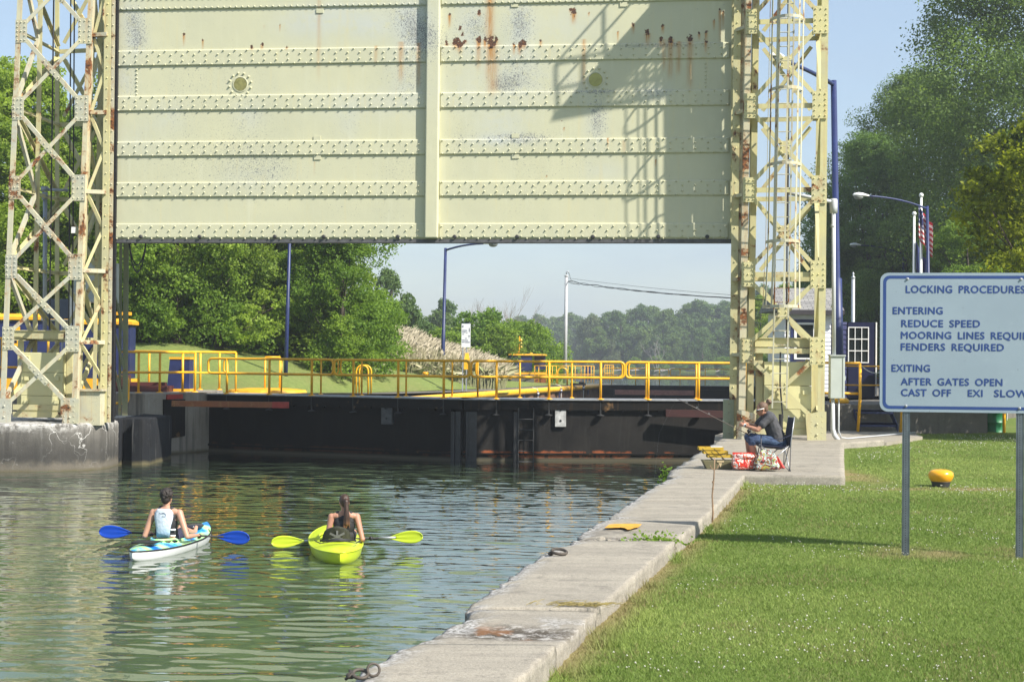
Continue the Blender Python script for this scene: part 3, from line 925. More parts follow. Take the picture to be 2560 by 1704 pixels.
def panel_mat():
 m, nt, b, out = newmat('lift_gate_paint')
 k = NT(nt)
 v, xyz = k.geo()
 base = k.mix(k.rng(k.noise(v, .7, 5, .6), .3, .7), (.57, .555, .375), (.51, .505, .355))
 n6 = k.noise(v, 5, 6, .7)
 bl = k.math('MULTIPLY', k.attr('blue'), k.rng(n6, .30, .50))
 base = k.mix(k.math('MULTIPLY', bl, .62), base, (.49, .525, .53))
 ms = nt.nodes.new('ShaderNodeMapping'); ms.inputs['Scale'].default_value = (7, 7, .5)
 nt.links.new(v, ms.inputs['Vector'])
 sn = k.noise(ms.outputs[0], 1.2, 5, .65)
 base = k.mix(k.rng(sn, .56, .8, 0, .35), base, (.62, .52, .24))
 base = k.mix(k.rng(sn, .44, .2, 0, .25), base, (.68, .68, .56))
 sp1 = k.noise(v, 26, 3, .6); sp2 = k.noise(v, 60, 2, .6)
 cm = k.attr('chip')
 th1 = k.math('ADD', .70, k.math('MULTIPLY', cm, -.15))
 d1 = k.math('MULTIPLY', k.math('SUBTRACT', sp1, th1), 26, True)
 th2 = k.math('ADD', .72, k.math('MULTIPLY', cm, -.19))
 d2 = k.math('MULTIPLY', k.math('SUBTRACT', sp2, th2), 20, True)
 base = k.mix(k.math('MULTIPLY', k.math('MAXIMUM', d1, d2), .85), base, (.16, .165, .175))
 rn = k.rng(k.noise(ms.outputs[0], 6, 4, .7), .3, .6, .45, 1.4)
 base = k.mix(k.math('MULTIPLY', k.attr('rust'), rn), base, (.42, .20, .05))
 sm = k.math('ADD', k.attr('spot'), k.math('MULTIPLY', k.math('SUBTRACT', k.noise(v, 22, 5, .75), .5), 1.6))
 sf = k.rng(sm, .62, .72)
 base = k.mix(sf, base, k.mix(k.rng(k.noise(v, 40, 3, .7), .45, .6), (.045, .03, .022), (.20, .085, .04)))
 nt.links.new(base, b.inputs['Base Color'])
 b.inputs['Roughness'].default_value = .55
 b.inputs['Specular IOR Level'].default_value = .3
 k.bump(k.math('ADD', k.math('MULTIPLY', sf, -1.5), k.math('MULTIPLY', k.noise(v, 3, 4), .8)), b, .25, .02)
 return m
MT['panel'] = panel_mat()
def grid_face(name, s0, s1, z0, z1, off, parent, step=.035, edge=.0, extra=None):
 """front face sampled finely enough to carry the stains, with a back offset making it a plate"""
 ns = max(2, int((s1 - s0) / step)); nz = max(2, int((z1 - z0) / step))
 S, Z = np.meshgrid(np.linspace(s0, s1, ns), np.linspace(z0, z1, nz), indexing='ij')
 ox, oy = PL0.x - wloc(parent).x, PL0.y - wloc(parent).y
 warp = off + .006 * (fbm(S * .8, Z * .8, 81, 2) - .5)
 V = np.stack([ox + pex.x * S + pn.x * warp, oy + pex.y * S + pn.y * warp, Z - wloc(parent).z], -1).reshape(-1, 3)
 I, J = np.meshgrid(np.arange(ns - 1), np.arange(nz - 1), indexing='ij')
 a = (I * nz + J).ravel()
 F = np.stack([a, a + nz, a + nz + 1, a + 1], -1)
 vs = [V]; fs = [F]; nb = len(V)
 idx = np.arange(ns * nz).reshape(ns, nz)
 loop = np.concatenate([idx[:, 0], idx[-1, 1:], idx[-2::-1, -1], idx[0, -2:0:-1]])
 if edge:
  e = V[loop].copy(); e[:, 0] -= pn.x * edge; e[:, 1] -= pn.y * edge
  cur = nb + np.arange(len(loop)); nb += len(loop)
  vs.append(e)
  fs.append(np.stack([loop, cur, np.roll(cur, -1), np.roll(loop, -1)], -1))
 st = stain(S.ravel(), Z.ravel())
 at = {}
 for nm, arr in zip(('rust', 'spot', 'blue', 'chip'), st):
  full = np.concatenate([arr, arr[loop]]) if edge else arr
  at[nm] = ('POINT', full)
 V2 = np.concatenate(vs); F2 = np.concatenate(fs)
 if extra is not None and extra.v:
  ev = np.array(extra.v) - np.array(wloc(parent))[None, :]
  n0 = len(V2)
  quads = [f for f in extra.f]
  qs = []
  for f in quads:
   if len(f) == 4: qs.append(f)
   elif len(f) == 6: qs += [(f[0], f[1], f[2], f[3]), (f[0], f[3], f[4], f[5])]
  V2 = np.concatenate([V2, ev]); F2 = np.concatenate([F2, np.array(qs) + n0])
  rel = np.array(extra.v); es = (rel[:, 0] - PL0.x) * pex.x + (rel[:, 1] - PL0.y) * pex.y
  st2 = stain(es, rel[:, 2])
  for nm, arr in zip(('rust', 'spot', 'blue', 'chip'), st2):
   at[nm] = ('POINT', np.concatenate([at[nm][1], arr]))
 return npmesh(name, V2, F2.ravel(), 4, MT['panel'], parent, attrs=at)
gate = empty('lift_gate', (PL0 + PR0) / 2 + Vector((0, 0, PZ0)), 'huge pale yellow riveted steel lift gate hanging raised between two lattice towers', 'lift gate')
m = MB()
for (u, va, vb) in ((342, 175, 236), (1764, 160, 216)):
 for v in np.linspace(va, vb, 7):
  s, z = psz(u, v); m.rivet(ppt(s, z, 0), pn, .026, .03)
grid_face('skin_plate', 0, PW, PZ0, PZ1, 0, gate, .03, .06, m)
S_MID0, S_MID1 = psz(1066, 300)[0], psz(1099, 300)[0]
SL, SR = .12, PW - .10
def rows_of(zb, zt, rows, s0, s1, off, mb, pitch=.308):
 for (fz, ph) in rows:
  z = zb + (zt - zb) * fz
  s = s0 + .07 + ph * pitch
  while s < s1 - .03:
   mb.rivet(ppt(s, z, off), pn, .024, .034)
   s += pitch
BANDS = [(7.08, 7.46), (8.13, 8.51), (9.30, 9.69), (10.46, 10.86), (11.90, 12.35)]
for (zb, zt) in BANDS:
 for (s0, s1) in ((SL, S_MID0 - .01), (S_MID1 + .01, SR)):
  rv = MB()
  pit = .308 if zb < 11 else .16
  rows_of(zb, zt, [(.93, 0), (.68, .5), (.30, .5), (.06, 0)] if zb < 11 else [(.62, 0), (.1, .3)], s0, s1, .028, rv, pit)
  grid_face('stiffener_band', s0, s1, zb, zt, .028, gate, .03, .035, rv)
for (s0, s1) in ((SL, S_MID0 - .01), (S_MID1 + .01, SR)):
 rv = MB()
 rows_of(6.0, 6.36, [(.90, 0), (.60, .5), (.22, .5), (.04, 0)], s0, s1, .022, rv)
 grid_face('bottom_band', s0, s1, PZ0 + .03, 6.40, .022, gate, .03, .03, rv)
rv = MB()
grid_face('centre_post', S_MID0, S_MID1, PZ0 + .02, PZ1, .15, gate, .035, .16)
m = MB()
m.obox(ppt(-.06, PZ0, -.02), pex * .10, pn * .11, (0, 0, PZ1 - PZ0))
m.obox(ppt(PW - .06, PZ0, -.02), pex * .10, pn * .11, (0, 0, PZ1 - PZ0))
for z in np.arange(6.2, 13.4, .22):
 m.rivet(ppt(-.01, z, .09), pn, .022, .02); m.rivet(ppt(PW - .01, z, .09), pn, .022, .02)
m.build('edge_angle', MT['tower'], gate)
m = MB()
m.obox(ppt(.0, PZ0 - .09, -.25), pex * PW, pn * .27, (0, 0, .085))
m.build('bottom_seal', MT['timber_dark'], gate)
m = MB()
m.obox(ppt(0, PZ0 + .02, -.95), pex * PW, pn * .08, (0, 0, PZ1 - PZ0))
for z in (6.3, 7.3, 8.3, 9.5, 10.7, 12.1, 13.4): m.obox(ppt(0, z, -.87), pex * PW, pn * .80, (0, 0, .06))
m.build('rear_frame', MT['guide'], gate)
for (u, v) in ((601, 211), (1489, 200)):
 s, z = psz(u, v)
 m = MB()
 c = ppt(s, z, .0)
 m.lathe(ppt(s, z, -.004), [(.205, 0), (.205, .016), (.178, .022), (.172, .008)], 28, axis=pn)
 for i in range(12):
  t = 2 * math.pi * i / 12 + .2
  m.rivet(c + pex * math.cos(t) * .29 + Vector((0, 0, math.sin(t) * .29)), pn, .03, .045)
 ph = m.build('porthole', MT['panel'], gate)
 m = MB()
 m.lathe(ppt(s, z, .004), [(.165, 0), (.165, .012)], 28, axis=pn)
 m.build('cover_disc', plain('porthole_disc', (.22, .21, .07), .6, 0, .35, 9) if (u < 1000) else MT['porthole'], ph)
 MT.setdefault('porthole', plain('porthole_disc_plain', (.34, .33, .10), .6, 0, .2, 6))
for (u, v) in ((800, 28), (793, 346), (794, 394), (1287, 13), (1288, 340), (1289, 391), (1559, 12)):
 s, z = psz(u, v)
 m = MB(); m.obox(ppt(s - .09, z - .055, 0), pex * .18, pn * .022, (0, 0, .11))
 m.build('splice_tab', MT['panel'], gate)
for u in (353, 500, 688, 810, 995, 1137, 1293, 1482, 1646, 1768):
 s, z = psz(u, 592)
 m = MB(); m.lathe(ppt(s, z, .02), [(.05, 0), (.05, .04), (.03, .06)], 10, axis=pn)
 m.build('drain_stub', MT['gate_trim'], gate)
m = MB()
a, b = P(322, 600, 37.4), P(366, 600, 37.6)
for dv in (64, 82):
 pts = []
 for t in np.linspace(0, 1, 13):
  p = a + (b - a) * t; p.z -= dv / 97.0 * (1 - (2 * t - 1) ** 2) ** .8; pts.append(p)
 m.tube(pts, .018, 6)
tag(m.build('hose', MT['black'], None, True), 'black hose looped below the left end of the raised gate', 'hose')
# == lattice towers
def line_at(pa, pb, z):
 pa, pb = Vector(pa), Vector(pb)
 return pa + (pb - pa) * ((z - pa.z) / (pb.z - pa.z))
def lattice(root, legs, levels, nfront, mats, ztop, lw=.17):
 """legs: dict FI FO BI BO -> (base point, top point); every member is a part of its own"""
 def leg(key, z): return line_at(legs[key][0], legs[key][1], z)
 z0 = {k: legs[k][0].z for k in legs}
 nf = nfront
 for key, (fl, w) in {'FL': (.15, lw), 'FR': (.15, lw), 'BL': (.13, lw * .85), 'BR': (.13, lw * .85)}.items():
  m = MB()
  n = nf if key[0] == 'F' else nf
  sg = 1 if key[1] == 'L' else -1
  m.angle(leg(key, z0[key]), leg(key, ztop), w, fl, n, .018, sg)
  m.beam(leg(key, z0[key]) - n * .10, leg(key, ztop) - n * .10, w * .55, .012, n)
  m.build('leg', mats.get(key, MT['tower']), root)
 def gusset(p, w, h, n, mat, off, rows=4, cut=None):
  m = MB()
  side = Vector((0, 0, 1)).cross(n).normalized()
  c = p + n * off
  m.obox(c - side * w / 2 - Vector((0, 0, h / 2)) - n * .0, side * w, n * .016, (0, 0, h))
  for i in range(rows + 1):
   z = -h / 2 + .07 + (h - .14) * i / rows
   for sx in (-.5, 0, .5):
    if sx == 0 and i not in (0, rows, rows // 2): continue
    m.rivet(c + side * (w / 2 - .055) * sx * 2 + Vector((0, 0, z)) + n * .015, n, .021, .026)
  m.build('gusset_plate', mat, root)
 faces = [('FL', 'FR', nf, .03, True), ('BL', 'BR', nf, -.02, False)]
 for (A, B, n, off, front) in faces:
  for i in range(len(levels)):
   z = levels[i]
   pa, pb = leg(A, z), leg(B, z)
   side = (pb - pa).normalized()
   gw = .36 if front else .22; gh = .66 if front else .45
   if front:
    gusset(pa + side * .09, gw * .85, gh * .9, n, mats.get('g' + A, MT['tower']), .02)
    gusset(pb - side * .10, gw, gh, n, mats.get('g' + B, MT['tower']), .02)
   if i and (not front or mats.get('hor')):
    m = MB(); m.angle(pa - n * .05, pb - n * .05, .12, .1, n)
    m.build('strut', MT['tower'], root)
   if i < len(levels) - 1:
    z2 = levels[i + 1]
    qa, qb = leg(A, z2), leg(B, z2)
    hh = .22
    up = Vector((0, 0, hh)); inn = side * .20
    for (p, q, sg, o2) in ((pa + up + inn, qb - up - inn, 1, .0), (pb + up - inn, qa - up + inn, -1, -.018)):
     m = MB(); m.angle(p + n * (off + o2), q + n * (off + o2), .10, .08, n, .014, sg)
     m.build('brace', mats.get('br', MT['tower']) if front else MT['tower'], root)
    c = (pa + pb + qa + qb) / 4
    if front:
     m = MB()
     d1 = (qb - pa).normalized(); d2 = (qa - pb).normalized()
     if mats.get('diag'):
      d = (qa - pb).normalized()
      m.beam(c - d * .33 + n * .055, c + d * .33 + n * .055, .15, .014, n)
      for t in np.linspace(-.28, .28, 5): m.rivet(c + d * t + n * .06, n, .022, .025)
     else:
      w = .24; sd = Vector((0, 0, 1)).cross(n).normalized()
      m.obox(c - sd * w / 2 - Vector((0, 0, .15)) + n * .034, sd * w, n * .014, (0, 0, .30))
      for a in (-.08, .08):
       for b_ in (-.11, 0, .11): m.rivet(c + sd * a + Vector((0, 0, b_)) + n * .048, n, .022, .025)
     m.build('cross_plate', mats.get('br', MT['tower']), root)
 for (A, B, sgn) in (('FL', 'BL', -1), ('FR', 'BR', 1)):
  for i in range(len(levels)):
   pa, pb = leg(A, levels[i]), leg(B, levels[i])
   d = pb - pa; n = Vector((d.y, -d.x, 0)).normalized() * (1 if sgn > 0 else -1)
   if n.x * sgn < 0: n = -n
   if i:
    m = MB(); m.angle(pa - n * .02, pb - n * .02, .10, .09, n)
    m.build('strut', MT['tower'], root)
   if i < len(levels) - 1:
    qa, qb = leg(A, levels[i + 1]), leg(B, levels[i + 1])
    lo, hi = (pa, qb) if i % 2 == 0 else (pb, qa)
    m = MB(); m.angle(lo + Vector((0, 0, .12)), hi - Vector((0, 0, .12)), .10, .08, n)
    m.build('brace', MT['tower'], root)
 return leg
RTZ = 1.12
rt = empty('lattice_tower', (6.6, 35, RTZ), 'right pale yellow lattice tower with a caged ladder, standing on the bank', 'tower', 'lattice towers of the lift gate')
def seg(u0, v0, d0, u1, v1, d1): return (P(u0, v0, d0), P(u1, v1, d1))
RL = {'FL': seg(1854, 1096, 34.1, 1871, 0, 34.1), 'FR': seg(2052, 1096, 33.85, 2063, 0, 33.85),
      'BL': seg(1876, 1075, 36.0, 1890, 0, 36.0), 'BR': seg(2040, 1075, 35.7, 2050, 0, 35.7)}
for k_ in RL:
 a, b = RL[k_]; RL[k_] = (line_at(a, b, RTZ), b)
RLEV = [3.26, 5.08, 7.10, 9.11, 11.13, 13.15]
nfr = Vector((-.105, -.994, 0)).normalized()
rleg = lattice(rt, RL, [1.45] + RLEV, nfr, {'hor': True, 'FL': MT['tower_rusty'], 'gFL': MT['tower'], 'BR': MT['tower']}, 15.6, .16)
m = MB(); a, b = rleg('FL', RTZ + .05) + Vector((.03, .03, 0)), rleg('FL', 15.3) + Vector((.03, .03, 0))
m.beam(a + Vector((0, .10, 0)), b + Vector((0, .10, 0)), .20, .014, (1, 0, 0)); m.build('web_plate', MT['tower'], rt)
for key, w in (('FL', .42), ('FR', .46)):
 p = rleg(key, 1.5); m = MB()
 sd = Vector((0, 0, 1)).cross(nfr).normalized() * (1 if key == 'FL' else -1)
 z0 = RTZ
 poly = [p - sd * .12, p + sd * w * .7, p + sd * w * .8, p + sd * .05, p - sd * .12]
 zs = [z0, z0 + .0, z0 + .62, z0 + .7, z0 + .7]
 poly = [Vector((q.x, q.y, zz_)) + nfr * .05 for q, zz_ in zip(poly, zs)]
 m.prism(poly if key == 'FL' else poly[::-1], nfr, .03)
 for t in (.15, .4): m.rivet(Vector((p.x, p.y, z0 + t)) + sd * .1 + nfr * .05, nfr, .03, .03)
 m.build('base_plate', MT['tower_rusty'] if key == 'FL' else MT['tower'], rt)
m = MB()
a, b = rleg('FL', RTZ) + Vector((.25, .28, 0)), rleg('FL', 15.4) + Vector((.25, .28, 0))
m.beam(a, b, .13, .02, nfr); m.beam(a + Vector((-.07, .12, 0)), b + Vector((-.07, .12, 0)), .25, .012, Vector((1, 0, 0)))
m.build('inner_channel', MT['tower'], rt)
def guide_column(root, pts, w, mats, dep=.34, lipn=None):
 """pts: (base, top) at the outer front corner; channel with a rusty lip"""
 a, b = pts
 for nm, o_, ww, mat in (('guide_flange', Vector((0, 0, 0)), w, mats[0]), ('guide_lip', Vector((w * .5 + .05, .03, 0)), .09, mats[1])):
  m = MB()
  m.beam(a + o_, b + o_, ww, .02, pn)
  for t in np.linspace(.01, .99, 52): m.rivet(a + (b - a) * t + o_ + pn * .01, pn, .022, .022)
  m.build(nm, mat, root)
 m = MB()
 m.beam(a - pn * dep / 2, b - pn * dep / 2, dep, .02, pex)
 m.build('guide_web', mats[2], root)
gc = (P(1831, 1096, 34.55), P(1844, 0, 34.55)); gc = (line_at(*gc, RTZ), line_at(*gc, 15.5))
guide_column(rt, gc, .17, (MT['tower'], MT['tower_rusty'], MT['guide']))
m = MB()
a = line_at(*gc, RTZ); m.obox(a + Vector((-.24, -.05, 0)), pex * .26, pn * .06, (0, 0, .95))
for z in (.15, .4, .65, .85): m.rivet(a + Vector((-.1, -.11, z)), pn, .03, .03)
m.build('guide_foot', MT['guide'], rt)
for z in RLEV[:5]:
 a = rleg('FL', z); b = line_at(*gc, z)
 m = MB(); m.beam(a + Vector((0, .06, -.1)), b + Vector((0, .0, -.1)), .10, .08, (0, 0, 1)); m.build('guide_tie', MT['tower_rusty'], rt)
lad = empty('ladder', (0, 0, 0), None, None); lad.parent = rt; lad.location = (0, 0, 0); WLOC[lad.name] = wloc(rt)
for k_ in ('label', 'category'):
 if k_ in lad: del lad[k_]
la0, la1 = P(1948, 1040, 33.55), P(1968, 0, 33.55)
lside = (rleg('FR', 5) - rleg('FL', 5)).normalized()
LZ0, LZ1 = 1.9, 15.0
m = MB()
for sx in (-.165, .165):
 m.beam(line_at(la0, la1, LZ0) + lside * sx, line_at(la0, la1, LZ1) + lside * sx, .035, .05, nfr)
m.build('ladder_rail', MT['tower_old'], lad)
zr = 2.05
m = MB()
while zr < LZ1:
 c = line_at(la0, la1, zr)
 m.tube([c - lside * .16, c + lside * .16], .012, 6); zr += .335
m.build('ladder_rung', MT['tower_old'], lad)
for z in (3.3, 5.1, 7.1, 9.1, 11.1, 13.1):
 m = MB(); c = line_at(la0, la1, z)
 for sx in (-.165, .165): m.beam(c + lside * sx, c + lside * sx - nfr * .33, .04, .02, (0, 0, 1))
 m.build('ladder_bracket', MT['tower'], lad)
hoopz = [4.28, 5.8, 7.6, 9.35, 11.0, 12.7, 14.3]
def hoop(z, r, rd):
 c = line_at(la0, la1, z)
 return [c + lside * (r * math.cos(t)) + nfr * (.05 + rd * math.sin(t)) for t in np.linspace(math.pi, 2 * math.pi, 15)[::-1] * -1]
for z in hoopz:
 f_ = 1.12 if z == hoopz[0] else 1
 pts = hoop(z, .40 * f_, .62 * f_)
 m = MB()
 for p, q in zip(pts[:-1], pts[1:]):
  d = (q - p).normalized(); nn = d.cross(Vector((0, 0, 1)))
  m.beam(p, q + d * .004, .07, .008, nn)
 c = line_at(la0, la1, z)
 m.beam(pts[0], c + lside * (.165 if (pts[0] - c).dot(lside) > 0 else -.165), .05, .008, nfr)
 m.beam(pts[-1], c + lside * (.165 if (pts[-1] - c).dot(lside) > 0 else -.165), .05, .008, nfr)
 m.build('cage_hoop', MT['tower_old'], lad)
for i in (0, 2, 4, 7, 10, 12, 14):
 m = MB()
 pts = [hoop(z, .40 * (1.1 if z == hoopz[0] else 1), .62 * (1.1 if z == hoopz[0] else 1))[i] for z in hoopz]
 for p, q in zip(pts[:-1], pts[1:]):
  c = line_at(la0, la1, p.z); rd = (p - c); rd.z = 0; rd.normalize()
  m.beam(p - rd * .006, q - rd * .006, .045, .008, rd)
 m.build('cage_bar', MT['tower_old'], lad)
m = MB()
m.tube([P(1972, 0, 35.0), P(1968, 575, 35.0)], .035, 8)
m.tube([P(1974, 0, 35.0), line_at(P(1972, 0, 35.0), P(1968, 575, 35.0), 15)], .035, 8)
m.build('hoist_cable', MT['cable'], rt)
def up_to(p, z): return Vector((p.x, p.y, z))
pfl = MB()
PXL, PXR = 5.95, 8.3
pfl.box((6.42, 33.4, 14.7), .94, 2.9, .10)
for x_ in np.arange(7.0, 8.26, .13): pfl.box((x_, 33.4, 14.7), .022, 2.9, .06)
for y in np.arange(32.05, 34.8, .3): pfl.box((7.1, y, 14.61), 2.3, .05, .08)
pfl.build('service_platform', MT['tower'], rt)
def prail(m, x0_, x1_, y0_, y1_, z, h):
 n_ = 4
 for i in range(n_ + 1):
  t = i / n_; x, y = x0_ + (x1_ - x0_) * t, y0_ + (y1_ - y0_) * t
  m.tube([(x, y, z), (x, y, z + h)], .03, 6)
 for hh in (h, h * .5): m.tube([(x0_, y0_, z + hh), (x1_, y1_, z + hh)], .03, 6)
m = MB()
prail(m, 5.97, 8.23, 32.0, 32.0, 14.75, 1.25); prail(m, 5.97, 5.97, 32.0, 34.8, 14.75, 1.25); prail(m, 8.23, 8.23, 32.0, 34.8, 14.75, 1.25)
m.build('platform_rail', MT['tower'], rt)
m = MB(); m.box((7.0, 35.2, 16.6), 2.0, 1.5, 1.9); m.build('sheave_housing', MT['tower'], rt)
LTZ = 1.29
lt = empty('lattice_tower', (-11.6, 37, LTZ), 'left pale rusting lattice tower, standing on the pier with the counterweight low', 'tower', 'lattice towers of the lift gate')
LL = {'FL': seg(4, 1055, 35.9, 49, 0, 36.6), 'FR': seg(183, 1055, 35.85, 226, 0, 36.5),
      'BL': seg(142, 1040, 38.9, 142, 0, 38.9), 'BR': seg(250, 1040, 38.6, 254, 0, 38.6)}
for k_ in LL:
 a, b = LL[k_]; LL[k_] = (line_at(a, b, LTZ), b)
LLEV = [3.42, 5.24, 7.26, 9.30, 11.30, 13.3]
nfl = Vector((-.10, -.995, 0)).normalized()
lleg = lattice(lt, LL, [1.6] + LLEV, nfl, {'diag': True, 'FL': MT['tower_old'], 'FR': MT['tower_rusty'], 'gFL': MT['tower_old'], 'gFR': MT['tower_old'], 'br': MT['tower_old']}, 15.4, .13)
for key, w in (('FL', .34), ('FR', .40)):
 p = lleg(key, 1.5); m = MB()
 sd = Vector((0, 0, 1)).cross(nfl).normalized() * (1 if key == 'FL' else -1)
 poly = [(-.16, 0), (w * .55, 0), (w * .8, .25), (w * .8, .58), (-.16, .62)]
 poly = [Vector((p.x, p.y, LTZ + b_)) + sd * a_ + nfl * .05 for a_, b_ in poly]
 m.prism(poly if key == 'FL' else poly[::-1], nfl, .03)
 for t in (.15, .42): m.rivet(Vector((p.x, p.y, LTZ + t)) + sd * .08 + nfl * .05, nfl, .03, .03)
 m.build('base_plate', MT['tower_old'], lt)
for nm, (u0, v0, d0, u1, v1, d1), w in (('middle_post', (84, 1040, 37.4, 101, 0, 37.4), .13), ('flange_post', (196, 1040, 36.2, 237, 0, 36.8), .09), ('middle_post', (235, 1040, 37.3, 252, 0, 37.3), .10)):
 a, b = P(u0, v0, d0), P(u1, v1, d1)
 m = MB(); m.angle(line_at(a, b, LTZ + .1), line_at(a, b, 15.2), w, .12, nfl)
 m.build(nm, MT['tower'], lt)
mid = (P(84, 1040, 37.4), P(101, 0, 37.4))
for i in range(len(LLEV)):
 za = ([1.6] + LLEV)[i]; zb = LLEV[i]
 nX = Vector((1, -.2, 0)).normalized()
 a = lleg('FL', za); b = line_at(*mid, zb); m = MB()
 if i % 2: a = line_at(*mid, za); b = lleg('FL', zb)
 m.angle(a, b, .10, .07, nX); m.build('brace', MT['tower_old'], lt)
gl = (P(258, 1062, 36.45), P(270, 0, 36.45)); gl = (line_at(*gl, LTZ), line_at(*gl, 15.4))
guide_column(lt, gl, .17, (MT['tower'], MT['tower_rusty'], MT['guide']))
m = MB(); m.beam(line_at(*gl, LTZ) + Vector((.16, .2, 0)), line_at(*gl, 15.3) + Vector((.16, .2, 0)), .12, .1, pn)
m.build('guide_groove', MT['black'], lt)
for z in LLEV:
 a = lleg('FR', z) + Vector((.05, .1, -.08)); b = line_at(*gl, z - .08)
 m = MB(); m.beam(a, b, .12, .10, (0, 0, 1)); m.build('guide_tie', MT['tower_rusty'], lt)
 m = MB(); m.angle(a + Vector((.05, 0, .0)), line_at(*gl, z + .95) + Vector((-.1, .05, 0)), .08, .05, nfl); m.build('brace', MT['tower'], lt)
 m = MB(); m.angle(a + Vector((.05, 0, -.1)), line_at(*gl, z - .95) + Vector((-.1, .05, 0)), .08, .05, nfl); m.build('brace', MT['tower'], lt)
for (u0, u1, w, mat, d) in ((283, 286, .13, MT['black'], 38.6), (276, 293, .10, MT['guide'], 38.7), (299, 303, .08, MT['guide'], 39.2), (312, 317, .15, MT['guide'], 39.0)):
 a, b = P(u0, 1045, d), P(u1, 400, d)
 m = MB(); m.angle(line_at(a, b, 1.36), line_at(a, b, 9.5), w, .12, pn); m.build('rear_guide_post', mat, lt)
m = MB()
for z in np.arange(1.7, 6.2, .36): m.beam(P(296, 900, 39.1) * 0 + Vector((line_at(P(296, 1045, 39.1), P(300, 400, 39.1), z))), line_at(P(313, 1045, 39.1), P(317, 400, 39.1), z), .03, .03, (0, 0, 1))
m.build('rear_guide_ladder', MT['guide'], lt)
for za, zb in ((1.6, 2.6), (2.6, 3.6), (3.6, 4.6)):
 m = MB(); m.angle(line_at(P(285, 1045, 38.9), P(289, 400, 38.9), zb), line_at(P(310, 1045, 39.0), P(314, 400, 39.0), za), .06, .04, pn); m.build('rear_guide_brace', MT['guide'], lt)
m = MB(); m.box((-11.8, 37.6, 16.3), 2.2, 2.6, 1.9); m.build('sheave_housing', MT['tower'], lt)
m = MB(); m.box((-11.8, 37.0, 15.3), 2.8, 3.4, .1); m.build('service_platform', MT['tower'], lt)
for u in (174, 183):
 m = MB(); m.tube([P(u + 4, -150, 37.3), P(u - 2, 815, 37.3)], .018, 6); m.build('hoist_cable', MT['cable'], lt)
m = MB()
m.obox(P(187, 1062, 36.2), pex * .66, -pn * .30, (0, 0, .88)); m.build('guide_foot', MT['tower_old'], lt)
m = MB(); m.obox(P(184, 977, 36.15), pex * .74, -pn * .34, (0, 0, .05)); m.build('guide_foot_cap', MT['tower_rusty'], lt)
def counterweight(c, w, d, zb, zt, n, label, split):
 root = empty('counterweight', (c.x, c.y, zb), label, 'counterweight', 'counterweights in the towers')
 sd = Vector((0, 0, 1)).cross(n).normalized()
 z = zb + .05; prev = zb + .05
 cuts = [zb + .05] + split + [zt - .55]
 for i in range(len(cuts) - 1):
  m = MB()
  a, b = cuts[i] + (.004 if i else 0), cuts[i + 1] - .004
  m.obox(Vector((c.x, c.y, a)) - sd * w / 2 - n * (d / 2), sd * w, n * d, (0, 0, b - a))
  o = m.build('weight_block', MT['weight'], root)
  bv = o.modifiers.new('Bevel', 'BEVEL'); bv.width = .012; bv.segments = 2
  mm = MB()
  for sx in (-.36, .36): mm.obox(Vector((c.x, c.y, b - .2)) + sd * (w * sx - .05) + n * (d / 2), sd * .12, n * .05, (0, 0, .10))
  mm.build('lifting_lug', MT['weight'], o)
 for sx in (-1, 1):
  m = MB(); m.angle(Vector((c.x, c.y, zb)) + sd * sx * (w / 2 + .10) + n * (d * .3), Vector((c.x, c.y, zt)) + sd * sx * (w / 2 + .10) + n * (d * .3), .16, .3, n, .016, -sx)
  m.build('side_channel', MT['tower'], root)
 m = MB(); m.obox(Vector((c.x, c.y, zt - .20)) - sd * (w / 2 + .22) + n * (-d / 2), sd * (w + .44), n * d, (0, 0, .2))
 m.obox(Vector((c.x, c.y, zt)) - sd * (w / 2 + .26) + n * (-d / 2 - .03), sd * (w + .52), n * (d + .06), (0, 0, .02))
 m.build('top_beam', MT['tower'], root)
 m = MB(); m.obox(Vector((c.x, c.y, zb - .0)) - sd * (w / 2 + .2) + n * (d / 2), sd * (w + .4), n * .03, (0, 0, .14))
 m.obox(Vector((c.x, c.y, zb + .19)) - sd * (w / 2 + .2) + n * (d / 2), sd * (w + .4), n * .03, (0, 0, .14))
 m.build('bottom_beam', MT['tower'], root)
 m = MB(); m.tube([Vector((c.x, c.y, zt - .1)), Vector((c.x, c.y, 15.2))], .02, 6); m.build('suspension_rope', MT['cable'], root)
 return root
cR = (rleg('FL', 2) + rleg('FR', 2) + rleg('BL', 2) + rleg('BR', 2)) / 4 + Vector((.02, -.35, 0))
counterweight(cR, 1.12, .85, RTZ + .12, 3.55, nfr, 'yellow block counterweight low inside the right tower behind the ladder', [1.85, 2.42])
cL = P(122, 960, 37.2)
counterweight(cL, 1.12, .85, LTZ + .10, 3.62, nfl, 'yellow block counterweight low inside the left tower on the pier', [1.95, 2.55])
m = MB(); m.tube([P(1951, 880, 33.75), P(1950, 960, 33.7), P(1957, 1045, 33.7)], .02, 6); m.tube([P(1952, 1035, 33.6), P(1952, 1075, 33.6)], .05, 8)
tag(m.build('chain_tackle', MT['cable']), 'grey chain tackle hanging in front of the right counterweight behind the ladder', 'chain')
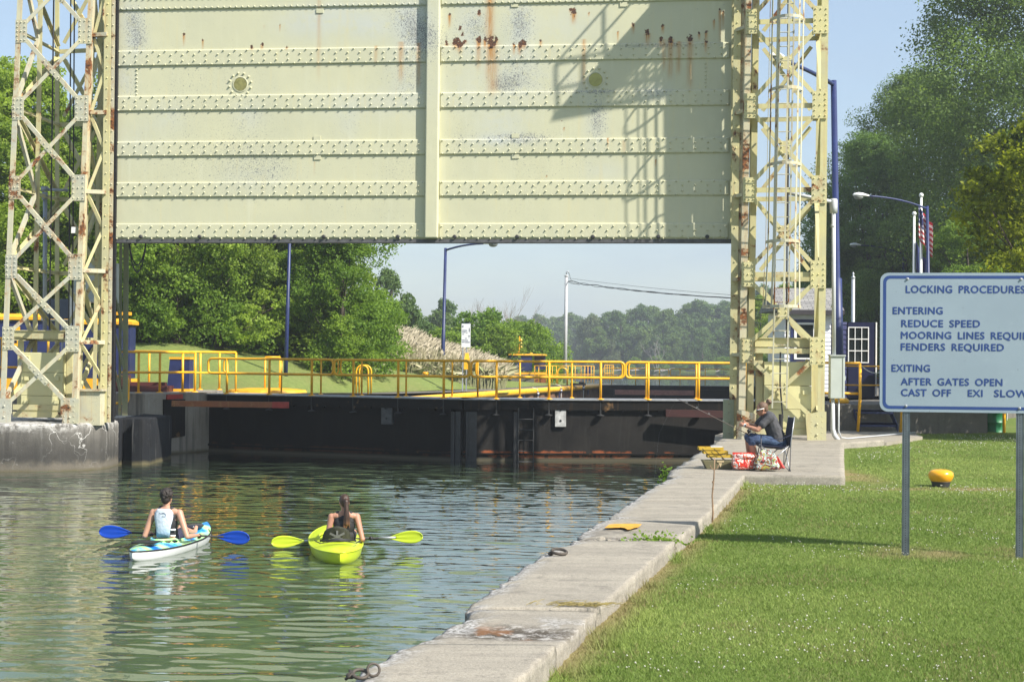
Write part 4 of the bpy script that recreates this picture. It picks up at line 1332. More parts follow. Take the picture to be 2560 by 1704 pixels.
# == railings
RAILG = 'yellow tube railings around the lock'
def interp_h(a, b, t): return a + (b - a) * t
def handrail(label, A, B, posts, h=1.07, r=.035, midf=.58, loop=True, base=True, cornr=.125, mat='yellow', group=RAILG, foot=True):
 """A, B: foot points of the two ends of the rails; posts: foot points"""
 A, B = Vector(A), Vector(B)
 root = empty('handrail', A, label, 'railing', group)
 up = Vector((0, 0, 1)); d = (B - A).normalized()
 if loop:
  zt, zm = h, h * midf
  c = min(cornr, (zt - zm) / 2 - .01)
  pts = []
  def arc(o, a0, a1):
   for t in np.linspace(a0, a1, 6): pts.append(o + d * (c * math.cos(t)) + up * (c * math.sin(t)))
  arc(B - d * c + up * (zt - c), math.pi / 2, 0); arc(B - d * c + up * (zm + c), 0, -math.pi / 2)
  arc(A + d * c + up * (zm + c), -math.pi / 2, -math.pi); arc(A + d * c + up * (zt - c), math.pi, math.pi / 2)
  m = MB(); m.tube(pts, r, 8, closed=True); m.build('rail_loop', MT[mat], root, True)
 else:
  m = MB(); m.tube([A + up * h, B + up * h], r, 8); m.build('top_rail', MT[mat], root, True)
  m = MB(); m.tube([A + up * h * midf, B + up * h * midf], r, 8); m.build('mid_rail', MT[mat], root, True)
 for p in posts:
  p = Vector(p[:3]); m = MB()
  m.tube([p, p + up * (h - .01)], r * 1.05, 8)
  if foot: m.lathe(p + up * .001, [(r * 3, -.012), (r * 3, .012), (r * 1.2, .03)], 10)
  m.build('post', MT[mat], root, True)
 return root
# == near mitre gates
GZ = 1.86
def leaf(A, B, label, plank):
 d = (B - A).normalized(); n = Vector((d.y, -d.x, 0)); L = (B - A).length
 root = empty('mitre_gate', A, label, 'lock gate', 'leaves of the near lock gate')
 def q(s, z, off=0): return A + d * s + n * off + Vector((0, 0, z))
 m = MB()
 m.obox(q(0, -2, -.5), d * L, n * .5, (0, 0, GZ - .30 + 2)); m.build('gate_skin', plank, root)
 m = MB()
 m.obox(q(0, GZ - .30, -1.2), d * L, n * 1.32, (0, 0, .28)); m.build('walkway_deck', MT['gate_dark'], root)
 m = MB(); m.obox(q(-.05, GZ - .02, -1.2), d * (L + .1), n * 1.37, (0, 0, .03)); m.build('walkway_edge', MT['gate_edge'], root)
 m = MB()
 for s in np.arange(.4, L, .52): m.obox(q(s, GZ - .34, .0), d * .05, n * .11, (0, 0, .32))
 m.obox(q(0, -.0 + WZ + .18, 0), d * L, n * .05, (0, 0, .05))
 m.build('deck_bracket', MT['gate_dark'], root)
 return root, q, d, n, L
MT['gate_dark2'] = None
def gate_leaf_mat(name, c1, c2, rustcol, amt):
 m, nt, b, out = newmat(name)
 k = NT(nt); v, xyz = k.geo()
 base = k.mix(k.rng(k.noise(v, .9, 5, .65), .35, .65), c1, c2)
 ms = nt.nodes.new('ShaderNodeMapping'); ms.inputs['Scale'].default_value = (4, 4, .4); nt.links.new(v, ms.inputs['Vector'])
 base = k.mix(k.rng(k.noise(ms.outputs[0], 1.5, 5, .65), .55, .75, 0, .5), base, tuple(x * 1.9 for x in c1))
 zz = k.math('ADD', xyz['Z'], k.math('MULTIPLY', k.math('SUBTRACT', k.noise(v, 2.6, 5, .7), .5), .22))
 band = k.math('MULTIPLY', k.rng(zz, .17, .22), k.rng(zz, .40, .34))
 base = k.mix(k.math('MULTIPLY', band, k.rng(k.noise(v, 1.1, 5, .7), .46, .54, 0, amt)), base, rustcol)
 base = k.mix(k.rng(xyz['Z'], .22, .14), base, (.09, .08, .055))
 nt.links.new(base, b.inputs['Base Color'])
 b.inputs['Roughness'].default_value = .65; b.inputs['Specular IOR Level'].default_value = .12
 k.bump(k.noise(v, 12, 5, .7), b, .25, .01)
 return m
mL = gate_leaf_mat('left_leaf_steel', (.013, .011, .009), (.007, .006, .005), (.060, .024, .011), .9)
mR = gate_leaf_mat('right_leaf_steel', (.024, .022, .020), (.012, .0115, .011), (.30, .09, .035), 1.0)
gl_, qL, dL, nL, LL_ = leaf(HA, MI, 'black steel leaf of the near mitre gate, left of the mitre post', mL)
gr_, qR, dR, nR, LR_ = leaf(MI, HB, 'black near mitre gate leaf right of the mitre post, rust band at the water', mR)
for root, q, L, s in ((gl_, qL, LL_, -1), (gr_, qR, LR_, 1)):
 m = MB()
 s0 = L - .34 if s < 0 else .06
 m.obox(q(s0, -1.5, .0), (q(1, 0) - q(0, 0)) * .30, (nL if s < 0 else nR) * .14, (0, 0, GZ - .36 + 1.5))
 m.obox(q(s0 + .08, -1.5, .14), (q(1, 0) - q(0, 0)) * .05, (nL if s < 0 else nR) * .05, (0, 0, GZ - .36 + 1.5))
 m.build('mitre_post', MT['gate_trim'], root)
def on_leaf(u, v, q, n, off=.05): return onplane(u, v, q(0, 0, off), n)
def splank(root, q, n, u0, u1, v0, v1, mat, nm, off=.1):
 m = MB(); m.prism([on_leaf(u0, v1, q, n, off), on_leaf(u1, v1, q, n, off), on_leaf(u1, v0, q, n, off), on_leaf(u0, v0, q, n, off)], n, .12)
 o = m.build(nm, mat, root)
 mm = MB()
 for f in (.3, .75):
  c = on_leaf((u0 + u1) / 2, v0 + (v1 - v0) * f, q, n, off + .001); mm.lathe(c, [(.035, 0), (.03, .012)], 10, axis=n)
 mm.build('bolt', MT['black'], o)
splank(gl_, qL, nL, 953, 979, 1002, 1060, MT['timber_dark'], 'rubbing_timber')
splank(gr_, qR, nR, 1388, 1415, 1007, 1066, MT['timber_pale'], 'rubbing_timber')
m = MB()
pa = [on_leaf(1296, 1035, qR, nR, .22), on_leaf(1334, 1035, qR, nR, .22)]
for p in pa: m.tube([Vector((p.x, p.y, 1.62)), Vector((p.x, p.y, -.5))], .018, 6)
for z in np.arange(.1, 1.5, .30): m.tube([Vector((pa[0].x, pa[0].y, z)), Vector((pa[1].x, pa[1].y, z))], .014, 6)
m.build('gate_ladder', MT['gate_trim'], gr_)
m = MB(); p = on_leaf(1284, 1040, qR, nR, .1); m.obox(Vector((p.x, p.y, -.5)), dR * .14, nR * .1, (0, 0, 2.0)); m.build('fender_post', MT['black'], gr_)
def leaf_pt(u, q, n, off):
 p = onplane(u, 900, q(0, 0, off), n); return Vector((p.x, p.y, GZ + .01))
def leaf_rail(q, n, ua, ub, ups, off, label):
 handrail(label, leaf_pt(ua, q, n, off), leaf_pt(ub, q, n, off), [leaf_pt(u, q, n, off) for u in ups], r=.036 if off > 0 else .026)
leaf_rail(qL, nL, 521, 833, (568, 674, 780), .08, 'yellow rail section at the left end of the near gate walkway')
leaf_rail(qL, nL, 836, 1175, (884, 996, 1110), .08, 'yellow rail section on the near gate walkway just left of the mitre')
leaf_rail(qR, nR, 1178, 1561, (1242, 1373, 1502), .08, 'yellow rail section on the near gate walkway just right of the mitre')
leaf_rail(qR, nR, 1564, 1880, (1621, 1747, 1865), .08, 'yellow rail section on the near gate walkway beside the right tower')
leaf_rail(qL, nL, 560, 846, (590, 704, 803), -1.1, 'thin second rail behind the left end of the near gate walkway')
leaf_rail(qL, nL, 852, 1172, (905, 1016, 1131), -1.1, 'thin second rail behind the near gate walkway left of the mitre')
leaf_rail(qR, nR, 1190, 1556, (1195, 1300, 1430), -1.1, 'thin second rail behind the near gate walkway right of the mitre')
leaf_rail(qR, nR, 1572, 1880, (1616, 1741, 1860), -1.1, 'thin second rail behind the near gate walkway by the right tower')
for q, n, root, us in ((qL, nL, gl_, (568, 674, 780, 884, 996, 1110)), (qR, nR, gr_, (1242, 1373, 1502, 1621, 1747))):
 for u in us:
  p = leaf_pt(u, q, n, .10); m = MB()
  m.tube([Vector((p.x, p.y, GZ - .02)), Vector((p.x, p.y, GZ - .42))], .025, 6)
  m.lathe(Vector((p.x, p.y, GZ - .46)), [(.11, 0), (.11, .02), (.03, .05)], 10)
  m.build('post_bracket', MT['gate_trim'], root)
m = MB()
a, b = P(430, 1008, 41.6), P(722, 1012, 41.9)
m.beam(a, b, .17, .16, (0, -1, 0)); sp = m.build('operating_spar', MT['rust_beam'])
tag(sp, 'rust brown steel spar with a red tip, reaching over the left gate leaf', 'beam')
m = MB(); m.beam(b - (b - a).normalized() * .48, b + (b - a).normalized() * .004, .178, .168, (0, -1, 0)); m.build('spar_tip', MT['red_oxide'], sp)
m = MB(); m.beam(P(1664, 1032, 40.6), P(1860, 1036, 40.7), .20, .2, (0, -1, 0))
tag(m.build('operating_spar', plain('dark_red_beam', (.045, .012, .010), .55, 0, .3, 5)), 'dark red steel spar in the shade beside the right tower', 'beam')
# == far gate with its railings
FGZ = 1.42
FM, FB = FA + Vector((9.0, -.6, 0)), FA + Vector((19, -3.0, 0))
for A, B, lb in ((FA, FM, 'far black lock gate leaf left of its mitre, seen over the near walkway'), (FM, FB, 'far black lock gate leaf right of its mitre, partly behind the right tower')):
 d = (B - A).normalized(); n = Vector((d.y, -d.x, 0)); L = (B - A).length
 root = empty('mitre_gate', A, lb, 'lock gate', 'leaves of the far lock gate')
 m = MB(); m.obox(A + Vector((0, 0, -2)) - n * .5, d * L, n * .5, (0, 0, FGZ + 1.75)); m.build('gate_skin', mL, root)
 m = MB(); m.obox(A + Vector((0, 0, FGZ - .24)) - n * 1.1, d * L, n * 1.25, (0, 0, .24)); m.build('walkway_deck', MT['gate_dark'], root)
 m = MB()
 for s in np.arange(1, L, 2.6): m.obox(A + d * s + n * .05 + Vector((0, 0, FGZ - .7)), d * .06, n * .1, (0, 0, .46))
 m.build('post_bracket', MT['gate_trim'], root)
 cuts = [(.3, L * .5 - .05), (L * .5 + .05, L - .1)]
 for i, (s0, s1) in enumerate(cuts):
  P_ = lambda s: A + d * s + Vector((0, 0, FGZ + .01))
  handrail('distant yellow rail %s the far gate leaf %s' % (('along the left half of', 'along the right half of')[i], 'left of its mitre' if A is FA else 'right of its mitre'), P_(s0), P_(s1), [P_(s0 + (s1 - s0) * t) for t in (.14, .5, .86)], 1.05, .026, foot=False)
m = MB(); m.beam(FA + Vector((1.0, -1.2, 1.0)), FA + Vector((5.9, -1.4, 1.0)), .30, .3, (0, -1, 0))
tag(m.build('operating_spar', plain('faded_pink_beam', (.30, .13, .10), .6, 0, .3, 5)), 'faded red steel spar in front of the far lock gate', 'beam')
m = MB(); m.box(FA + Vector((11.6, -1.4, .9)), .22, .1, .7); m.box(FA + Vector((11.7, -1.44, 1.1)), .3, .1, .2)
tag(m.build('water_gauge', plain('pale_blue_plate', (.30, .45, .50), .5)), 'small pale blue gauge plate on the far lock gate', 'gauge')
def chw(u, v, off=.28):
 return onplane(u, v, HA + nC * off, nC)
for i, (u, v, lb) in enumerate(((1345, 983, 'blue and white float on a cord, nearest of three over the yellow beam'), (1403, 975, 'blue and white float on a cord, middle one over the yellow beam'), (1459, 968, 'blue and white float on a cord, farthest over the yellow beam'))):
 c = chw(u, v)
 root = empty('float', c, lb, 'float', 'floats hung over the chamber beam')
 k_ = c.y / 3556 * 1.0
 m = MB(); m.lathe(c, [(.01, -7 * k_), (2.6 * k_, -5 * k_), (3 * k_, -2.2 * k_)], 10); m.build('float_base', MT['blue'], root, True)
 m = MB(); m.lathe(c, [(3 * k_, -2.2 * k_), (3.0 * k_, 1.8 * k_)], 10); m.build('float_band', MT['white'], root, True)
 m = MB(); m.lathe(c, [(3.0 * k_, 1.8 * k_), (2.4 * k_, 4 * k_), (.01, 5.5 * k_)], 10); m.build('float_cap', MT['blue'], root, True)
 m = MB(); m.tube([c + Vector((0, 0, 5 * k_)), c + Vector((-.03, 0, 11 * k_)), c + Vector((-.12, .02, 15 * k_)) - nC * .2], .016, 5); m.tube([c - Vector((0, 0, 6 * k_)), c - Vector((0, 0, 26 * k_))], .016, 5); m.build('cord', MT['white'], root)
for u, v, lb in ((1310, 995, 'left'), (1398, 987, 'middle'), (1470, 980, 'right')):
 c = chw(u, v, .06); m = MB(); m.obox(c - ax * .10 - Vector((0, 0, .16)), ax * .2, nC * .02, (0, 0, .36))
 o = m.build('depth_plate', MT['blue']); tag(o, 'small blue depth plate on the brown piling, %s one of three' % lb, 'plate', 'depth plates on the piling')
# == left bank: machine houses, cabinet, rails, lamps
def rounded_roof(m, x0, x1, y0, y1, z, h, ov=.08):
 a = [(x0 - ov, y0 - ov), (x1 + ov, y0 - ov), (x1 + ov, y1 + ov), (x0 - ov, y1 + ov)]
 b = [(x0, y0), (x1, y0), (x1, y1), (x0, y1)]
 i_ = .22
 c = [(x0 + i_, y0 + i_), (x1 - i_, y0 + i_), (x1 - i_, y1 - i_), (x0 + i_, y1 - i_)]
 vs = [(*p, z) for p in a] + [(*p, z + h * .45) for p in a] + [(*p, z + h * .8) for p in b] + [(*p, z + h) for p in c]
 fs = [(3, 2, 1, 0)]
 for r in range(3):
  for k in range(4):
   k2 = (k + 1) % 4; fs.append((r * 4 + k, r * 4 + k2, r * 4 + 4 + k2, r * 4 + 4 + k))
 fs.append((12, 13, 14, 15)); m.add(vs, fs)
def machine_house(u0, u1, d, vtop, label, number=None, dep=2.0, yb=None):
 a, b = P(u0, 900, d), P(u1, 900, d)
 zt = P(u0, vtop, d).z; zb = PLZ
 root = empty('machine_house', ((a.x + b.x) / 2, d, zb), label, 'machine house', 'blue lock machinery houses')
 m = MB(); m.obox((a.x, a.y, zb + .38), (b.x - a.x, 0, 0), (0, dep, 0), (0, 0, zt - .16 - zb - .38))
 for x in np.arange(a.x + .06, b.x, .12):
  for z in (zb + .46, zt - .22): m.rivet((x, a.y, z), (0, -1, 0), .012, .01)
 for x in np.linspace(a.x + .04, b.x - .04, max(2, int((b.x - a.x) / .75))):
  for z in np.arange(zb + .5, zt - .3, .13): m.rivet((x, a.y, z), (0, -1, 0), .012, .01)
 for y in np.arange(a.y + .1, a.y + dep, .13):
  for z in (zb + .46, zt - .22): m.rivet((b.x, y, z), (1, 0, 0), .012, .01)
 m.build('wall', MT['blue'], root)
 m = MB(); rounded_roof(m, a.x, b.x, a.y, a.y + dep, zt - .13, .20); m.build('roof', MT['yellow_trim'], root)
 m = MB(); m.obox((a.x - .08, a.y - .10, zb), (b.x - a.x + .16, 0, 0), (0, dep + .2, 0), (0, 0, .36)); m.build('plinth', MT['yellow_trim'], root)
 return root, a, b, zt
h1, a1, b1, zt1 = machine_house(-150, 154, 44.5, 787, 'blue riveted machine house numbered 1 with yellow roof behind the left tower', dep=.7)
tx = bpy.data.curves.new('num', 'FONT'); tx.body = '1'; tx.size = 1
def text_mesh(name, body, size, mat, parent, origin, xdir, up, thick=.002, bold=.0, align='LEFT', width=None, word=1.0, sp=1.0):
 """flat lettering as real mesh; origin = left end of the baseline"""
 c = bpy.data.curves.new(name, 'FONT')
 c.body = body; c.size = size; c.extrude = thick; c.offset = bold * size; c.align_x = align
 c.space_word = word; c.space_character = sp
 c.resolution_u = 3
 tmp = bpy.data.objects.new('tmp_text', c)
 COL.objects.link(tmp)
 dg = bpy.context.evaluated_depsgraph_get(); dg.update()
 me = bpy.data.meshes.new_from_object(tmp.evaluated_get(dg))
 COL.objects.unlink(tmp); bpy.data.objects.remove(tmp)
 x = Vector(xdir).normalized(); y = Vector(up).normalized(); z = x.cross(y)
 co = np.empty(len(me.vertices) * 3); me.vertices.foreach_get('co', co); co = co.reshape(-1, 3)
 if width: co[:, 0] *= width / max(1e-6, co[:, 0].max() - co[:, 0].min())
 w = wloc(parent); o = Vector(origin)
 M3 = np.array([list(x), list(y), list(z)])
 co = co @ M3 + np.array(o - w)
 me.vertices.foreach_set('co', co.ravel()); me.update()
 me.name = name
 return link(name, me, mat, parent)
bpy.data.curves.remove(tx)
p0 = P(35, 866, 44.46); s_ = 44.46 / FPX
m = MB()
x_, z_ = p0.x, p0.z; k_ = s_
m.prism([(x_ + X * k_, p0.y - .03, z_ + Z * k_) for X, Z in [(1, 0), (20, 0), (20, 8), (15, 8), (15, 50), (8, 50), (1, 41), (1, 34), (8, 38), (8, 8), (1, 8)]], (0, -1, 0), .015)
m.build('numeral', MT['yellow'], h1)
h2, a2, b2, zt2 = machine_house(204, 324, 45.6, 800, 'smaller blue riveted machine house with yellow roof between the left tower and the lawn', dep=.7)
m = MB(); m.box((a1.x + 5.6, 44.85, zt1 + .10), .5, .3, .1); m.build('roof_hatch', MT['yellow_trim'], h1)
root = empty('solar_panel', P(146, 800, 42.0), 'dark tilted solar panel above the blue machine house behind the left tower', 'solar panel')
c = P(146, 772, 42.0); m = MB()
m.obox(c + Vector((-.42, -.15, -.30)), (.85, 0, 0), (0, .30, .58), (0, -.03, .015)); m.build('panel', MT['glass_dark'], root)
m = MB()
for a_, b_ in (((-.44, -.17, -.33), (.44, -.17, -.33)), ((-.44, .15, .28), (.44, .15, .28)), ((-.44, -.17, -.33), (-.44, .15, .28)), ((.44, -.17, -.33), (.44, .15, .28))): m.tube([c + Vector(a_), c + Vector(b_)], .02, 6)
m.build('panel_frame', MT['white'], root)
m = MB(); m.tube([c + Vector((.1, .1, -.1)), Vector((c.x + .1, c.y + .1, 1.9))], .035, 8); m.build('panel_post', MT['grey_pipe'], root)
m = MB()
m.tube([P(112, 845, 38.2), P(113, 480, 38.2)], .055, 10); m.lathe(P(112, 490, 38.2), [(.08, -.1), (.08, .1)], 10); m.lathe(P(112, 650, 38.2), [(.065, -.05), (.065, .05)], 10)
m.tube([P(113, 474, 38.2), P(170, 476, 38.2)], .04, 10); m.box(P(112, 472, 38.2), .17, .15, .12)
tag(m.build('vent_pipe', MT['grey_pipe'], None, True), 'grey blue pipe with an elbow rising behind the left tower', 'pipe')
m = MB(); p = P(184, 575, 36.7); m.box(p, .12, .012, .16)
tag(m.build('paper_notice', MT['white']), 'small white paper notice fixed inside the left tower leg', 'notice')
m = MB(); m.box(P(242, 705, 41.5), 1.2, .5, 1.1); m.box(P(242, 752, 41.4), 1.3, .55, .1)
tag(m.build('control_box', MT['grey_box']), 'pale grey control box standing on posts behind the left tower', 'box')
m = MB(); p = P(180, 790, 40); m.box(p, .14, .06, 1.3)
tag(m.build('white_post', MT['white']), 'white post behind the left tower near the solar panel', 'post')
a, b = P(419, 990, 44.6), P(472, 990, 44.6)
root = empty('cabinet', ((a.x + b.x) / 2, 44.9, PLZ), 'blue steel cabinet with yellow top behind the left rails', 'cabinet')
zt = P(440, 893, 44.6).z
m = MB()
m.hexa([(a.x - .03, a.y, PLZ + .08), (b.x, b.y, PLZ + .08), (b.x, b.y + .6, PLZ + .08), (a.x - .03, a.y + .6, PLZ + .08), (a.x + .05, a.y + .03, zt - .06), (b.x, b.y + .03, zt - .06), (b.x, b.y + .6, zt - .06), (a.x + .05, a.y + .6, zt - .06)])
m.build('cabinet_body', MT['blue'], root)
m = MB(); m.obox((a.x + .03, a.y, zt - .058), (b.x - a.x, 0, 0), (0, .65, 0), (0, 0, .07)); m.build('lid', MT['yellow_trim'], root)
m = MB(); m.obox((a.x - .08, a.y - .05, PLZ + .0), (b.x - a.x + .12, 0, 0), (0, .7, 0), (0, 0, .08)); m.build('foot_frame', MT['yellow_trim'], root)
m = MB(); m.obox((b.x - .16, a.y - .012, PLZ + .1), (.012, 0, 0), (0, .012, 0), (0, 0, zt - PLZ - .2)); m.box((b.x - .22, a.y - .02, PLZ + .7), .03, .04, .14); m.build('door_seam', MT['black'], root)
def lb(u, d, z=PLZ): p = P(u, 900, d); return Vector((p.x, p.y, z))
def railing_pts(us, d0, d1, z=PLZ):
 u0, u1 = us[0], us[-1]
 return [lb(u, d0 + (d1 - d0) * (u - u0) / (u1 - u0), z) for u in us]
ps = railing_pts([300, 347, 400, 457, 488], 41.9, 43.9)
handrail('yellow rail with square posts on the lock wall in front of the blue cabinet', ps[0], ps[-1], ps[1:], 1.22, .036, .5, loop=False)
ps = railing_pts([300, 373, 501, 549, 590], 46, 47.5)
handrail('taller yellow rail with tall posts behind the blue cabinet', ps[0], ps[-1], ps[1:], 1.25, .034, .45, loop=False)
for u, d in ((373, 46.4), (501, 46.6), (549, 46.8)):
 pass
ps = railing_pts([5, 50, 120], 43.2, 43.4)
handrail('yellow rail in front of the machine house numbered 1', ps[0] - Vector((2, 0, 0)), ps[-1], ps, 1.6, .035, .45, loop=False)
ps = railing_pts([262, 322], 40.9, 41.0, 1.55)
handrail('small low yellow rail with rounded end beside the rear guide posts', ps[0], ps[1], [railing_pts([312, 322], 41, 41.0, 1.2)[0]], .85, .035, .1)
m = MB(); p = P(340, 985, 44.3); m.box((p.x, p.y, PLZ + .09), 2.2, 1.2, .18); m.box((p.x + .1, p.y - .1, PLZ + .24), 1.7, .3, .1); m.box((p.x - .7, p.y + .2, PLZ + .35), .8, .6, .3)
tag(m.build('machinery_plinth', plain('brown_red_steel', (.085, .02, .018), .5, 0, .25, 4)), 'low brown red steel machinery plinth left of the blue cabinet', 'plinth')
m = MB(); p = lb(700, 46.6); m.lathe((p.x - .4, p.y, PLZ - .05), [(1.3, 0), (1.25, .08), (.7, .13)], 20)
tag(m.build('yellow_slab', MT['yellow_trim']), 'low yellow painted slab at the foot of the left lamp post', 'slab')
ps = railing_pts([663, 700], 47.0, 47.2)
handrail('short yellow rail with a slanting brace by the left lamp post', ps[0], ps[1], ps, 1.1, .03, .5, loop=False)
for (u, d, w, h, z, lb_) in ((906, 50, .42, 1.0, 1.74, 'yellow hooped grab rails over the chamber ladder near the left leaf'), (1405, 89, .62, 1.1, 1.40, 'yellow hooped grab rails at the far end of the chamber')):
 p = P(u, 900, d); root = empty('grab_rail', (p.x, p.y, z), lb_, 'grab rail', 'hooped grab rails')
 for k in (0, .35):
  pts = [Vector((p.x - w / 2 + k * .2, p.y + k, z))] + [Vector((p.x + k * .2 - w / 2 * math.cos(t), p.y + k, z + h - w / 2 + w / 2 * math.sin(t))) for t in np.linspace(0, math.pi, 10)] + [Vector((p.x + w / 2 + k * .2, p.y + k, z))]
  m = MB(); m.tube(pts, .03, 8); m.build('hoop', MT['yellow'], root, True)
def bollard_mesh():
 m = MB(); m.lathe((0, 0, 0), [(.145, -.1), (.145, .06), (.155, .10), (.17, .13)], 28); b_ = m.mesh('bollard_base')
 m = MB(); m.lathe((0, 0, 0), [(.13, .09), (.165, .12), (.195, .17), (.207, .22), (.20, .262), (.165, .295), (.10, .315), (.02, .32)], 28); h_ = m.mesh('bollard_head')
 return b_, h_
bb, bh = bollard_mesh()
bb.materials.append(plain('tarred_bollard_base', (.03, .03, .03), .6, 0, .3, 8)); bh.materials.append(plain('bollard_yellow', (.78, .36, .012), .28, 0, .12, 5))
for me_ in (bb, bh): me_.polygons.foreach_set('use_smooth', np.ones(len(me_.polygons), dtype=bool))
def bollard(x, y, z, sc, label, grp='yellow mooring bollards'):
 root = empty('bollard', (x, y, z), label, 'bollard', grp); root.scale = (sc, sc, sc)
 for nm, me_ in (('base', bb), ('head', bh)):
  o = bpy.data.objects.new(nm, me_); COL.objects.link(o); o.parent = root; WLOC[o.name] = wloc(root)
p = G(2352, 1217, LZ); bollard(p.x, p.y, float(lawn_z(p.x, p.y)) - .025, .97, 'large yellow mushroom bollard on the near right lawn beside the sign post')
for (u, v, d, sc, lb_) in ((915, 974, 65, .72, 'yellow bollard on the far lawn behind the hooped grab rails'), (1063, 972, 72, .78, 'yellow bollard on the far lawn left of the middle lamp post'), (1177, 966, 80, .82, 'yellow bollard on the far lawn right of the small white sign'), (1273, 963, 86, .82, 'yellow bollard on the far lawn in front of the far blue hut')):
 p = P(u, v, d); bollard(p.x, p.y, float(left_z(p.x, p.y)) + .02, sc, lb_)
def lamp(base, top, arm_to, label, r0=.07, r1=.045, pole_mat='blue_lamp', head_scale=1.0, plinth=True, grp='blue lamp posts', rise=.35):
 base, top = Vector(base), Vector(top)
 root = empty('lamp_post', base, label, 'lamp post', grp)
 m = MB(); mid_ = base + (top - base) * .42
 m.tube([base, mid_, mid_ + (top - base).normalized() * .02, top], [r0, r0 * .92, r1 * 1.15, r1], 12); m.build('pole', MT[pole_mat], root, True)
 if plinth:
  m = MB(); m.lathe(base + Vector((0, 0, -.05)), [(r0 * 2.2, 0), (r0 * 2.1, .10), (r0 * 1.3, .16)], 14); m.build('pole_base', MT['white'], root)
 if arm_to is not None:
  e = Vector(arm_to); s = top - (top - base).normalized() * .12
  pts = []
  for t in np.linspace(0, 1, 12):
   p = s + (e - s) * t; p.z = s.z + (e.z - s.z) * (1 - (1 - t) ** 2.2); pts.append(p)
  m = MB(); m.tube(pts, [r1 * .75 - .012 * t for t in np.linspace(0, 1, 12)], 8); m.build('arm', MT[pole_mat], root, True)
  d = (pts[-1] - pts[-2]).normalized(); hs = head_scale
  rot = d.to_track_quat('X', 'Z').to_matrix()
  m = MB()
  xs = [0, .12, .3, .5, .68, .76]; ws = [.05, .07, .15, .17, .12, .02]; hsz = [.05, .07, .11, .12, .08, .01]
  seg_ = 14; vs = []
  for x, w_, h_ in zip(xs, ws, hsz):
   for k in range(seg_):
    t = 2 * math.pi * k / seg_
    vs.append(e + rot @ Vector((x * hs, w_ * hs * math.cos(t), (h_ * math.sin(t) if math.sin(t) > 0 else h_ * .35 * math.sin(t)) * hs)))
  fs = [(i * seg_ + k, i * seg_ + (k + 1) % seg_, (i + 1) * seg_ + (k + 1) % seg_, (i + 1) * seg_ + k) for i in range(len(xs) - 1) for k in range(seg_)]
  fs += [tuple(range(seg_))[::-1], tuple((len(xs) - 1) * seg_ + k for k in range(seg_))]
  m.add(vs, fs); hd = m.build('lamp_head', MT['white'], root, True)
  m = MB(); m.ellipsoid(e + rot @ Vector((.48 * hs, 0, -.05 * hs)), .22 * hs, .14 * hs, .12 * hs, 12, 8, rot); m.build('lens', plain('lamp_lens', (.22, .23, .22), .25, 0, .1, 3), hd, True)
 return root
lamp(P(713, 976, 57), P(729, 430, 57.4), None, 'straight blue lamp post left of centre under the gate, its head hidden above', .085, .06)
lamp(P(1105, 972, 75), P(1114, 620, 75.4), P(1209, 609, 74.5), 'blue lamp post in the centre with a pale cobra head under the gate', .11, .075, head_scale=1.15)
lamp(P(2098, 1060, 42.5), P(2084, 202, 43.2), P(1962, 152, 40.5), 'tall thick blue lamp post beside the right tower', .17, .09, head_scale=1.15, plinth=False)
lamp(P(2325, 1000, 58), P(2318, 515, 58), P(2172, 490, 57), 'higher of two blue lamp posts behind the sign, its arm above the flagpoles', .085, .06, head_scale=1.0, plinth=False)
lamp(P(2262, 980, 80), P(2258, 630, 80), P(2152, 613, 79), 'farther blue lamp post behind the sign with a lower arm', .085, .06, head_scale=.95, plinth=False)
lamp(P(2240, 980, 110), P(2236, 690, 110), P(2040, 677, 104), 'farthest lamp head, showing through the right side of the right tower', .085, .06, head_scale=1.1, plinth=False)
a, b = P(1412, 955, 97), P(1416, 690, 97)
root = empty('utility_pole', a, 'pale grey utility pole with wires running to the right', 'utility pole')
m = MB(); m.tube([a - Vector((0, 0, .5)), b], [.14, .11], 14); m.lathe(b, [(.14, -.03), (.14, .03), (.05, .1)], 14); m.build('pole', plain('pale_pole', (.46, .47, .48), .6, .1, .12, 3), root, True)
m = MB(); m.tube([b, b + Vector((0, 0, .28)), b + Vector((.10, 0, .33)), b + Vector((.16, 0, .22))], .04, 8); m.build('weatherhead', MT['grey_steel'], root, True)
e1 = P(2010, 752, 62); s1 = P(1420, 703, 97)
m = MB()
def sagline(s, e, sag, wob=0):
 pts = []
 for t in np.linspace(0, 1, 50):
  p = s + (e - s) * t; p.z -= 4 * sag * t * (1 - t) - wob * math.sin(t * 44) * (1 - t) ** 2; pts.append(p)
 return pts
m.tube(sagline(s1, e1, .22, .07), .028, 5); m.tube(sagline(s1 + Vector((0, 0, -.03)), e1 + Vector((0, 0, -.02)), .20, -.09), .016, 5)
m.tube(sagline(s1 + Vector((0, 0, .22)), e1 + Vector((0, 0, .04)), .12), .010, 5)
m.tube([b + Vector((.16, 0, .24)), b + Vector((.3, 0, -.25)), s1 + Vector((.8, 0, -.25)), s1], .014, 5)
m.build('service_wire', MT['cable'], root)
a, b = P(1274, 926, 92), P(1343, 926, 92)
root = empty('machine_house', (a.x, a.y, 1.5), 'far small blue hut with yellow roof and beacon on the left bank', 'machine house', 'blue lock machinery houses')
zt = P(1300, 888, 92).z; zb = P(1300, 927, 92).z
m = MB(); m.obox((a.x, 92, zb), (1.45, 0, 0), (0, 1.6, 0), (0, 0, zt - zb)); m.obox((a.x + 1.62, 92.9, zb + .1), (.72, 0, 0), (0, 1.2, 0), (0, 0, zt - zb - .1))
m.build('wall', MT['blue'], root)
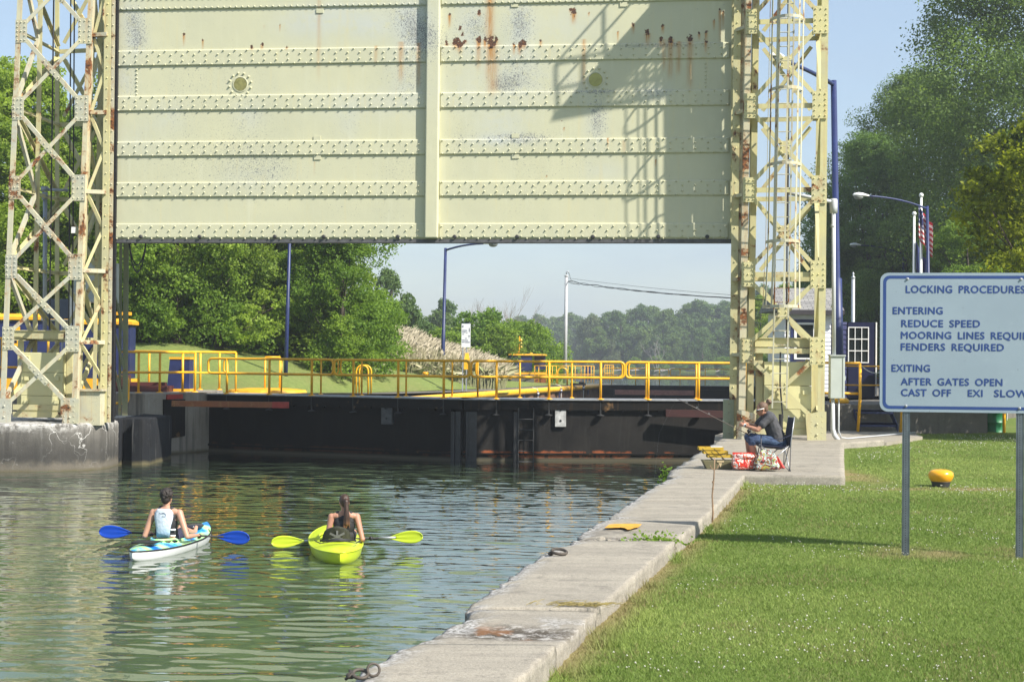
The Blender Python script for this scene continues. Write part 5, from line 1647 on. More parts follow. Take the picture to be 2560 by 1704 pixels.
m = MB(); rounded_roof(m, a.x, a.x + 2.34, 92, 94.1, zt, .10); m.lathe((a.x + .6, 92.6, zt + .12), [(.18, 0), (.06, .12)], 10); m.lathe((a.x + 1.4, 92.6, zt + .12), [(.14, 0), (.05, .06)], 10); m.build('roof', MT['yellow_trim'], root)
m = MB(); m.obox((a.x - .05, 91.9, zb - .22), (2.45, 0, 0), (0, 2.2, 0), (0, 0, .14)); m.build('plinth', MT['yellow_trim'], root)
m = MB(); m.tube([(a.x + .62, 92.6, zt + .2), (a.x + .62, 92.6, zt + 1.25)], .045, 8)
for i in range(3): m.lathe((a.x + .74, 92.6, zt + .5 + .22 * i), [(.05, 0), (.07, .06), (.03, .14)], 8)
m.build('beacon', MT['yellow'], root)
m = MB(); m.obox((a.x - .3, 91.7, .9), (1.9, 0, 0), (0, 2.5, 0), (0, 0, zb - .22 - .9)); m.build('foundation', MT['concrete_plat'], root)
m = MB(); m.obox((a.x + 1.602, 91.95, .9), (.80, 0, 0), (0, 2.0, 0), (0, 0, zb - .225 - .9)); m.build('red_base', MT['rust_beam'], root)
for (us, d0, d1, z, h, lb_) in (((1337, 1347, 1366, 1381, 1391), 91, 91.5, 1.45, 1.15, 'distant yellow rail beside the far blue hut'), ((1391, 1420, 1431, 1438, 1453), 93, 94, 1.45, 1.15, 'distant yellow rail around the utility pole'), ((1453, 1462, 1470, 1478, 1485), 94, 95, 1.45, 1.15, 'distant yellow rail at the far corner of the chamber'), ((1512, 1518, 1524, 1530, 1534), 100, 104, 1.45, 1.2, 'distant yellow rail beyond the left end of the far gate')):
 ps = railing_pts(list(us), d0, d1, z); handrail(lb_, ps[0], ps[-1], ps, h, .022, .5, loop=False, foot=False)
p = P(1470, 950, 96); m = MB(); m.box((p.x, p.y, 2.1), .32, .3, .95); m.box((p.x, p.y, 2.6), .38, .34, .06)
tag(m.build('cabinet', MT['blue']), 'small distant blue cabinet inside the far rails', 'cabinet')
p = P(1445, 956, 84); m = MB(); m.box((p.x, p.y, 1.56), .9, .5, .12); m.box((p.x + .2, p.y, 1.65), .3, .3, .1)
tag(m.build('machinery_plinth', MT['black']), 'dark low machinery lump on the path by the far rails', 'plinth')
d = 69.0; a = P(1154, 808, d); b = P(1176, 868, d)
root = empty('notice_sign', (a.x + .15, d, 1.8), 'small tall white notice sign on two thin posts beyond the near gate', 'sign')
m = MB(); m.obox((a.x, d, b.z), (b.x - a.x, 0, 0), (0, .02, 0), (0, 0, a.z - b.z)); m.build('sign_face', plain('white_sign', (.72, .74, .76), .5, 0, .05, 3), root)
m = MB(); m.obox((a.x - .01, d - .01, a.z), (b.x - a.x + .02, 0, 0), (0, .04, 0), (0, 0, .02)); m.build('sign_edge', MT['blue'], root)
for u in (1154.5, 1164):
 p = P(u, 975, d); m = MB(); m.box((p.x + .03, d + .05, (b.z + .6 + 1.35) / 2), .055, .05, b.z + .6 - 1.35); m.build('sign_post', MT['grey_pipe'], root)
m = MB(); rr = random.Random(2); kk = d / FPX
for (x0_, x1_, yv) in ((1.5, 5, 5), (1.5, 4, 8), (1.5, 11, 16.5), (11.5, 14, 17), (1.5, 10.5, 21), (12, 14.5, 22), (1.5, 3, 26), (4, 6, 26), (17, 21, 30), (18, 20, 33.5), (9, 13, 36.5), (1.5, 8, 41), (9, 16, 41.5), (1.5, 8, 45.5), (9, 20, 46)):
 x = x0_
 while x < x1_:
  w = rr.uniform(.6, 1.3); m.obox((a.x + x * kk, d - .004, a.z - (yv + 2.2) * kk), (w * kk * .8, 0, 0), (0, .003, 0), (0, 0, 2.2 * kk)); x += w
m.build('sign_lines', plain('sign_print', (.10, .12, .20), .5), root)
m = MB(); m.ellipsoid((a.x + 19.3 * kk, d - .002, a.z - 16.5 * kk), 1.1 * kk, .003, 6 * kk, 10, 8); m.build('sign_emblem', MT['blue'], root)
a = P(1160, 923, 68.5); b = P(1174, 882, 68.5)
m = MB(); m.hexa([(a.x, 68.4, a.z), (b.x, 68.4, a.z), (b.x, 68.75, a.z), (a.x, 68.75, a.z), (a.x + .01, 68.4, a.z + .45), (b.x, 68.4, a.z + .45), (b.x, 68.75, a.z + .45), (a.x + .01, 68.75, a.z + .45)])
m.hexa([(a.x + .01, 68.4, a.z + .451), (b.x, 68.4, a.z + .451), (b.x, 68.75, a.z + .451), (a.x + .01, 68.75, a.z + .451), (a.x + .06, 68.5, b.z), (b.x - .05, 68.5, b.z), (b.x - .05, 68.7, b.z), (a.x + .06, 68.7, b.z)])
tag(m.build('life_ring_box', MT['yellow']), 'yellow life ring box on the small white sign post', 'box')
p = P(1254, 950, 86); m = MB(); m.box((p.x, p.y, 1.57), .14, .12, .5); m.box((p.x, p.y, 1.92), .24, .2, .2)
tag(m.build('marker_post', MT['white']), 'short white topped marker post on the far lawn', 'post')
# == right bank: lock house, door, box, stairs, barrel, flags
d = 54.0
x0h, x1h = P(1962, 800, d).x, P(2090, 800, d).x
root = empty('lock_house', ((x0h + x1h) / 2, d, 1.82), 'white sided lock house with grey shingle roof behind the right tower', 'house')
zr0, zr1 = P(2000, 776, d).z, P(2000, 734, d).z
m = MB()
z = 1.7
while z < zr0 - .1:
 m.hexa([(x0h, d - .022, z), (x1h, d - .022, z), (x1h, d + 3.5, z), (x0h, d + 3.5, z), (x0h, d, z + .158), (x1h, d, z + .158), (x1h, d + 3.5, z + .158), (x0h, d + 3.5, z + .158)]); z += .16
m.build('siding', plain('white_siding', (.80, .80, .84), .55, 0, .05, 2), root)
m = MB(); m.hexa([(x0h - .35, d - .35, zr0), (x1h + .25, d - .35, zr0), (x1h + .25, d + 3.8, zr0), (x0h - .35, d + 3.8, zr0), (x0h - .2, d + 1.7, zr1 + .3), (x1h + .22, d + 1.7, zr1 + .3), (x1h + .22, d + 1.9, zr1 + .3), (x0h - .2, d + 1.9, zr1 + .3)])
def shingles():
 m_, nt, b_, out = newmat('grey_shingles'); k = NT(nt); v, xyz = k.geo()
 br = nt.nodes.new('ShaderNodeTexBrick'); br.inputs['Scale'].default_value = 1.0
 br.inputs['Brick Width'].default_value = .35; br.inputs['Row Height'].default_value = .14; br.inputs['Mortar Size'].default_value = .012
 br.inputs['Color1'].default_value = (.30, .29, .27, 1); br.inputs['Color2'].default_value = (.20, .195, .19, 1); br.inputs['Mortar'].default_value = (.06, .06, .06, 1)
 mp = nt.nodes.new('ShaderNodeMapping'); mp.inputs['Rotation'].default_value = (rad(90), 0, 0); nt.links.new(v, mp.inputs['Vector'])
 cb = nt.nodes.new('ShaderNodeCombineXYZ'); nt.links.new(xyz['X'], cb.inputs['X']); nt.links.new(k.math('MULTIPLY', xyz['Y'], 1.15), cb.inputs['Y'])
 nt.links.new(cb.outputs[0], br.inputs['Vector']); nt.links.new(br.outputs['Color'], b_.inputs['Base Color']); b_.inputs['Roughness'].default_value = .95
 return m_
m.build('roof', shingles(), root)
m = MB(); m.obox((x0h - .36, d - .40, zr0 - .16), (x1h - x0h + .6, 0, 0), (0, .06, 0), (0, 0, .17)); m.build('fascia', plain('dark_fascia', (.035, .03, .035), .6), root)
w0, w1 = P(1985, 800, d).x, P(2047, 800, d).x; zb, zt = P(2000, 898, d).z, P(2000, 806, d).z
m = MB(); m.obox((w0 - .12, d - .05, zb - .1), (w1 - w0 + .24, 0, 0), (0, .04, 0), (0, 0, zt - zb + .22)); wf = m.build('window', MT['blue'], root)
m = MB()
for (a_, b_) in ((w0, w0 + .1), (w1 - .1, w1), ((w0 + w1) / 2 + .25, (w0 + w1) / 2 + .33)): m.obox((a_, d - .075, zb), (b_ - a_, 0, 0), (0, .024, 0), (0, 0, zt - zb))
m.obox((w0, d - .074, zt - .08), (w1 - w0, 0, 0), (0, .023, 0), (0, 0, .08)); m.obox((w0, d - .074, zb), (w1 - w0, 0, 0), (0, .023, 0), (0, 0, .06)); m.build('frame', MT['white'], wf)
m = MB(); m.obox((w0 + .1, d - .058, zb + .06), (w1 - w0 - .2, 0, 0), (0, .006, 0), (0, 0, zt - zb - .14)); m.build('glass', MT['glass_dark'], wf)
d = 46.5
xa, xb, xc, xd = (P(u, 800, d).x for u in (2105, 2119, 2172, 2188))
zt = P(2140, 805, d).z; z0 = 1.83
root = empty('lock_cabin', ((xa + xd) / 2, d, z0), 'navy blue cabin with lap siding and a nine pane door, between right tower and sign', 'cabin')
m = MB(); z = z0
while z < zt - .02:
 zz_ = min(z + .158, zt); m.hexa([(xa, d - .02, z), (xb - .002, d - .02, z), (xb - .002, d + 1.6, z), (xa, d + 1.6, z), (xa, d, zz_), (xb - .002, d, zz_), (xb - .002, d + 1.6, zz_), (xa, d + 1.6, zz_)]); z += .16
m.build('siding', plain('navy_siding', (.035, .04, .13), .6, 0, .15, 2), root)
m = MB(); m.obox((xa - .07, d - .05, z0), (.06, 0, 0), (0, .05, 0), (0, 0, zt - z0 + .3)); m.obox((xd + .01, d - .06, z0 + .1), (.04, 0, 0), (0, .05, 0), (0, 0, zt - z0 - .1)); m.build('corner_trim', MT['white'], root)
m = MB()
wz0, wz1 = P(2140, 907, d).z, P(2140, 817, d).z
m.obox((xb, d - .03, z0), (.012 + .0, 0, 0), (0, .06, 0), (0, 0, zt - z0))
m.obox((xb, d - .03, z0), (xd - xb, 0, 0), (0, .06, 0), (0, 0, wz0 - z0)); m.obox((xb, d - .03, wz1), (xd - xb, 0, 0), (0, .06, 0), (0, 0, zt - wz1)); m.obox((xc, d - .03, wz0), (xd - xc, 0, 0), (0, .06, 0), (0, 0, wz1 - wz0))
for (u0, u1) in ((2121, 2139), (2153, 2171)): m.obox((P(u0, 800, d).x, d - .045, z0 + .3), (P(u1, 800, d).x - P(u0, 800, d).x, 0, 0), (0, .014, 0), (0, 0, .6))
dr = m.build('door', plain('navy_door', (.010, .012, .045), .35, 0, .15, 2), root)
m = MB()
x_, xe = xb + .012, xc
for t in (0, 1 / 3, 2 / 3, 1): m.obox((x_ + (xe - x_ - .03) * t, d - .055, wz0), (.03 if t in (0, 1) else .022, 0, 0), (0, .03, 0), (0, 0, wz1 - wz0))
for t in (0, 1 / 3, 2 / 3, 1): m.obox((x_, d - .054, wz0 + (wz1 - wz0 - .03) * t), (xe - x_, 0, 0), (0, .028, 0), (0, 0, .03))
m.build('window_frame', MT['white'], dr)
m = MB(); m.obox((x_ + .01, d - .02, wz0), (xe - x_ - .02, 0, 0), (0, .008, 0), (0, 0, wz1 - wz0)); m.build('pane', MT['glass_dark'], dr)
m = MB(); m.box((xb + .35, d + 1.0, z0 + (zt - z0) / 2), .9, .04, zt - z0 - .1); m.build('inner_wall', plain('cabin_inside', (.05, .055, .05), .8), root)
m = MB(); p = P(2196, 980, 46); m.box((p.x + .35, p.y, 2.3), .55, .5, .95)
lk = m.build('locker', MT['blue']); tag(lk, 'blue locker with a yellow lid right of the navy cabin, half behind the sign', 'locker')
m = MB(); m.box((p.x + .35, p.y, 2.82), .62, .56, .09); m.build('lid', MT['yellow_trim'], lk)
d = 35.2
a, b = P(2071, 995, d), P(2108, 890, d)
root = empty('electrical_box', (a.x, d, 1.08), 'grey electrical box with white conduit beside the right tower', 'electrical box')
m = MB(); m.obox((a.x, d - .2, a.z), (b.x - a.x, 0, 0), (0, .25, 0), (0, 0, b.z - a.z)); bx = m.build('box_body', MT['grey_box'], root)
bv = bx.modifiers.new('Bevel', 'BEVEL'); bv.width = .012; bv.segments = 2
m = MB(); m.obox((a.x - .015, d - .235, b.z), (b.x - a.x + .03, 0, 0), (0, .29, 0), (0, 0, .03)); m.box((b.x + .02, d - .1, (a.z + b.z) / 2 - .02), .03, .05, .1); m.box((b.x - .05, d - .21, (a.z + b.z) / 2), .006, .012, b.z - a.z - .08); m.build('hood', MT['grey_box'], bx)
m = MB(); pc = P(2083, 880, d); pt = P(2084, 515, d)
m.tube([Vector((pc.x, d - .08, b.z)), pt], .05, 12); m.lathe(pt + Vector((0, 0, -.02)), [(.095, -.16), (.10, 0), (.10, .16), (.08, .2)], 4); m.tube([pt + Vector((0, 0, .1)), P(1968, 482, d)], .045, 10)
for v in (565, 765, 840): m.lathe(P(2083, v, d), [(.062, -.03), (.062, .03)], 12)
m.build('conduit', MT['white_pipe'], root, True)
m = MB(); m.tube([Vector((pc.x - .02, d - .08, a.z)), Vector((pc.x - .02, d - .08, 1.35)), Vector((pc.x + .02, d - .1, 1.2)), Vector((pc.x + .12, d - .14, 1.05))], [.045, .06, .06, .06], 12)
m.tube([Vector((b.x - .12, d - .08, a.z)), Vector((b.x - .12, d - .08, 1.3)), Vector((b.x - .05, d - .05, 1.14)), Vector((b.x + .2, d + .3, 1.10)), Vector((b.x + 2.8, d + 3.6, 1.1))], .018, 8); m.build('lower_conduit', MT['white_pipe'], root, True)
m = MB(); p = P(2100, 1005, 41.5); m.ellipsoid((p.x, 41.6, 1.86), .30, .22, .13, 14, 8)
tag(m.build('bollard', MT['yellow'], None, True), 'low yellow bollard head on the wall beside the grey electrical box', 'bollard')
d = 39.6
xa, xb = P(2148, 1090, d).x, P(2242, 1090, d).x
root = empty('stairs', ((xa + xb) / 2, d, 1.0), 'blue steel stairs with yellow rails against the dark retaining wall', 'stairs')
for z, y in ((1.62, d + .30), (1.27, d + .02)):
 m = MB(); m.obox((xa + .02, y, z), (xb - xa - .04, 0, 0), (0, .28, 0), (0, 0, .05)); m.obox((xa + .02, y, z - .06), (xb - xa - .04, 0, 0), (0, .02, 0), (0, 0, .11)); m.build('tread', MT['blue'], root)
for x in (xa, xb):
 m = MB(); m.hexa([(x - .01, d - .05, 1.08), (x + .01, d - .05, 1.08), (x + .01, d + .9, 1.6), (x - .01, d + .9, 1.6), (x - .01, d - .05, 1.28), (x + .01, d - .05, 1.28), (x + .01, d + .9, 1.82), (x - .01, d + .9, 1.82)])
 m.build('stringer', MT['blue'], root)
for x, tall in ((xa - .07, True), (xb + .07, False)):
 m = MB()
 m.tube([(x, d - .1, 1.05), (x + .06, d - .1, 2.05), (x + .1, d + .1, P(2150, 907, d).z)], .042, 10)
 m.build('rail_post', MT['yellow'], root, True)
m = MB(); z = P(2120, 907, d).z; m.tube([(xa - .0, d, z), (xa - 1.6, d + .8, z)], .036, 8); m.tube([(xa - .04, d, z - .85), (xa - 1.6, d + .8, z - .85)], .036, 8)
m.build('side_rail', MT['yellow'], root, True)
ps = [Vector((x, 43.2 + i * .15, 1.83)) for i, x in enumerate(np.linspace(P(2100, 900, 43.2).x, P(2500, 900, 43.2).x, 6))]
handrail('long thin yellow rail on the platform in front of the navy cabin', ps[0], ps[-1], ps[2:], 1.05, .022, .45, loop=False)
m = MB(); a, b = P(2153, 913, 40), P(2215, 922, 42)
for i in range(26):
 t = i / 25; p = a + (b - a) * t; p.z -= .16 * 4 * t * (1 - t); m.lathe(p, [(.022, -.012), (.022, .012)], 6)
tag(m.build('chain', MT['grey_steel']), 'grey chain across the top of the blue stairs', 'chain')
p = G(2488, 1073, 1.05); root = empty('barrel', (p.x, p.y, float(lawn_z(p.x, p.y))), 'green steel barrel on the lawn at the end of the wall, under the sign', 'barrel')
zb = wloc(root).z; m = MB(); m.lathe((p.x, p.y, zb - .02), [(.29, 0), (.30, .02), (.29, .03), (.29, .28), (.305, .295), (.305, .31), (.29, .325), (.29, .57), (.305, .585), (.305, .60), (.29, .615), (.29, .86), (.30, .875), (.28, .88)], 28)
m.build('barrel_body', plain('green_enamel', (.015, .16, .06), .4, 0, .15, 3), root, True)
m = MB(); m.box((p.x + .30, p.y - .05, zb + .63), .02, .2, .55); m.build('barrel_label', MT['white'], root)
p2 = G(2510, 1075, 1.05); m = MB(); m.tube([(p2.x, p2.y, .9), (p2.x, p2.y, 2.1)], .045, 10)
tag(m.build('yellow_post', MT['yellow'], None, True), 'yellow pipe post standing right of the green barrel', 'post')
def flagpole(u, vt, d, label):
 t = P(u, vt, d); root = empty('flagpole', (t.x, t.y, 1.8), label, 'flagpole', 'white flagpoles')
 m = MB(); m.tube([(t.x, t.y, 1.5), (t.x, t.y, t.z)], [.085, .05], 12); m.build('pole', MT['white'], root, True)
 m = MB(); m.ellipsoid((t.x, t.y, t.z + .1), .10, .10, .10, 10, 7); m.build('finial', MT['white'], root, True)
 return t
t1 = flagpole(2303, 494, 60, 'tall white flagpole carrying the striped flag behind the sign')
t2 = flagpole(2285.5, 540, 62, 'shorter white flagpole carrying the dark blue flag behind the sign')
def flag_mat():
 m_, nt, b_, out = newmat('stars_and_stripes'); k = NT(nt)
 u_ = k.attr('fu'); v_ = k.attr('fv')
 st = k.math('GREATER_THAN', k.math('FRACT', k.math('MULTIPLY', v_, 6.5)), .5)
 base = k.mix(st, (.42, .02, .03), (.72, .70, .68))
 can = k.math('MULTIPLY', k.math('LESS_THAN', u_, .40), k.math('GREATER_THAN', v_, .46))
 cv = nt.nodes.new('ShaderNodeCombineXYZ'); nt.links.new(k.math('MULTIPLY', u_, 14), cv.inputs['X']); nt.links.new(k.math('MULTIPLY', v_, 10), cv.inputs['Y'])
 vd = k.voronoi(cv.outputs[0], 1.0)
 base = k.mix(can, base, k.mix(k.math('LESS_THAN', vd, .24), (.015, .02, .10), (.7, .7, .7)))
 nt.links.new(base, b_.inputs['Base Color']); b_.inputs['Roughness'].default_value = .8
 return m_
def flag(name, top, w, h, mat, label, droop, seed, width_px):
 """hanging cloth gathered by a light wind; the hoist runs down the pole"""
 nu, nv = 60, 40
 U_, V_ = np.meshgrid(np.linspace(0, 1, nu), np.linspace(0, 1, nv), indexing='ij')
 X = U_ * width_px + .05 * np.sin(U_ * 15 + seed) * (.3 + U_)
 Y = -.10 * np.sin(U_ * 19 + seed + V_ * 2) * (.4 + U_) - .05
 Z = -(1 - V_) * h - droop * U_ ** 1.1 * (.95 + .05 * np.sin(V_ * 4))
 V = np.stack([X + top[0], Y + top[1], Z + top[2]], -1).reshape(-1, 3)
 I, J = np.meshgrid(np.arange(nu - 1), np.arange(nv - 1), indexing='ij'); a_ = (I * nv + J).ravel()
 o = npmesh(name, V, np.stack([a_, a_ + nv, a_ + nv + 1, a_ + 1], -1).ravel(), 4, mat, smooth=True, attrs={'fu': ('POINT', U_.ravel()), 'fv': ('POINT', V_.ravel())})
 sm = o.modifiers.new('Thickness', 'SOLIDIFY'); sm.thickness = .004
 return tag(o, label, 'flag', 'flags on the white poles')
flag('flag', (t1.x - .17, t1.y - .12, t1.z - .35), 2.4, 1.35, flag_mat(), 'red and white striped flag drooping from the tall pole behind the sign', .9, .4, .55)
flag('flag', (t2.x + .04, t2.y - .06, t2.z - 1.1), 2.0, 1.2, plain('navy_flag', (.02, .03, .12), .8, 0, .3, 4), 'dark blue flag drooping from the shorter pole behind the sign', 1.0, 1.4, .42)
b = P(2133, 696, 66); m = MB(); m.tube([(b.x, b.y, 1.5), (b.x, b.y, b.z)], [.10, .085], 12); m.lathe((b.x, b.y, b.z), [(.10, 0), (.10, .06), (.03, .14), (.06, .22), (.02, .3)], 12)
tag(m.build('utility_pole', MT['grey_steel'], None, True), 'short grey pole with a knob on top behind the navy cabin', 'utility pole')
# == the big sign on two perforated posts
sx_ = Vector((math.cos(rad(7.5)), -math.sin(rad(7.5)), 0)); sn_ = Vector((sx_.y, -sx_.x, 0))
so_ = P(2199, 1028, 15.0); SW, SH = 1.84, 1.462
root = empty('procedure_sign', (so_.x + .3, so_.y, LZ), 'large grey white sign with blue border and lettering on two perforated posts', 'sign')
def spt(x, z, off=0): return so_ + sx_ * x + Vector((0, 0, z)) + sn_ * off
def rrect(x0_, z0_, x1_, z1_, r, off, n=7):
 pts = []
 for (cx_, cz_, a0) in ((x1_ - r, z1_ - r, 0), (x0_ + r, z1_ - r, 90), (x0_ + r, z0_ + r, 180), (x1_ - r, z0_ + r, 270)):
  for t in np.linspace(a0, a0 + 90, n): pts.append(spt(cx_ + r * math.cos(rad(t)), cz_ + r * math.sin(rad(t)), off))
 return pts
m_, nt, b_, out = newmat('sign_sheeting'); k = NT(nt); v, xyz = k.geo()
c = k.mix(k.rng(k.noise(v, 1.6, 4), .3, .7), (.275, .345, .40), (.24, .305, .36))
c = k.mix(k.rng(k.noise(v, 55, 2, .6), .72, .76), c, (.12, .14, .15))
c = k.mix(k.rng(k.noise(v, 9, 5, .7), .62, .75, 0, .25), c, (.42, .48, .52))
nt.links.new(c, b_.inputs['Base Color']); b_.inputs['Roughness'].default_value = .45
m = MB(); m.prism(rrect(0, 0, SW, SH, .085, 0), sn_, .006); fc = m.build('sign_face', m_, root)
blue_ink = plain('sign_blue', (.016, .050, .19), .5, 0, .12, 5)
A_, B_ = rrect(.030, .030, SW - .03, SH - .03, .066, .0015), rrect(.062, .062, SW - .062, SH - .062, .045, .0015)
m = MB(); n = len(A_); m.add(A_ + B_, [(i, (i + 1) % n, n + (i + 1) % n, n + i) for i in range(n)]); m.build('border', blue_ink, root)
def sline(body, u, v, cap=.0775, width=None):
 q = onplane(u, v, so_ + sn_ * .001, sn_)
 e = None
 if width: e = (onplane(u + width, v, so_ + sn_ * .001, sn_) - q).length
 o = text_mesh('lettering', body, cap / .72, blue_ink, root, q, sx_, (0, 0, 1), .0006, .0, width=e, word=1.7, sp=1.08)
 me = o.data; n_ = len(me.vertices)
 bm = bmesh.new(); bm.from_mesh(me); g0 = bm.verts[:] + bm.edges[:] + bm.faces[:]
 for i_, (dx_, dz_) in enumerate(((.0035, 0), (-.0035, 0), (0, .003), (0, -.003))):
  r_ = bmesh.ops.duplicate(bm, geom=g0)['geom']
  bmesh.ops.translate(bm, verts=[g for g in r_ if isinstance(g, bmesh.types.BMVert)], vec=sx_ * dx_ + Vector((0, 0, dz_)) + sn_ * .0002 * (i_ + 1))
 bm.to_mesh(me); bm.free()
sline('LOCKING PROCEDURES', 2263, 731.7, .078, 297)
sline('ENTERING', 2230.5, 784.5, .075, 124); sline('REDUCE SPEED', 2251.6, 816.6, .075, 196); sline('MOORING LINES REQUIRED', 2250.8, 846, .075, 352)
sline('FENDERS REQUIRED', 2250.4, 875, .075, 257); sline('EXITING', 2227.5, 928, .075, 95)
sline('AFTER GATES OPEN', 2252.4, 961.5, .075, 253); sline('CAST OFF', 2251.6, 989, .075, 124); sline('EXI', 2418, 990.5, .072, 36); sline('SLOWLY', 2484.5, 991.5, .075, 118)
m = MB()
for (u, v) in ((2269, 697), (2553, 698), (2265, 1014), (2549, 1020)):
 q = onplane(u, v, so_, sn_); m.lathe(q, [(.016, 0), (.016, .003), (.010, .004), (.010, .014), (.004, .016)], 8, axis=sn_)
m.build('bolt', MT['grey_steel'], root)
for (u, vb) in ((2265, 1378), (2549, 1398)):
 q = onplane(u, 1030, so_ - sn_ * .05, sn_); xl = (q - so_).dot(sx_)
 m = MB()
 zt_ = SH - .03; zb_ = LZ - .12 - so_.z
 m.obox(spt(xl - .027, zb_, -.045), sx_ * .044, sn_ * .035, (0, 0, zt_ - zb_))
 m.obox(spt(xl + .018, zb_, -.018), (sx_ * .018 + sn_ * .004), sn_ * .004, (0, 0, zt_ - zb_))
 m.obox(spt(xl - .042, zb_, -.018), sx_ * .013, sn_ * .004, (0, 0, zt_ - zb_))
 po = m.build('sign_post', plain('post_steel', (.11, .135, .15), .5, .4, .25, 9), root)
 m = MB(); z = zb_ + .15
 while z < -.02:
  m.lathe(spt(xl - .005, z, -.0098), [(.0052, 0), (.0052, .0012)], 8, axis=sn_); z += .0254
 m.build('post_holes', MT['black'], po)
# == bodies
def remesh(mb, name, mat, parent, voxel=.008, smooth=6, fac=.5, noise=0.0):
 """fuse overlapping shapes into one continuous skin"""
 me = mb.mesh('tmp', wloc(parent))
 t = bpy.data.objects.new('tmp', me); COL.objects.link(t)
 r_ = t.modifiers.new('r', 'REMESH'); r_.mode = 'VOXEL'; r_.voxel_size = voxel
 s_2 = t.modifiers.new('s', 'SMOOTH'); s_2.iterations = smooth; s_2.factor = fac
 dg = bpy.context.evaluated_depsgraph_get(); dg.update()
 me2 = bpy.data.meshes.new_from_object(t.evaluated_get(dg))
 COL.objects.unlink(t); bpy.data.objects.remove(t)
 me2.materials.clear(); me2.name = name
 if noise:
  co = np.empty(len(me2.vertices) * 3); me2.vertices.foreach_get('co', co); co = co.reshape(-1, 3)
  nr = np.empty(len(me2.vertices) * 3); me2.vertices.foreach_get('normal', nr); nr = nr.reshape(-1, 3)
  a = noise[0] * (fbm(co[:, 0] * noise[1] + 31 + co[:, 1] * noise[1] * .6, co[:, 2] * noise[1] + co[:, 1] * noise[1], 91, 4) - .5)
  me2.vertices.foreach_set('co', (co + nr * a[:, None]).ravel()); me2.update()
 return link(name, me2, mat, parent, True)
class Fr:
 """local frame: forward, left, up at an origin"""
 def __init__(s, o, fwd, up=(0, 0, 1)):
  s.o = Vector(o); s.f = Vector(fwd).normalized(); u = Vector(up); s.u = (u - s.f * u.dot(s.f)).normalized(); s.l = s.u.cross(s.f)
 def __call__(s, f, l, u): return s.o + s.f * f + s.l * l + s.u * u
 def mat(s): return Matrix((s.f, s.l, s.u)).transposed()
def add_head(mb, F, k=1.0):
 """skull, jaw, nose and ears round a head centre at eye height; returns nothing"""
 R = F.mat()
 mb.ellipsoid(F(-.012 * k, 0, .028 * k), .096 * k, .074 * k, .092 * k, 18, 12, R)
 mb.ellipsoid(F(.018 * k, 0, -.03 * k), .072 * k, .060 * k, .082 * k, 16, 10, R)
 mb.ellipsoid(F(.050 * k, 0, -.082 * k), .034 * k, .036 * k, .026 * k, 12, 8, R)
 mb.capsule(F(.090 * k, 0, .006 * k), F(.105 * k, 0, -.030 * k), .010 * k, .015 * k, 8)
 mb.ellipsoid(F(.084 * k, 0, -.058 * k), .010 * k, .024 * k, .009 * k, 10, 6, R)
 for s in (-1, 1):
  mb.ellipsoid(F(-.012 * k, s * .076 * k, -.012 * k), .020 * k, .008 * k, .032 * k, 10, 8, R)
  mb.ellipsoid(F(.070 * k, s * .032 * k, .022 * k), .020 * k, .022 * k, .010 * k, 8, 6, R)
def add_face(root, body, F, k=1.0):
 for s in (-1, 1):
  m = MB(); m.ellipsoid(F(.078 * k, s * .031 * k, .002 * k), .010 * k, .013 * k, .007 * k, 8, 6, F.mat()); m.build('eye', MT['hair_dark'], body, True)
 m = MB(); m.ellipsoid(F(.091 * k, 0, -.058 * k), .006 * k, .022 * k, .006 * k, 8, 6, F.mat()); m.build('mouth', plain('lips', (.30, .10, .08), .5), body, True)
def add_hand(mb, wrist, d, palm_n, grip=None, k=1.0, thumb=1, curl=1.0):
 """palm, four curled fingers of different length and a thumb from the side"""
 d = Vector(d).normalized(); n = Vector(palm_n); n = (n - d * n.dot(d)).normalized(); s = d.cross(n)
 w = Vector(wrist)
 mb.capsule(w, w + d * .05 * k, .024 * k, .030 * k, 10)
 for i, L in enumerate((.070, .078, .072, .058)):
  o = w + d * .080 * k + s * (.027 - .018 * i) * k * thumb
  mb.capsule(w + d * .03 * k + s * (.02 - .0135 * i) * k * thumb, o, .013 * k, .0105 * k, 8)
  a1, a2, a3 = .5 * curl, 1.35 * curl, 2.2 * curl
  p = o
  for a, fr in ((a1, .42), (a2, .32), (a3, .26)):
   q = p + (d * math.cos(a) + n * math.sin(a)) * L * fr * k
   mb.capsule(p, q, .0100 * k, .0088 * k, 8); p = q
 o = w + d * .018 * k + s * .026 * k * thumb
 q = o + (d * .6 + s * thumb * .75 + n * .35).normalized() * .040 * k
 mb.capsule(o, q, .0135 * k, .0115 * k, 8)
 mb.capsule(q, q + (d * .8 + n * .75 + s * thumb * .1).normalized() * .034 * k, .0115 * k, .0095 * k, 8)
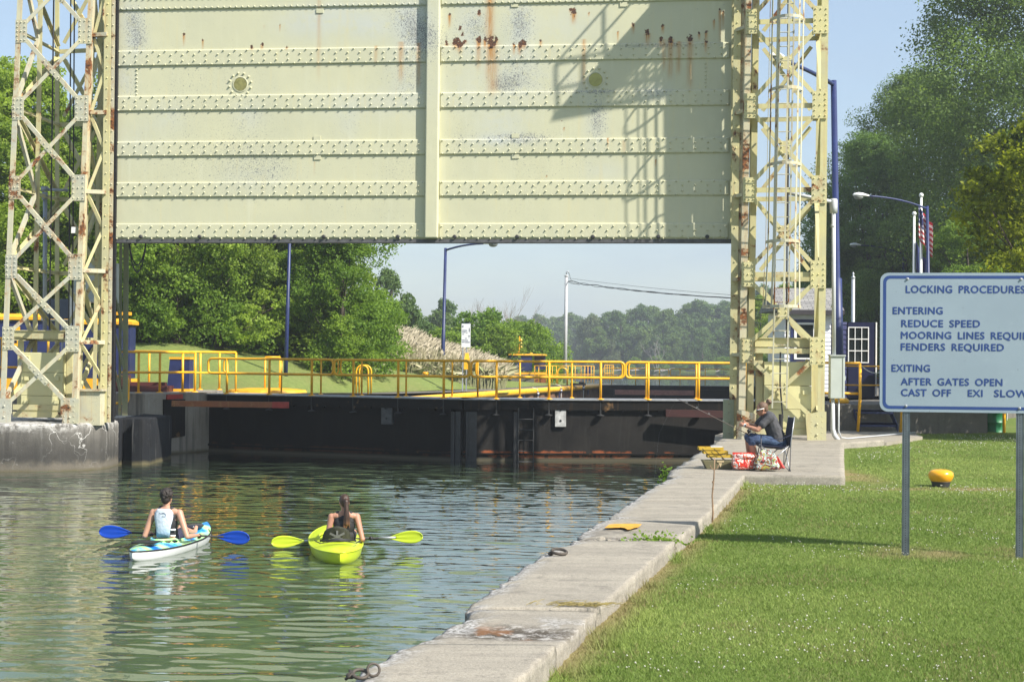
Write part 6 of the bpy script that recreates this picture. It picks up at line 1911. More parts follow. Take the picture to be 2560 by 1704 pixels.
# == kayaks
def kayak(label, cen, head, L, Wd, zg, zb_, zs, hull_mat, deck_mat, cock, kind):
 f = Vector((math.sin(head), math.cos(head), 0)); r = Vector((f.y, -f.x, 0))
 root = empty('kayak', (cen[0], cen[1], WZ), label, 'kayak', 'kayaks on the canal')
 ns = 61
 hv, dv = [], []
 nh, nd = 13, 17
 for i in range(ns):
  t = -1 + 2 * i / (ns - 1)
  s = t * L / 2
  w = Wd / 2 * max(.0, (1 - abs(t) ** 2.6)) ** (.85 if kind == 1 else .66) + .002
  e = abs(t) ** 3
  g = WZ + zg + (zb_ if t > 0 else zs) * e
  keel = WZ - .11 + (.26 if t > 0 else .16) * abs(t) ** 7
  for j in range(nh):
   a = math.pi * j / (nh - 1)
   x = -math.cos(a) * w * (1 - .10 * math.sin(a))
   z = g - (g - keel) * math.sin(a) ** .62
   hv.append(Vector((cen[0], cen[1], 0)) + f * s + r * x + Vector((0, 0, z)))
  for j in range(nd):
   q = -1 + 2 * j / (nd - 1)
   x = q * w * .992
   z = g + .004 + .055 * (1 - q * q) * min(1, w / (Wd * .3))
   if cock:
    c0, c1 = cock
    in_s = min((s - c0) / .10, (c1 - s) / .16)
    lim = .66 * min(1, max(0, 1 - ((s - (c0 + c1) / 2) / ((c1 - c0) / 2)) ** 4)) ** .5 if c0 < s < c1 else 0
    if lim > 0 and abs(q) < lim: z = WZ + .03 if abs(q) < lim - .09 else z + .02
   dv.append(Vector((cen[0], cen[1], 0)) + f * s + r * x + Vector((0, 0, z)))
 m = MB()
 m.add(hv, [(i * nh + j, (i + 1) * nh + j, (i + 1) * nh + j + 1, i * nh + j + 1) for i in range(ns - 1) for j in range(nh - 1)])
 hull = m.build('hull', hull_mat, root, True)
 m = MB()
 m.add(dv, [(i * nd + j, i * nd + j + 1, (i + 1) * nd + j + 1, (i + 1) * nd + j) for i in range(ns - 1) for j in range(nd - 1)])
 deck = m.build('deck', deck_mat, root, False); smooth_angle(deck, 50)
 m = MB()
 for side in (0, nh - 1): m.tube([hv[i * nh + side] for i in range(0, ns, 2)], .012, 6)
 m.build('gunwale_seam', MT['black'] if kind == 1 else hull_mat, root, True)
 c0, c1 = cock; pts = []
 for t in np.linspace(0, 2 * math.pi, 40, endpoint=False):
  s = (c0 + c1) / 2 + (c1 - c0) / 2 * math.cos(t); x = Wd / 2 * .66 * math.sin(t) * .98
  pts.append(Vector((cen[0], cen[1], WZ + zg + .055 + (.03 if s < c0 + .25 else .0))) + f * s + r * x)
 m = MB(); m.tube(pts, .018, 8, closed=True); m.build('cockpit_rim', deck_mat, root, True)
 return root, f, r
def deck_colour():
 m_, nt, b_, out = newmat('swirled_deck'); k = NT(nt); v, xyz = k.geo()
 n = k.noise(v, 2.3, 2, .5, 1.2)
 cr_ = nt.nodes.new('ShaderNodeValToRGB'); nt.links.new(n, cr_.inputs[0]); e = cr_.color_ramp.elements
 e[0].position = .34; e[0].color = (.01, .13, .50, 1); e[1].position = .66; e[1].color = (.42, .70, .45, 1)
 for p_, c_ in ((.43, (.03, .34, .62)), (.50, (.25, .62, .60)), (.57, (.45, .75, .22))):
  q = e.new(p_); q.color = (*c_, 1)
 nt.links.new(cr_.outputs[0], b_.inputs['Base Color']); b_.inputs['Roughness'].default_value = .3
 return m_
LIME = plain('lime_plastic', (.50, .62, .025), .35, 0, .06, 3)
K1C, K1H = (-5.09, 21.45), rad(9.5)
k1, f1, r1_ = kayak('white hulled kayak with blue and green swirled deck, carrying the dark haired man', K1C, K1H, 2.8, .70, .115, .14, .03, plain('white_hull', (.72, .73, .74), .3, 0, .04, 3), deck_colour(), (-.55, .50), 1)
K2C, K2H = (-2.62, 21.35), rad(-9.5)
k2, f2, r2_ = kayak('lime yellow kayak seen from its stern, carrying the woman with the ponytail', K2C, K2H, 2.9, .78, .155, .08, .02, LIME, LIME, (-.55, .62), 2)
def kp(C_, f, r, s, x, z): return Vector((C_[0], C_[1], z)) + f * s + r * x
m = MB(); m.tube([kp(K1C, f1, r1_, .62, .33, WZ + .24), kp(K1C, f1, r1_, .64, .38, WZ + .14), kp(K1C, f1, r1_, .62, .36, WZ - .05)], .008, 6); m.build('paddle_cord', MT['black'], k1)
m = MB(); m.box(kp(K1C, f1, r1_, -.95, .0, WZ + .225), .34, .26, .02, -K1H); m.build('stern_hatch', MT['black'], k1)
m = MB(); m.ellipsoid(kp(K1C, f1, r1_, .85, 0, WZ + .25), .14, .22, .05, 12, 8, Matrix.Rotation(-K1H, 3, 'Z')); m.build('bow_hatch', plain('smoked_hatch', (.03, .03, .04), .2), k1, True)
m = MB(); m.tube([kp(K2C, f2, r2_, -.86, -.26, WZ + .27), kp(K2C, f2, r2_, -.92, 0, WZ + .285), kp(K2C, f2, r2_, -.86, .26, WZ + .27)], [.01, .03, .01], 8); m.build('carry_strap', MT['black'], k2, True)
m = MB()
for sx in (-1, 1): m.tube([kp(K2C, f2, r2_, -.72, .33 * sx, WZ + .26), kp(K2C, f2, r2_, -.98, .26 * sx, WZ + .25), kp(K2C, f2, r2_, -.98, .02 * sx, WZ + .285)], .007, 6)
m.build('bungee', MT['black'], k2)
m = MB(); vs = []
for i in range(13):
 for j in range(9):
  q = -1 + i / 6; h = j / 8
  w = .215 * (1 - .25 * h ** 3) * (1 if h < .9 else .93)
  vs.append(kp(K2C, f2, r2_, -.52 + .10 * q * q - .04 * h, q * w, WZ + .16 + .28 * h - .05 * q * q * h))
m.add(vs, [(i * 9 + j, (i + 1) * 9 + j, (i + 1) * 9 + j + 1, i * 9 + j + 1) for i in range(12) for j in range(8)])
sb = m.build('seat_back', plain('black_mesh_fabric', (.022, .023, .012), .8, 0, .5, 30), k2, True)
sm = sb.modifiers.new('Thickness', 'SOLIDIFY'); sm.thickness = .02
m = MB(); c = kp(K2C, f2, r2_, -.565, 0, WZ + .29)
for a in (35, 145, 215, 325, 90):
 e = c + r2_ * (.13 * math.cos(rad(a))) + Vector((0, 0, .09 * math.sin(rad(a)))) + f2 * .01
 m.beam(c - f2 * .012, e - f2 * .012, .03, .008, -f2)
m.lathe(c - f2 * .0, [(.03, 0), (.03, .02)], 12, axis=-f2); m.build('seat_bracket', plain('grey_strap', (.09, .09, .09), .6), sb)
def kayaker(root, F, k, skin, vest_builder, paddle, hair_builder, elbows, hands, hw=.19, lean=0.0, turn=0.0):
 """F: frame at hip centre, forward = towards the bow"""
 body = MB()
 sh = .45 * k
 up = F.u
 chest = F(.0, 0, .30 * k); neck = F(-.005, 0, sh + .03)
 for s in (-1, 1):
  body.capsule(F(.02, .085 * s, .03), F(.45, .14 * s, .10), .085 * k, .060 * k)       # thighs into the cockpit
  body.capsule(F(.45, .14 * s, .10), F(.86, .13 * s, .02), .056 * k, .040 * k)
  body.capsule(F(.86, .13 * s, .02), F(.93, .13 * s, .10), .040 * k, .030 * k)
 body.ellipsoid(F(0, 0, .06), .12 * k, .165 * k, .12 * k, 16, 10, F.mat())
 body.ellipsoid(F(0, 0, .20 * k), .10 * k, .145 * k, .17 * k, 16, 10, F.mat())
 body.ellipsoid(F(0, 0, .33 * k), .105 * k, .165 * k * hw / .19, .15 * k, 16, 10, F.mat())
 body.capsule(F(-.01, hw * .55, sh - .02), F(-.01, -hw * .55, sh - .02), .066 * k, .066 * k)
 body.capsule(F(-.015, hw * .78, sh - .02), F(-.02, 0, sh + .03), .05 * k, .05 * k); body.capsule(F(-.015, -hw * .78, sh - .02), F(-.02, 0, sh + .03), .05 * k, .05 * k)
 for s, e, h in ((1, elbows[0], hands[0]), (-1, elbows[1], hands[1])):
  S = F(-.005, hw * s, sh - .03)
  body.capsule(S, S + (Vector(e) - S) * .35, .058 * k, .050 * k)
  body.capsule(S + (Vector(e) - S) * .3, e, .051 * k, .039 * k)
  body.capsule(e, Vector(e) + (Vector(h) - Vector(e)) * .35, .040 * k, .038 * k)
  body.capsule(Vector(e) + (Vector(h) - Vector(e)) * .3, h, .038 * k, .025 * k)
  add_hand(body, h, (Vector(h) - Vector(e)), (0, 0, -1), k=k * .95, thumb=-s)
 body.capsule(neck - up * .06, neck + up * .085 * k, .056 * k, .050 * k)
 hf = (F.f * math.cos(turn) + F.l * math.sin(turn))
 HF = Fr(neck + up * .165 * k + hf * .015, hf, up)
 add_head(body, HF, k)
 b = remesh(body, 'body', skin, root, .0065, 4)
 add_face(root, b, HF, k)
 return b, HF, sh
manB = kp(K1C, f1, r1_, -.22, 0, WZ + .15)
root = empty('person', manB, 'dark curly haired man with bare arms and pale blue life vest, back to us, paddling', 'person', None)
fm = Vector((math.sin(rad(7)), math.cos(rad(7)), 0))
FM_ = Fr(manB, fm, (fm.x * .03, fm.y * .03, 1))
PA, PB = P(250, 1327, 21.55), P(625, 1344, 21.35)
hl = PA + (PB - PA) * .345; hr = PA + (PB - PA) * .655
back = (PB - PA).normalized().cross(Vector((0, 0, 1)))
if back.y < 0: back = -back
def wrist_for(h): return h - back * .075 + Vector((0, 0, .012))
el = [P(362, 1338, 21.15), P(468, 1341, 21.05)]
b, HF, sh = kayaker(root, FM_, 1.0, MT['skin'], None, None, None, el, [wrist_for(hl), wrist_for(hr)], .20, turn=rad(-8))
m = MB()
m.ellipsoid(FM_(0, 0, .14), .135, .178, .13, 18, 10, FM_.mat()); m.ellipsoid(FM_(0, 0, .27), .138, .172, .17, 18, 10, FM_.mat())
for s in (-1, 1): m.capsule(FM_(-.02, .10 * s, .36), FM_(-.015, .085 * s, .475), .068, .045); m.capsule(FM_(-.015, .085 * s, .475), FM_(.07, .09 * s, .40), .045, .06)
m.ellipsoid(FM_(-.03, 0, .36), .085, .12, .11, 16, 10, FM_.mat())
vest = remesh(m, 'life_vest', plain('charcoal_vest', (.025, .027, .03), .8, 0, .2, 20), root, .007, 3)
def vest_mat():
 m_, nt, b_, out = newmat('pale_blue_vest'); k = NT(nt); v, xyz = k.geo()
 zz = k.math('ADD', xyz['Z'], k.math('MULTIPLY', k.noise(v, 9, 3), .06))
 c = k.mix(k.rng(zz, .55, .34), (.62, .68, .76), (.22, .40, .56))
 c = k.mix(k.rng(zz, .31, .29), c, (.10, .24, .38))
 nt.links.new(c, b_.inputs['Base Color']); b_.inputs['Roughness'].default_value = .7
 k.bump(k.noise(v, 26, 4), b_, .5, .02)
 return m_
def strip_on(F, prof, off_fn, nm, mat, parent, th=.014):
 """curved cloth strip lying on the back: prof = list of (height, left edge, right edge)"""
 vs = []; nx_ = 9
 for (h, a_, c_) in prof:
  for j in range(nx_):
   l = a_ + (c_ - a_) * j / (nx_ - 1)
   vs.append(F(off_fn(h, l), l, h))
 fs = [(i * nx_ + j, i * nx_ + j + 1, (i + 1) * nx_ + j + 1, (i + 1) * nx_ + j) for i in range(len(prof) - 1) for j in range(nx_ - 1)]
 m = MB(); m.add(vs, fs); o = m.build(nm, mat, parent, True)
 s_ = o.modifiers.new('Thickness', 'SOLIDIFY'); s_.thickness = th; s_.offset = 0
 return o
def back_off(h, l, base=.142): return -(base * math.sqrt(max(.05, 1 - (l / .215) ** 2)) - .02 * max(0, (h - .38) / .1))
bp_ = strip_on(FM_, [(h, w, -w) for h, w in [(.07, .098), (.14, .102), (.20, .107), (.26, .118), (.32, .134), (.38, .142), (.43, .138), (.465, .115), (.49, .085)]], back_off, 'back_panel', vest_mat(), vest)
ink = plain('vest_print', (.10, .13, .17), .7)
m = MB(); pts = []
for t in np.linspace(.15, 3.6, 26): pts.append((.06 + .05 * math.cos(t) - .055, .375 + .05 * math.sin(t)))
for i in range(25):
 w = .009 * math.sin(math.pi * i / 25) + .001
 (l0, h0), (l1, h1) = pts[i], pts[i + 1]
 m.add([FM_(back_off(h0, l0) - .012, l0, h0), FM_(back_off(h1, l1) - .012, l1, h1), FM_(back_off(h1 + w, l1) - .012, l1 - w * .4, h1 + w), FM_(back_off(h0 + w, l0) - .012, l0 - w * .4, h0 + w)], [(0, 1, 2, 3)])
for i, (l0, h0, w, hh) in enumerate([(.055, .418, .012, .02), (.036, .414, .010, .014), (.020, .416, .012, .016), (.002, .414, .010, .012), (-.014, .418, .012, .014), (-.03, .415, .010, .012), (.012, .375, .03, .010), (-.02, .375, .02, .008)]):
 m.add([FM_(back_off(h0, l0) - .012, l0, h0), FM_(back_off(h0, l0 - w) - .012, l0 - w, h0 + .002), FM_(back_off(h0 + hh, l0 - w * .8) - .012, l0 - w * .7, h0 + hh), FM_(back_off(h0 + hh, l0) - .012, l0 + .003, h0 + hh * .8)], [(0, 1, 2, 3)])
m.build('vest_print', ink, bp_)
for (h0, h1) in ((.085, .105), (.17, .195)):
 strip_on(FM_, [(h0, -.11, -.175), (h1, -.11, -.175)], lambda h, l: back_off(h, l, .15), 'vest_stripe', MT['white'], vest)
hair = MB(); rr = random.Random(8)
hair.ellipsoid(HF(-.022, 0, .040), .102, .084, .095, 16, 10, HF.mat()); hair.ellipsoid(HF(-.050, 0, -.02), .062, .070, .075, 14, 9, HF.mat())
for i in range(190):
 t = rr.uniform(0, 2 * math.pi); ph = rr.uniform(-.5, 1.5)
 d_ = Vector((math.cos(ph) * math.cos(t), math.cos(ph) * math.sin(t), math.sin(ph)))
 if d_.x > .35 and d_.z < .45: continue
 c = HF(-.022 + d_.x * .103, d_.y * .086, .042 + d_.z * .098); hair.ellipsoid(c, rr.uniform(.012, .019), rr.uniform(.011, .018), rr.uniform(.010, .018), 7, 5)
remesh(hair, 'hair', MT['hair_dark'], root, .006, 1)
m = MB(); m.ellipsoid(FM_(.02, 0, .06), .135, .175, .10, 16, 10, FM_.mat())
for s in (-1, 1): m.capsule(FM_(.02, .085 * s, .03), FM_(.38, .13 * s, .10), .098, .080)
remesh(m, 'swim_shorts', plain('dark_shorts', (.03, .03, .06), .8, 0, .3, 9), root, .009, 4)
def paddle(A, B, label, shaft_mat, blade_mat, blen, bw, ferr):
 root = empty('paddle', (A + B) / 2, label, 'paddle', 'kayak paddles')
 d = (B - A).normalized(); L = (B - A).length
 m = MB(); m.tube([A + d * (blen * .8), B - d * (blen * .8)], .0155, 10); m.build('shaft', shaft_mat, root, True)
 if ferr:
  m = MB()
  for q in (A + d * (blen * .82), B - d * (blen * .82 + .26)): m.tube([q, q + d * .26], .0162, 10)
  m.build('bare_tube', MT['grey_steel'], root, True)
 m = MB()
 for q in (A + d * (blen + .28), B - d * (blen + .28)): m.lathe(q, [(.018, -.03), (.036, -.006), (.036, .006), (.018, .03)], 12, axis=d)
 m.build('drip_ring', MT['black'], root, True)
 up = Vector((0, 0, 1)); n = d.cross(up).normalized()
 if n.y > 0: n = -n
 for tip, dd in ((A, d), (B, -d)):
  m = MB(); prof = [(0, .10), (.03, .42), (.09, .70), (.2, .93), (.35, 1.0), (.5, .93), (.65, .75), (.8, .48), (.92, .24), (1.0, .12)]
  u2 = (up - d * up.dot(d)).normalized(); vs = []; nx_ = 9
  for t, w in prof:
   for j in range(nx_):
    q = -1 + 2 * j / (nx_ - 1)
    cup = .035 * (1 - t) * (1 - t) + .012 * q * q
    rib = .016 * max(0, 1 - abs(q) * 4) * t
    vs.append(tip + dd * (t * blen) + u2 * (q * bw / 2 * w) + n * (cup + rib))
  fs = [(i * nx_ + j, i * nx_ + j + 1, (i + 1) * nx_ + j + 1, (i + 1) * nx_ + j) for i in range(len(prof) - 1) for j in range(nx_ - 1)]
  m.add(vs, fs); o = m.build('blade', blade_mat, root, True)
  s_ = o.modifiers.new('Thickness', 'SOLIDIFY'); s_.thickness = .008
 return root
paddle(PA, PB, 'paddle with royal blue blades and black shaft held by the man', MT['black'], plain('royal_blue_plastic', (.004, .055, .42), .3, 0, .06, 3), .50, .205, False)
QA, QB = P(679, 1354, 21.45), P(1057, 1340, 21.4)
paddle(QA, QB, 'paddle with lime yellow blades held by the woman', MT['black'], plain('lime_blade', (.52, .64, .03), .35, 0, .05, 3), .50, .19, True)
womB = kp(K2C, f2, r2_, -.30, .0, WZ + .16); womB = Vector((P(861, 1300, 21.1).x, 21.1, WZ + .16))
root = empty('person', womB, 'woman with long brown ponytail and black sleeveless vest, back to us, in the lime kayak', 'person')
ff = Vector((math.sin(rad(-7)), math.cos(rad(-7)), 0)); FW = Fr(womB, ff)
hl = QA + (QB - QA) * .40; hr = QA + (QB - QA) * .61
def wrist_w(h): return h - Vector((0, .075, -.01))
b, HF, sh = kayaker(root, FW, .93, MT['skin_tan'], None, None, None, [P(817, 1349, 20.98), P(906, 1347, 20.98)], [wrist_w(hl), wrist_w(hr)], .185, turn=rad(14))
m = MB()
m.ellipsoid(FW(0, 0, .10), .125, .17, .12, 18, 10, FW.mat()); m.ellipsoid(FW(0, 0, .25), .122, .165, .16, 18, 10, FW.mat())
for s in (-1, 1): m.capsule(FW(-.015, .085 * s, .32), FW(-.012, .09 * s, .432), .072, .046); m.capsule(FW(-.012, .09 * s, .432), FW(.07, .085 * s, .36), .046, .06)
m.ellipsoid(FW(-.02, 0, .33), .085, .125, .105, 16, 10, FW.mat())
remesh(m, 'vest', plain('black_neoprene', (.014, .014, .015), .7, 0, .2, 12), root, .007, 4)
hair = MB(); rr = random.Random(5)
hair.ellipsoid(HF(-.018, 0, .034), .096, .078, .092, 18, 11, HF.mat()); hair.ellipsoid(HF(-.052, 0, -.01), .052, .060, .065, 14, 9, HF.mat())
hair.capsule(HF(-.095, 0, .035), HF(-.125, 0, .01), .034, .036); hair.capsule(HF(-.122, 0, .02), HF(-.145, .0, -.10), .036, .036)
hair.capsule(HF(-.145, 0, -.10), HF(-.150, -.005, -.20), .036, .045); hair.capsule(HF(-.150, -.005, -.20), HF(-.155, .0, -.30), .045, .040); hair.capsule(HF(-.155, 0, -.30), HF(-.155, .02, -.37), .036, .012)
for s in (-.03, .0, .028): hair.capsule(HF(-.150, s, -.22), HF(-.158, s * 1.5, -.36), .018, .010)
m_, nt, b_, out = newmat('ponytail_hair'); k = NT(nt); v, xyz = k.geo()
ms = nt.nodes.new('ShaderNodeMapping'); ms.inputs['Scale'].default_value = (60, 60, 6); nt.links.new(v, ms.inputs['Vector'])
sn = k.noise(ms.outputs[0], 1.5, 4, .6)
c = k.mix(k.rng(sn, .35, .65), (.018, .010, .007), (.075, .036, .020)); c = k.mix(k.rng(xyz['Z'], .62, .48), c, k.mix(k.rng(sn, .35, .65), (.10, .045, .02), (.30, .15, .06)))
nt.links.new(c, b_.inputs['Base Color']); b_.inputs['Roughness'].default_value = .45; k.bump(sn, b_, .6, .01)
remesh(hair, 'hair', m_, root, .006, 3)
m = MB(); m.ellipsoid(FW(.02, 0, .04), .125, .165, .09, 16, 10, FW.mat())
for s in (-1, 1): m.capsule(FW(.02, .08 * s, .03), FW(.30, .12 * s, .09), .090, .074)
remesh(m, 'swim_shorts', MT['black'], root, .009, 4)
# == the angler, her chair and belongings
DZ = 24.6; PADZ = 1.137
def ax_(u): return (u - 1280) * DZ / FPX
def az_(v): return PADZ + (1173 - v) / 144.5
AY = 24.55
def ap(u, v, y=0.0): return Vector((ax_(u) + y * .0, AY + y, az_(v)))
chair = empty('camp_chair', (ax_(1935), AY, PADZ), 'navy folding camp chair with steel tube legs on the walkway', 'chair')
cxb, cxf = ax_(1962), ax_(1893)
hw = .25
seat = MB(); vs = []
for i in range(9):
 for j in range(9):
  s, t = i / 8, -1 + j / 4
  vs.append((cxf + (cxb - cxf) * s, AY + t * hw, PADZ + .44 - .03 * s - .05 * (1 - t * t) * math.sin(math.pi * min(1, s * .9 + .1))))
seat.add(vs, [(i * 9 + j, (i + 1) * 9 + j, (i + 1) * 9 + j + 1, i * 9 + j + 1) for i in range(8) for j in range(8)])
navy = plain('navy_canvas', (.012, .018, .05), .8, 0, .25, 12)
o = seat.build('seat', navy, chair, True); o.modifiers.new('Thickness', 'SOLIDIFY').thickness = .012
m = MB(); vs = []
for i in range(9):
 for j in range(9):
  s, t = i / 8, -1 + j / 4
  vs.append((cxb + .03 + .075 * s + .03 * (1 - t * t), AY + t * hw, PADZ + .40 + .50 * s))
m.add(vs, [(i * 9 + j, (i + 1) * 9 + j, (i + 1) * 9 + j + 1, i * 9 + j + 1) for i in range(8) for j in range(8)])
o = m.build('backrest', navy, chair, True); o.modifiers.new('Thickness', 'SOLIDIFY').thickness = .014
steel = plain('chair_tube', (.30, .31, .33), .35, .6, .1, 8)
fx, bx_ = cxf - .0, cxb + .045
fl_ = {'fn': (fx + .02, AY - .27, PADZ), 'ff': (fx + .02, AY + .27, PADZ), 'bn': (bx_ - .01, AY - .28, PADZ), 'bf': (bx_ - .01, AY + .28, PADZ)}
tp = {'fn': (cxf, AY - hw, PADZ + .45), 'ff': (cxf, AY + hw, PADZ + .45), 'bn': (cxb + .03, AY - hw, PADZ + .43), 'bf': (cxb + .03, AY + hw, PADZ + .43)}
for a_, b_2 in (('fn', 'bn'), ('bn', 'fn'), ('ff', 'bf'), ('bf', 'ff'), ('fn', 'ff'), ('ff', 'fn'), ('bn', 'bf'), ('bf', 'bn')):
 m = MB(); m.tube([fl_[a_], tp[b_2]], .0095, 8); m.build('leg_tube', steel, chair, True)
for s in (-1, 1):
 m = MB(); m.tube([(bx_ - .01, AY + .28 * s, PADZ), (bx_ + .01, AY + .27 * s, PADZ + .5), (bx_ + .07, AY + .255 * s, PADZ + .92)], .0095, 8); m.build('back_tube', steel, chair, True)
 m = MB(); m.tube([(fx + .02, AY + .27 * s, PADZ), (fx + .02, AY + .28 * s, PADZ + .62)], .0095, 8); m.build('arm_tube', plain('dark_chair_tube', (.05, .05, .06), .5, .3), chair, True)
 m = MB(); pts = [(fx + .0 + (bx_ + .02 - fx) * t, AY + .285 * s, PADZ + .625 - .09 * math.sin(math.pi * t)) for t in np.linspace(0, 1, 9)]
 for p, q in zip(pts[:-1], pts[1:]): m.beam(p, q, .05, .008, (0, 0, 1))
 m.build('armrest', navy, chair)
 for k_ in ('f', 'b'):
  q = fl_[k_ + ('n' if s < 0 else 'f')]; m = MB(); m.lathe(q, [(.022, -.002), (.02, .014), (.011, .03)], 8); m.build('foot', MT['black'], chair)
m = MB(); m.beam((cxf + .19, AY - .272, PADZ + .36), (cxf + .185, AY - .272, PADZ + .25), .085, .004, (0, -1, 0)); m.build('care_tag', plain('grey_tag', (.4, .4, .4), .5), chair)
root = empty('person', (ax_(1945), AY, PADZ), 'person with sunglasses, hair bun, grey shirt and denim shorts, fishing from a camp chair', 'person')
hipz, kneez = az_(1106), az_(1096)
sk = MB()
hip = Vector((ax_(1946), AY, az_(1104))); shc = Vector((ax_(1921), AY, az_(1040)))
for s, ku, kv, fu in ((-1, 1875, 1097, 1888), (1, 1873, 1094, 1880)):
 K = Vector((ax_(ku), AY + .11 * s, az_(kv))); Hh = hip + Vector((0, .09 * s, 0)); Ak = Vector((ax_(fu), AY + .12 * s, PADZ + .09))
 sk.capsule(Hh, K, .085, .060); sk.capsule(K, K + (Ak - K) * .4, .058, .056); sk.capsule(K + (Ak - K) * .35, Ak, .056, .037)
 sk.capsule(Ak, Ak + Vector((-.03, 0, -.05)), .037, .036); sk.capsule(Ak + Vector((-.02, 0, -.055)), Ak + Vector((-.15, 0, -.065)), .035, .026)
trunk = shc - hip
sk.ellipsoid(hip + trunk * .05, .12, .17, .11, 14, 9); sk.capsule(hip + trunk * .1, hip + trunk * .9, .13, .11)
sk.capsule(shc + Vector((0, -.13, -.01)), shc + Vector((0, .13, -.01)), .065, .065)
neck0 = shc + Vector((-.02, 0, .03)); HFa = Fr(Vector((ax_(1904.5), AY, az_(1023))), Vector((-1, 0, -.28)), (-.28, 0, 1))
sk.capsule(neck0, HFa(-.03, 0, -.07), .055, .050)
add_head(sk, HFa, .98)
for s, eu, ev, wu, wv, yo in ((-1, 1889, 1073, 1861, 1064, -.10), (1, 1890, 1068, 1866, 1059, .08)):
 S = shc + Vector((.0, .165 * s, -.02)); E = Vector((ax_(eu), AY + .20 * s, az_(ev))); Wr = Vector((ax_(wu), AY + yo * .7, az_(wv)))
 sk.capsule(S, E, .054, .040); sk.capsule(E, E + (Wr - E) * .4, .041, .039); sk.capsule(E + (Wr - E) * .35, Wr, .039, .025)
 tgt = Vector((ax_(1849), AY - .01 + .015 * s, az_(1060)))
 add_hand(sk, Wr, tgt - Wr, Vector((0, -s, -.2)), k=.95, thumb=s, curl=.8)
b = remesh(sk, 'body', MT['skin_tan'], root, .0065, 4)
add_face(root, b, HFa, .98)
m = MB()
m.capsule(hip + trunk * .02 + Vector((.01, 0, 0)), hip + trunk * .5, .148, .138); m.capsule(hip + trunk * .5, shc + Vector((.005, 0, -.03)), .138, .118)
for y in (-.07, .07): m.capsule(hip + trunk * .05 + Vector((0, y, 0)), hip + trunk * .8 + Vector((.01, y, 0)), .125, .11)
for s in (-1, 1):
 m.capsule(shc + Vector((0, .05 * s, .0)), shc + Vector((0, .15 * s, -.01)), .078, .074)
 S = shc + Vector((.0, .165 * s, -.02)); E = Vector((ax_(1889), AY + .20 * s, az_(1071))); m.capsule(S, S + (E - S) * .62, .072, .066)
m.capsule(shc + Vector((-.01, 0, .0)), shc + Vector((-.022, 0, .035)), .075, .060)
remesh(m, 'shirt', plain('charcoal_shirt', (.060, .060, .066), .85, 0, .15, 10), root, .008, 4, noise=(.03, 9))
m = MB(); m.ellipsoid(hip + Vector((.02, 0, -.01)), .14, .185, .12, 14, 9)
for s, ku, kv in ((-1, 1875, 1097), (1, 1873, 1094)):
 K = Vector((ax_(ku), AY + .11 * s, az_(kv))); Hh = hip + Vector((0, .09 * s, 0)); m.capsule(Hh, K + Vector((.01, 0, .005)), .100, .078)
 m.capsule(K + Vector((.012, 0, 0)), K + Vector((.022, 0, -.06)), .074, .072)
def denim():
 m_, nt, b_, out = newmat('blue_denim'); k = NT(nt); v, xyz = k.geo()
 c = k.mix(k.rng(k.noise(v, 8, 5, .65), .35, .68), (.020, .035, .085), (.075, .125, .22)); nt.links.new(c, b_.inputs['Base Color']); b_.inputs['Roughness'].default_value = .9
 k.bump(k.noise(v, 30, 4), b_, .4, .01); return m_
remesh(m, 'denim_shorts', denim(), root, .008, 4, noise=(.02, 11))
hair = MB()
hair.ellipsoid(HFa(-.024, 0, .036), .096, .080, .090, 18, 11, HFa.mat()); hair.ellipsoid(HFa(-.055, 0, -.012), .055, .064, .070, 14, 9, HFa.mat())
rr = random.Random(3); bc = Vector((ax_(1921.5), AY, az_(1005)))
hair.ellipsoid(bc, .045, .045, .05, 12, 8)
for i in range(26):
 t, q = rr.uniform(0, 6.28), rr.uniform(-1.3, 1.3); hair.ellipsoid(bc + Vector((math.cos(t) * math.cos(q), math.sin(t) * math.cos(q), math.sin(q))) * .042, .017, .016, .018, 7, 5)
remesh(hair, 'hair', MT['hair_light'], root, .006, 2)
m = MB()
for s in (-1, 1):
 m.tube([HFa(.088, .012 * s, .006), HFa(.080, .055 * s, .008), HFa(.05, .079 * s, .010), HFa(-.03, .085 * s, .010)], [.007, .009, .010, .006], 8)
m.build('sunglasses', MT['white'], root, True)
m = MB()
for s in (-1, 1): m.ellipsoid(HFa(.080, .040 * s, -.002), .014, .030, .017, 12, 8, HFa.mat())
m.build('dark_lens', plain('dark_lens', (.01, .015, .025), .1), root, True)
m = MB(); wp = Vector((ax_(1861), AY - .07, az_(1064))); wd = (Vector((ax_(1849), AY - .02, az_(1060))) - wp).normalized()
m.lathe(wp, [(.030, -.016), (.032, -.012), (.032, .012), (.030, .016)], 14, axis=wd); wt = m.build('watch', MT['white'], root, True)
m = MB(); m.lathe(wp + Vector((0, -.030, .006)), [(.018, 0), (.018, .008)], 14, axis=(0, -1, .1)); m.build('watch_dial', MT['black'], wt)
for s, fu in ((-1, 1888), (1, 1880)):
 m = MB(); A_k = Vector((ax_(fu), AY + .12 * s, PADZ + .022)); m.ellipsoid(A_k + Vector((-.07, 0, .008)), .135, .046, .030, 14, 8); m.ellipsoid(A_k + Vector((.02, 0, .03)), .05, .042, .04, 12, 8)
 m.build('shoe', plain('dark_shoe', (.05, .04, .05), .7), root, True)
ra, rb = Vector((ax_(1866), AY - .16, az_(1084))), P(1691, 995, 23.6)
rod = empty('fishing_rod', ra, 'thin dark fishing rod slanting from the angler over the water', 'fishing rod')
m = MB(); m.tube([ra, ra + (rb - ra) * .5, rb], [.008, .0055, .003], 8); m.build('blank', plain('rod_blank', (.10, .085, .075), .4), rod, True)
m = MB(); dd = (rb - ra).normalized(); m.tube([ra - dd * .28, ra + dd * .05], .014, 8); m.build('grip', MT['black'], rod, True)
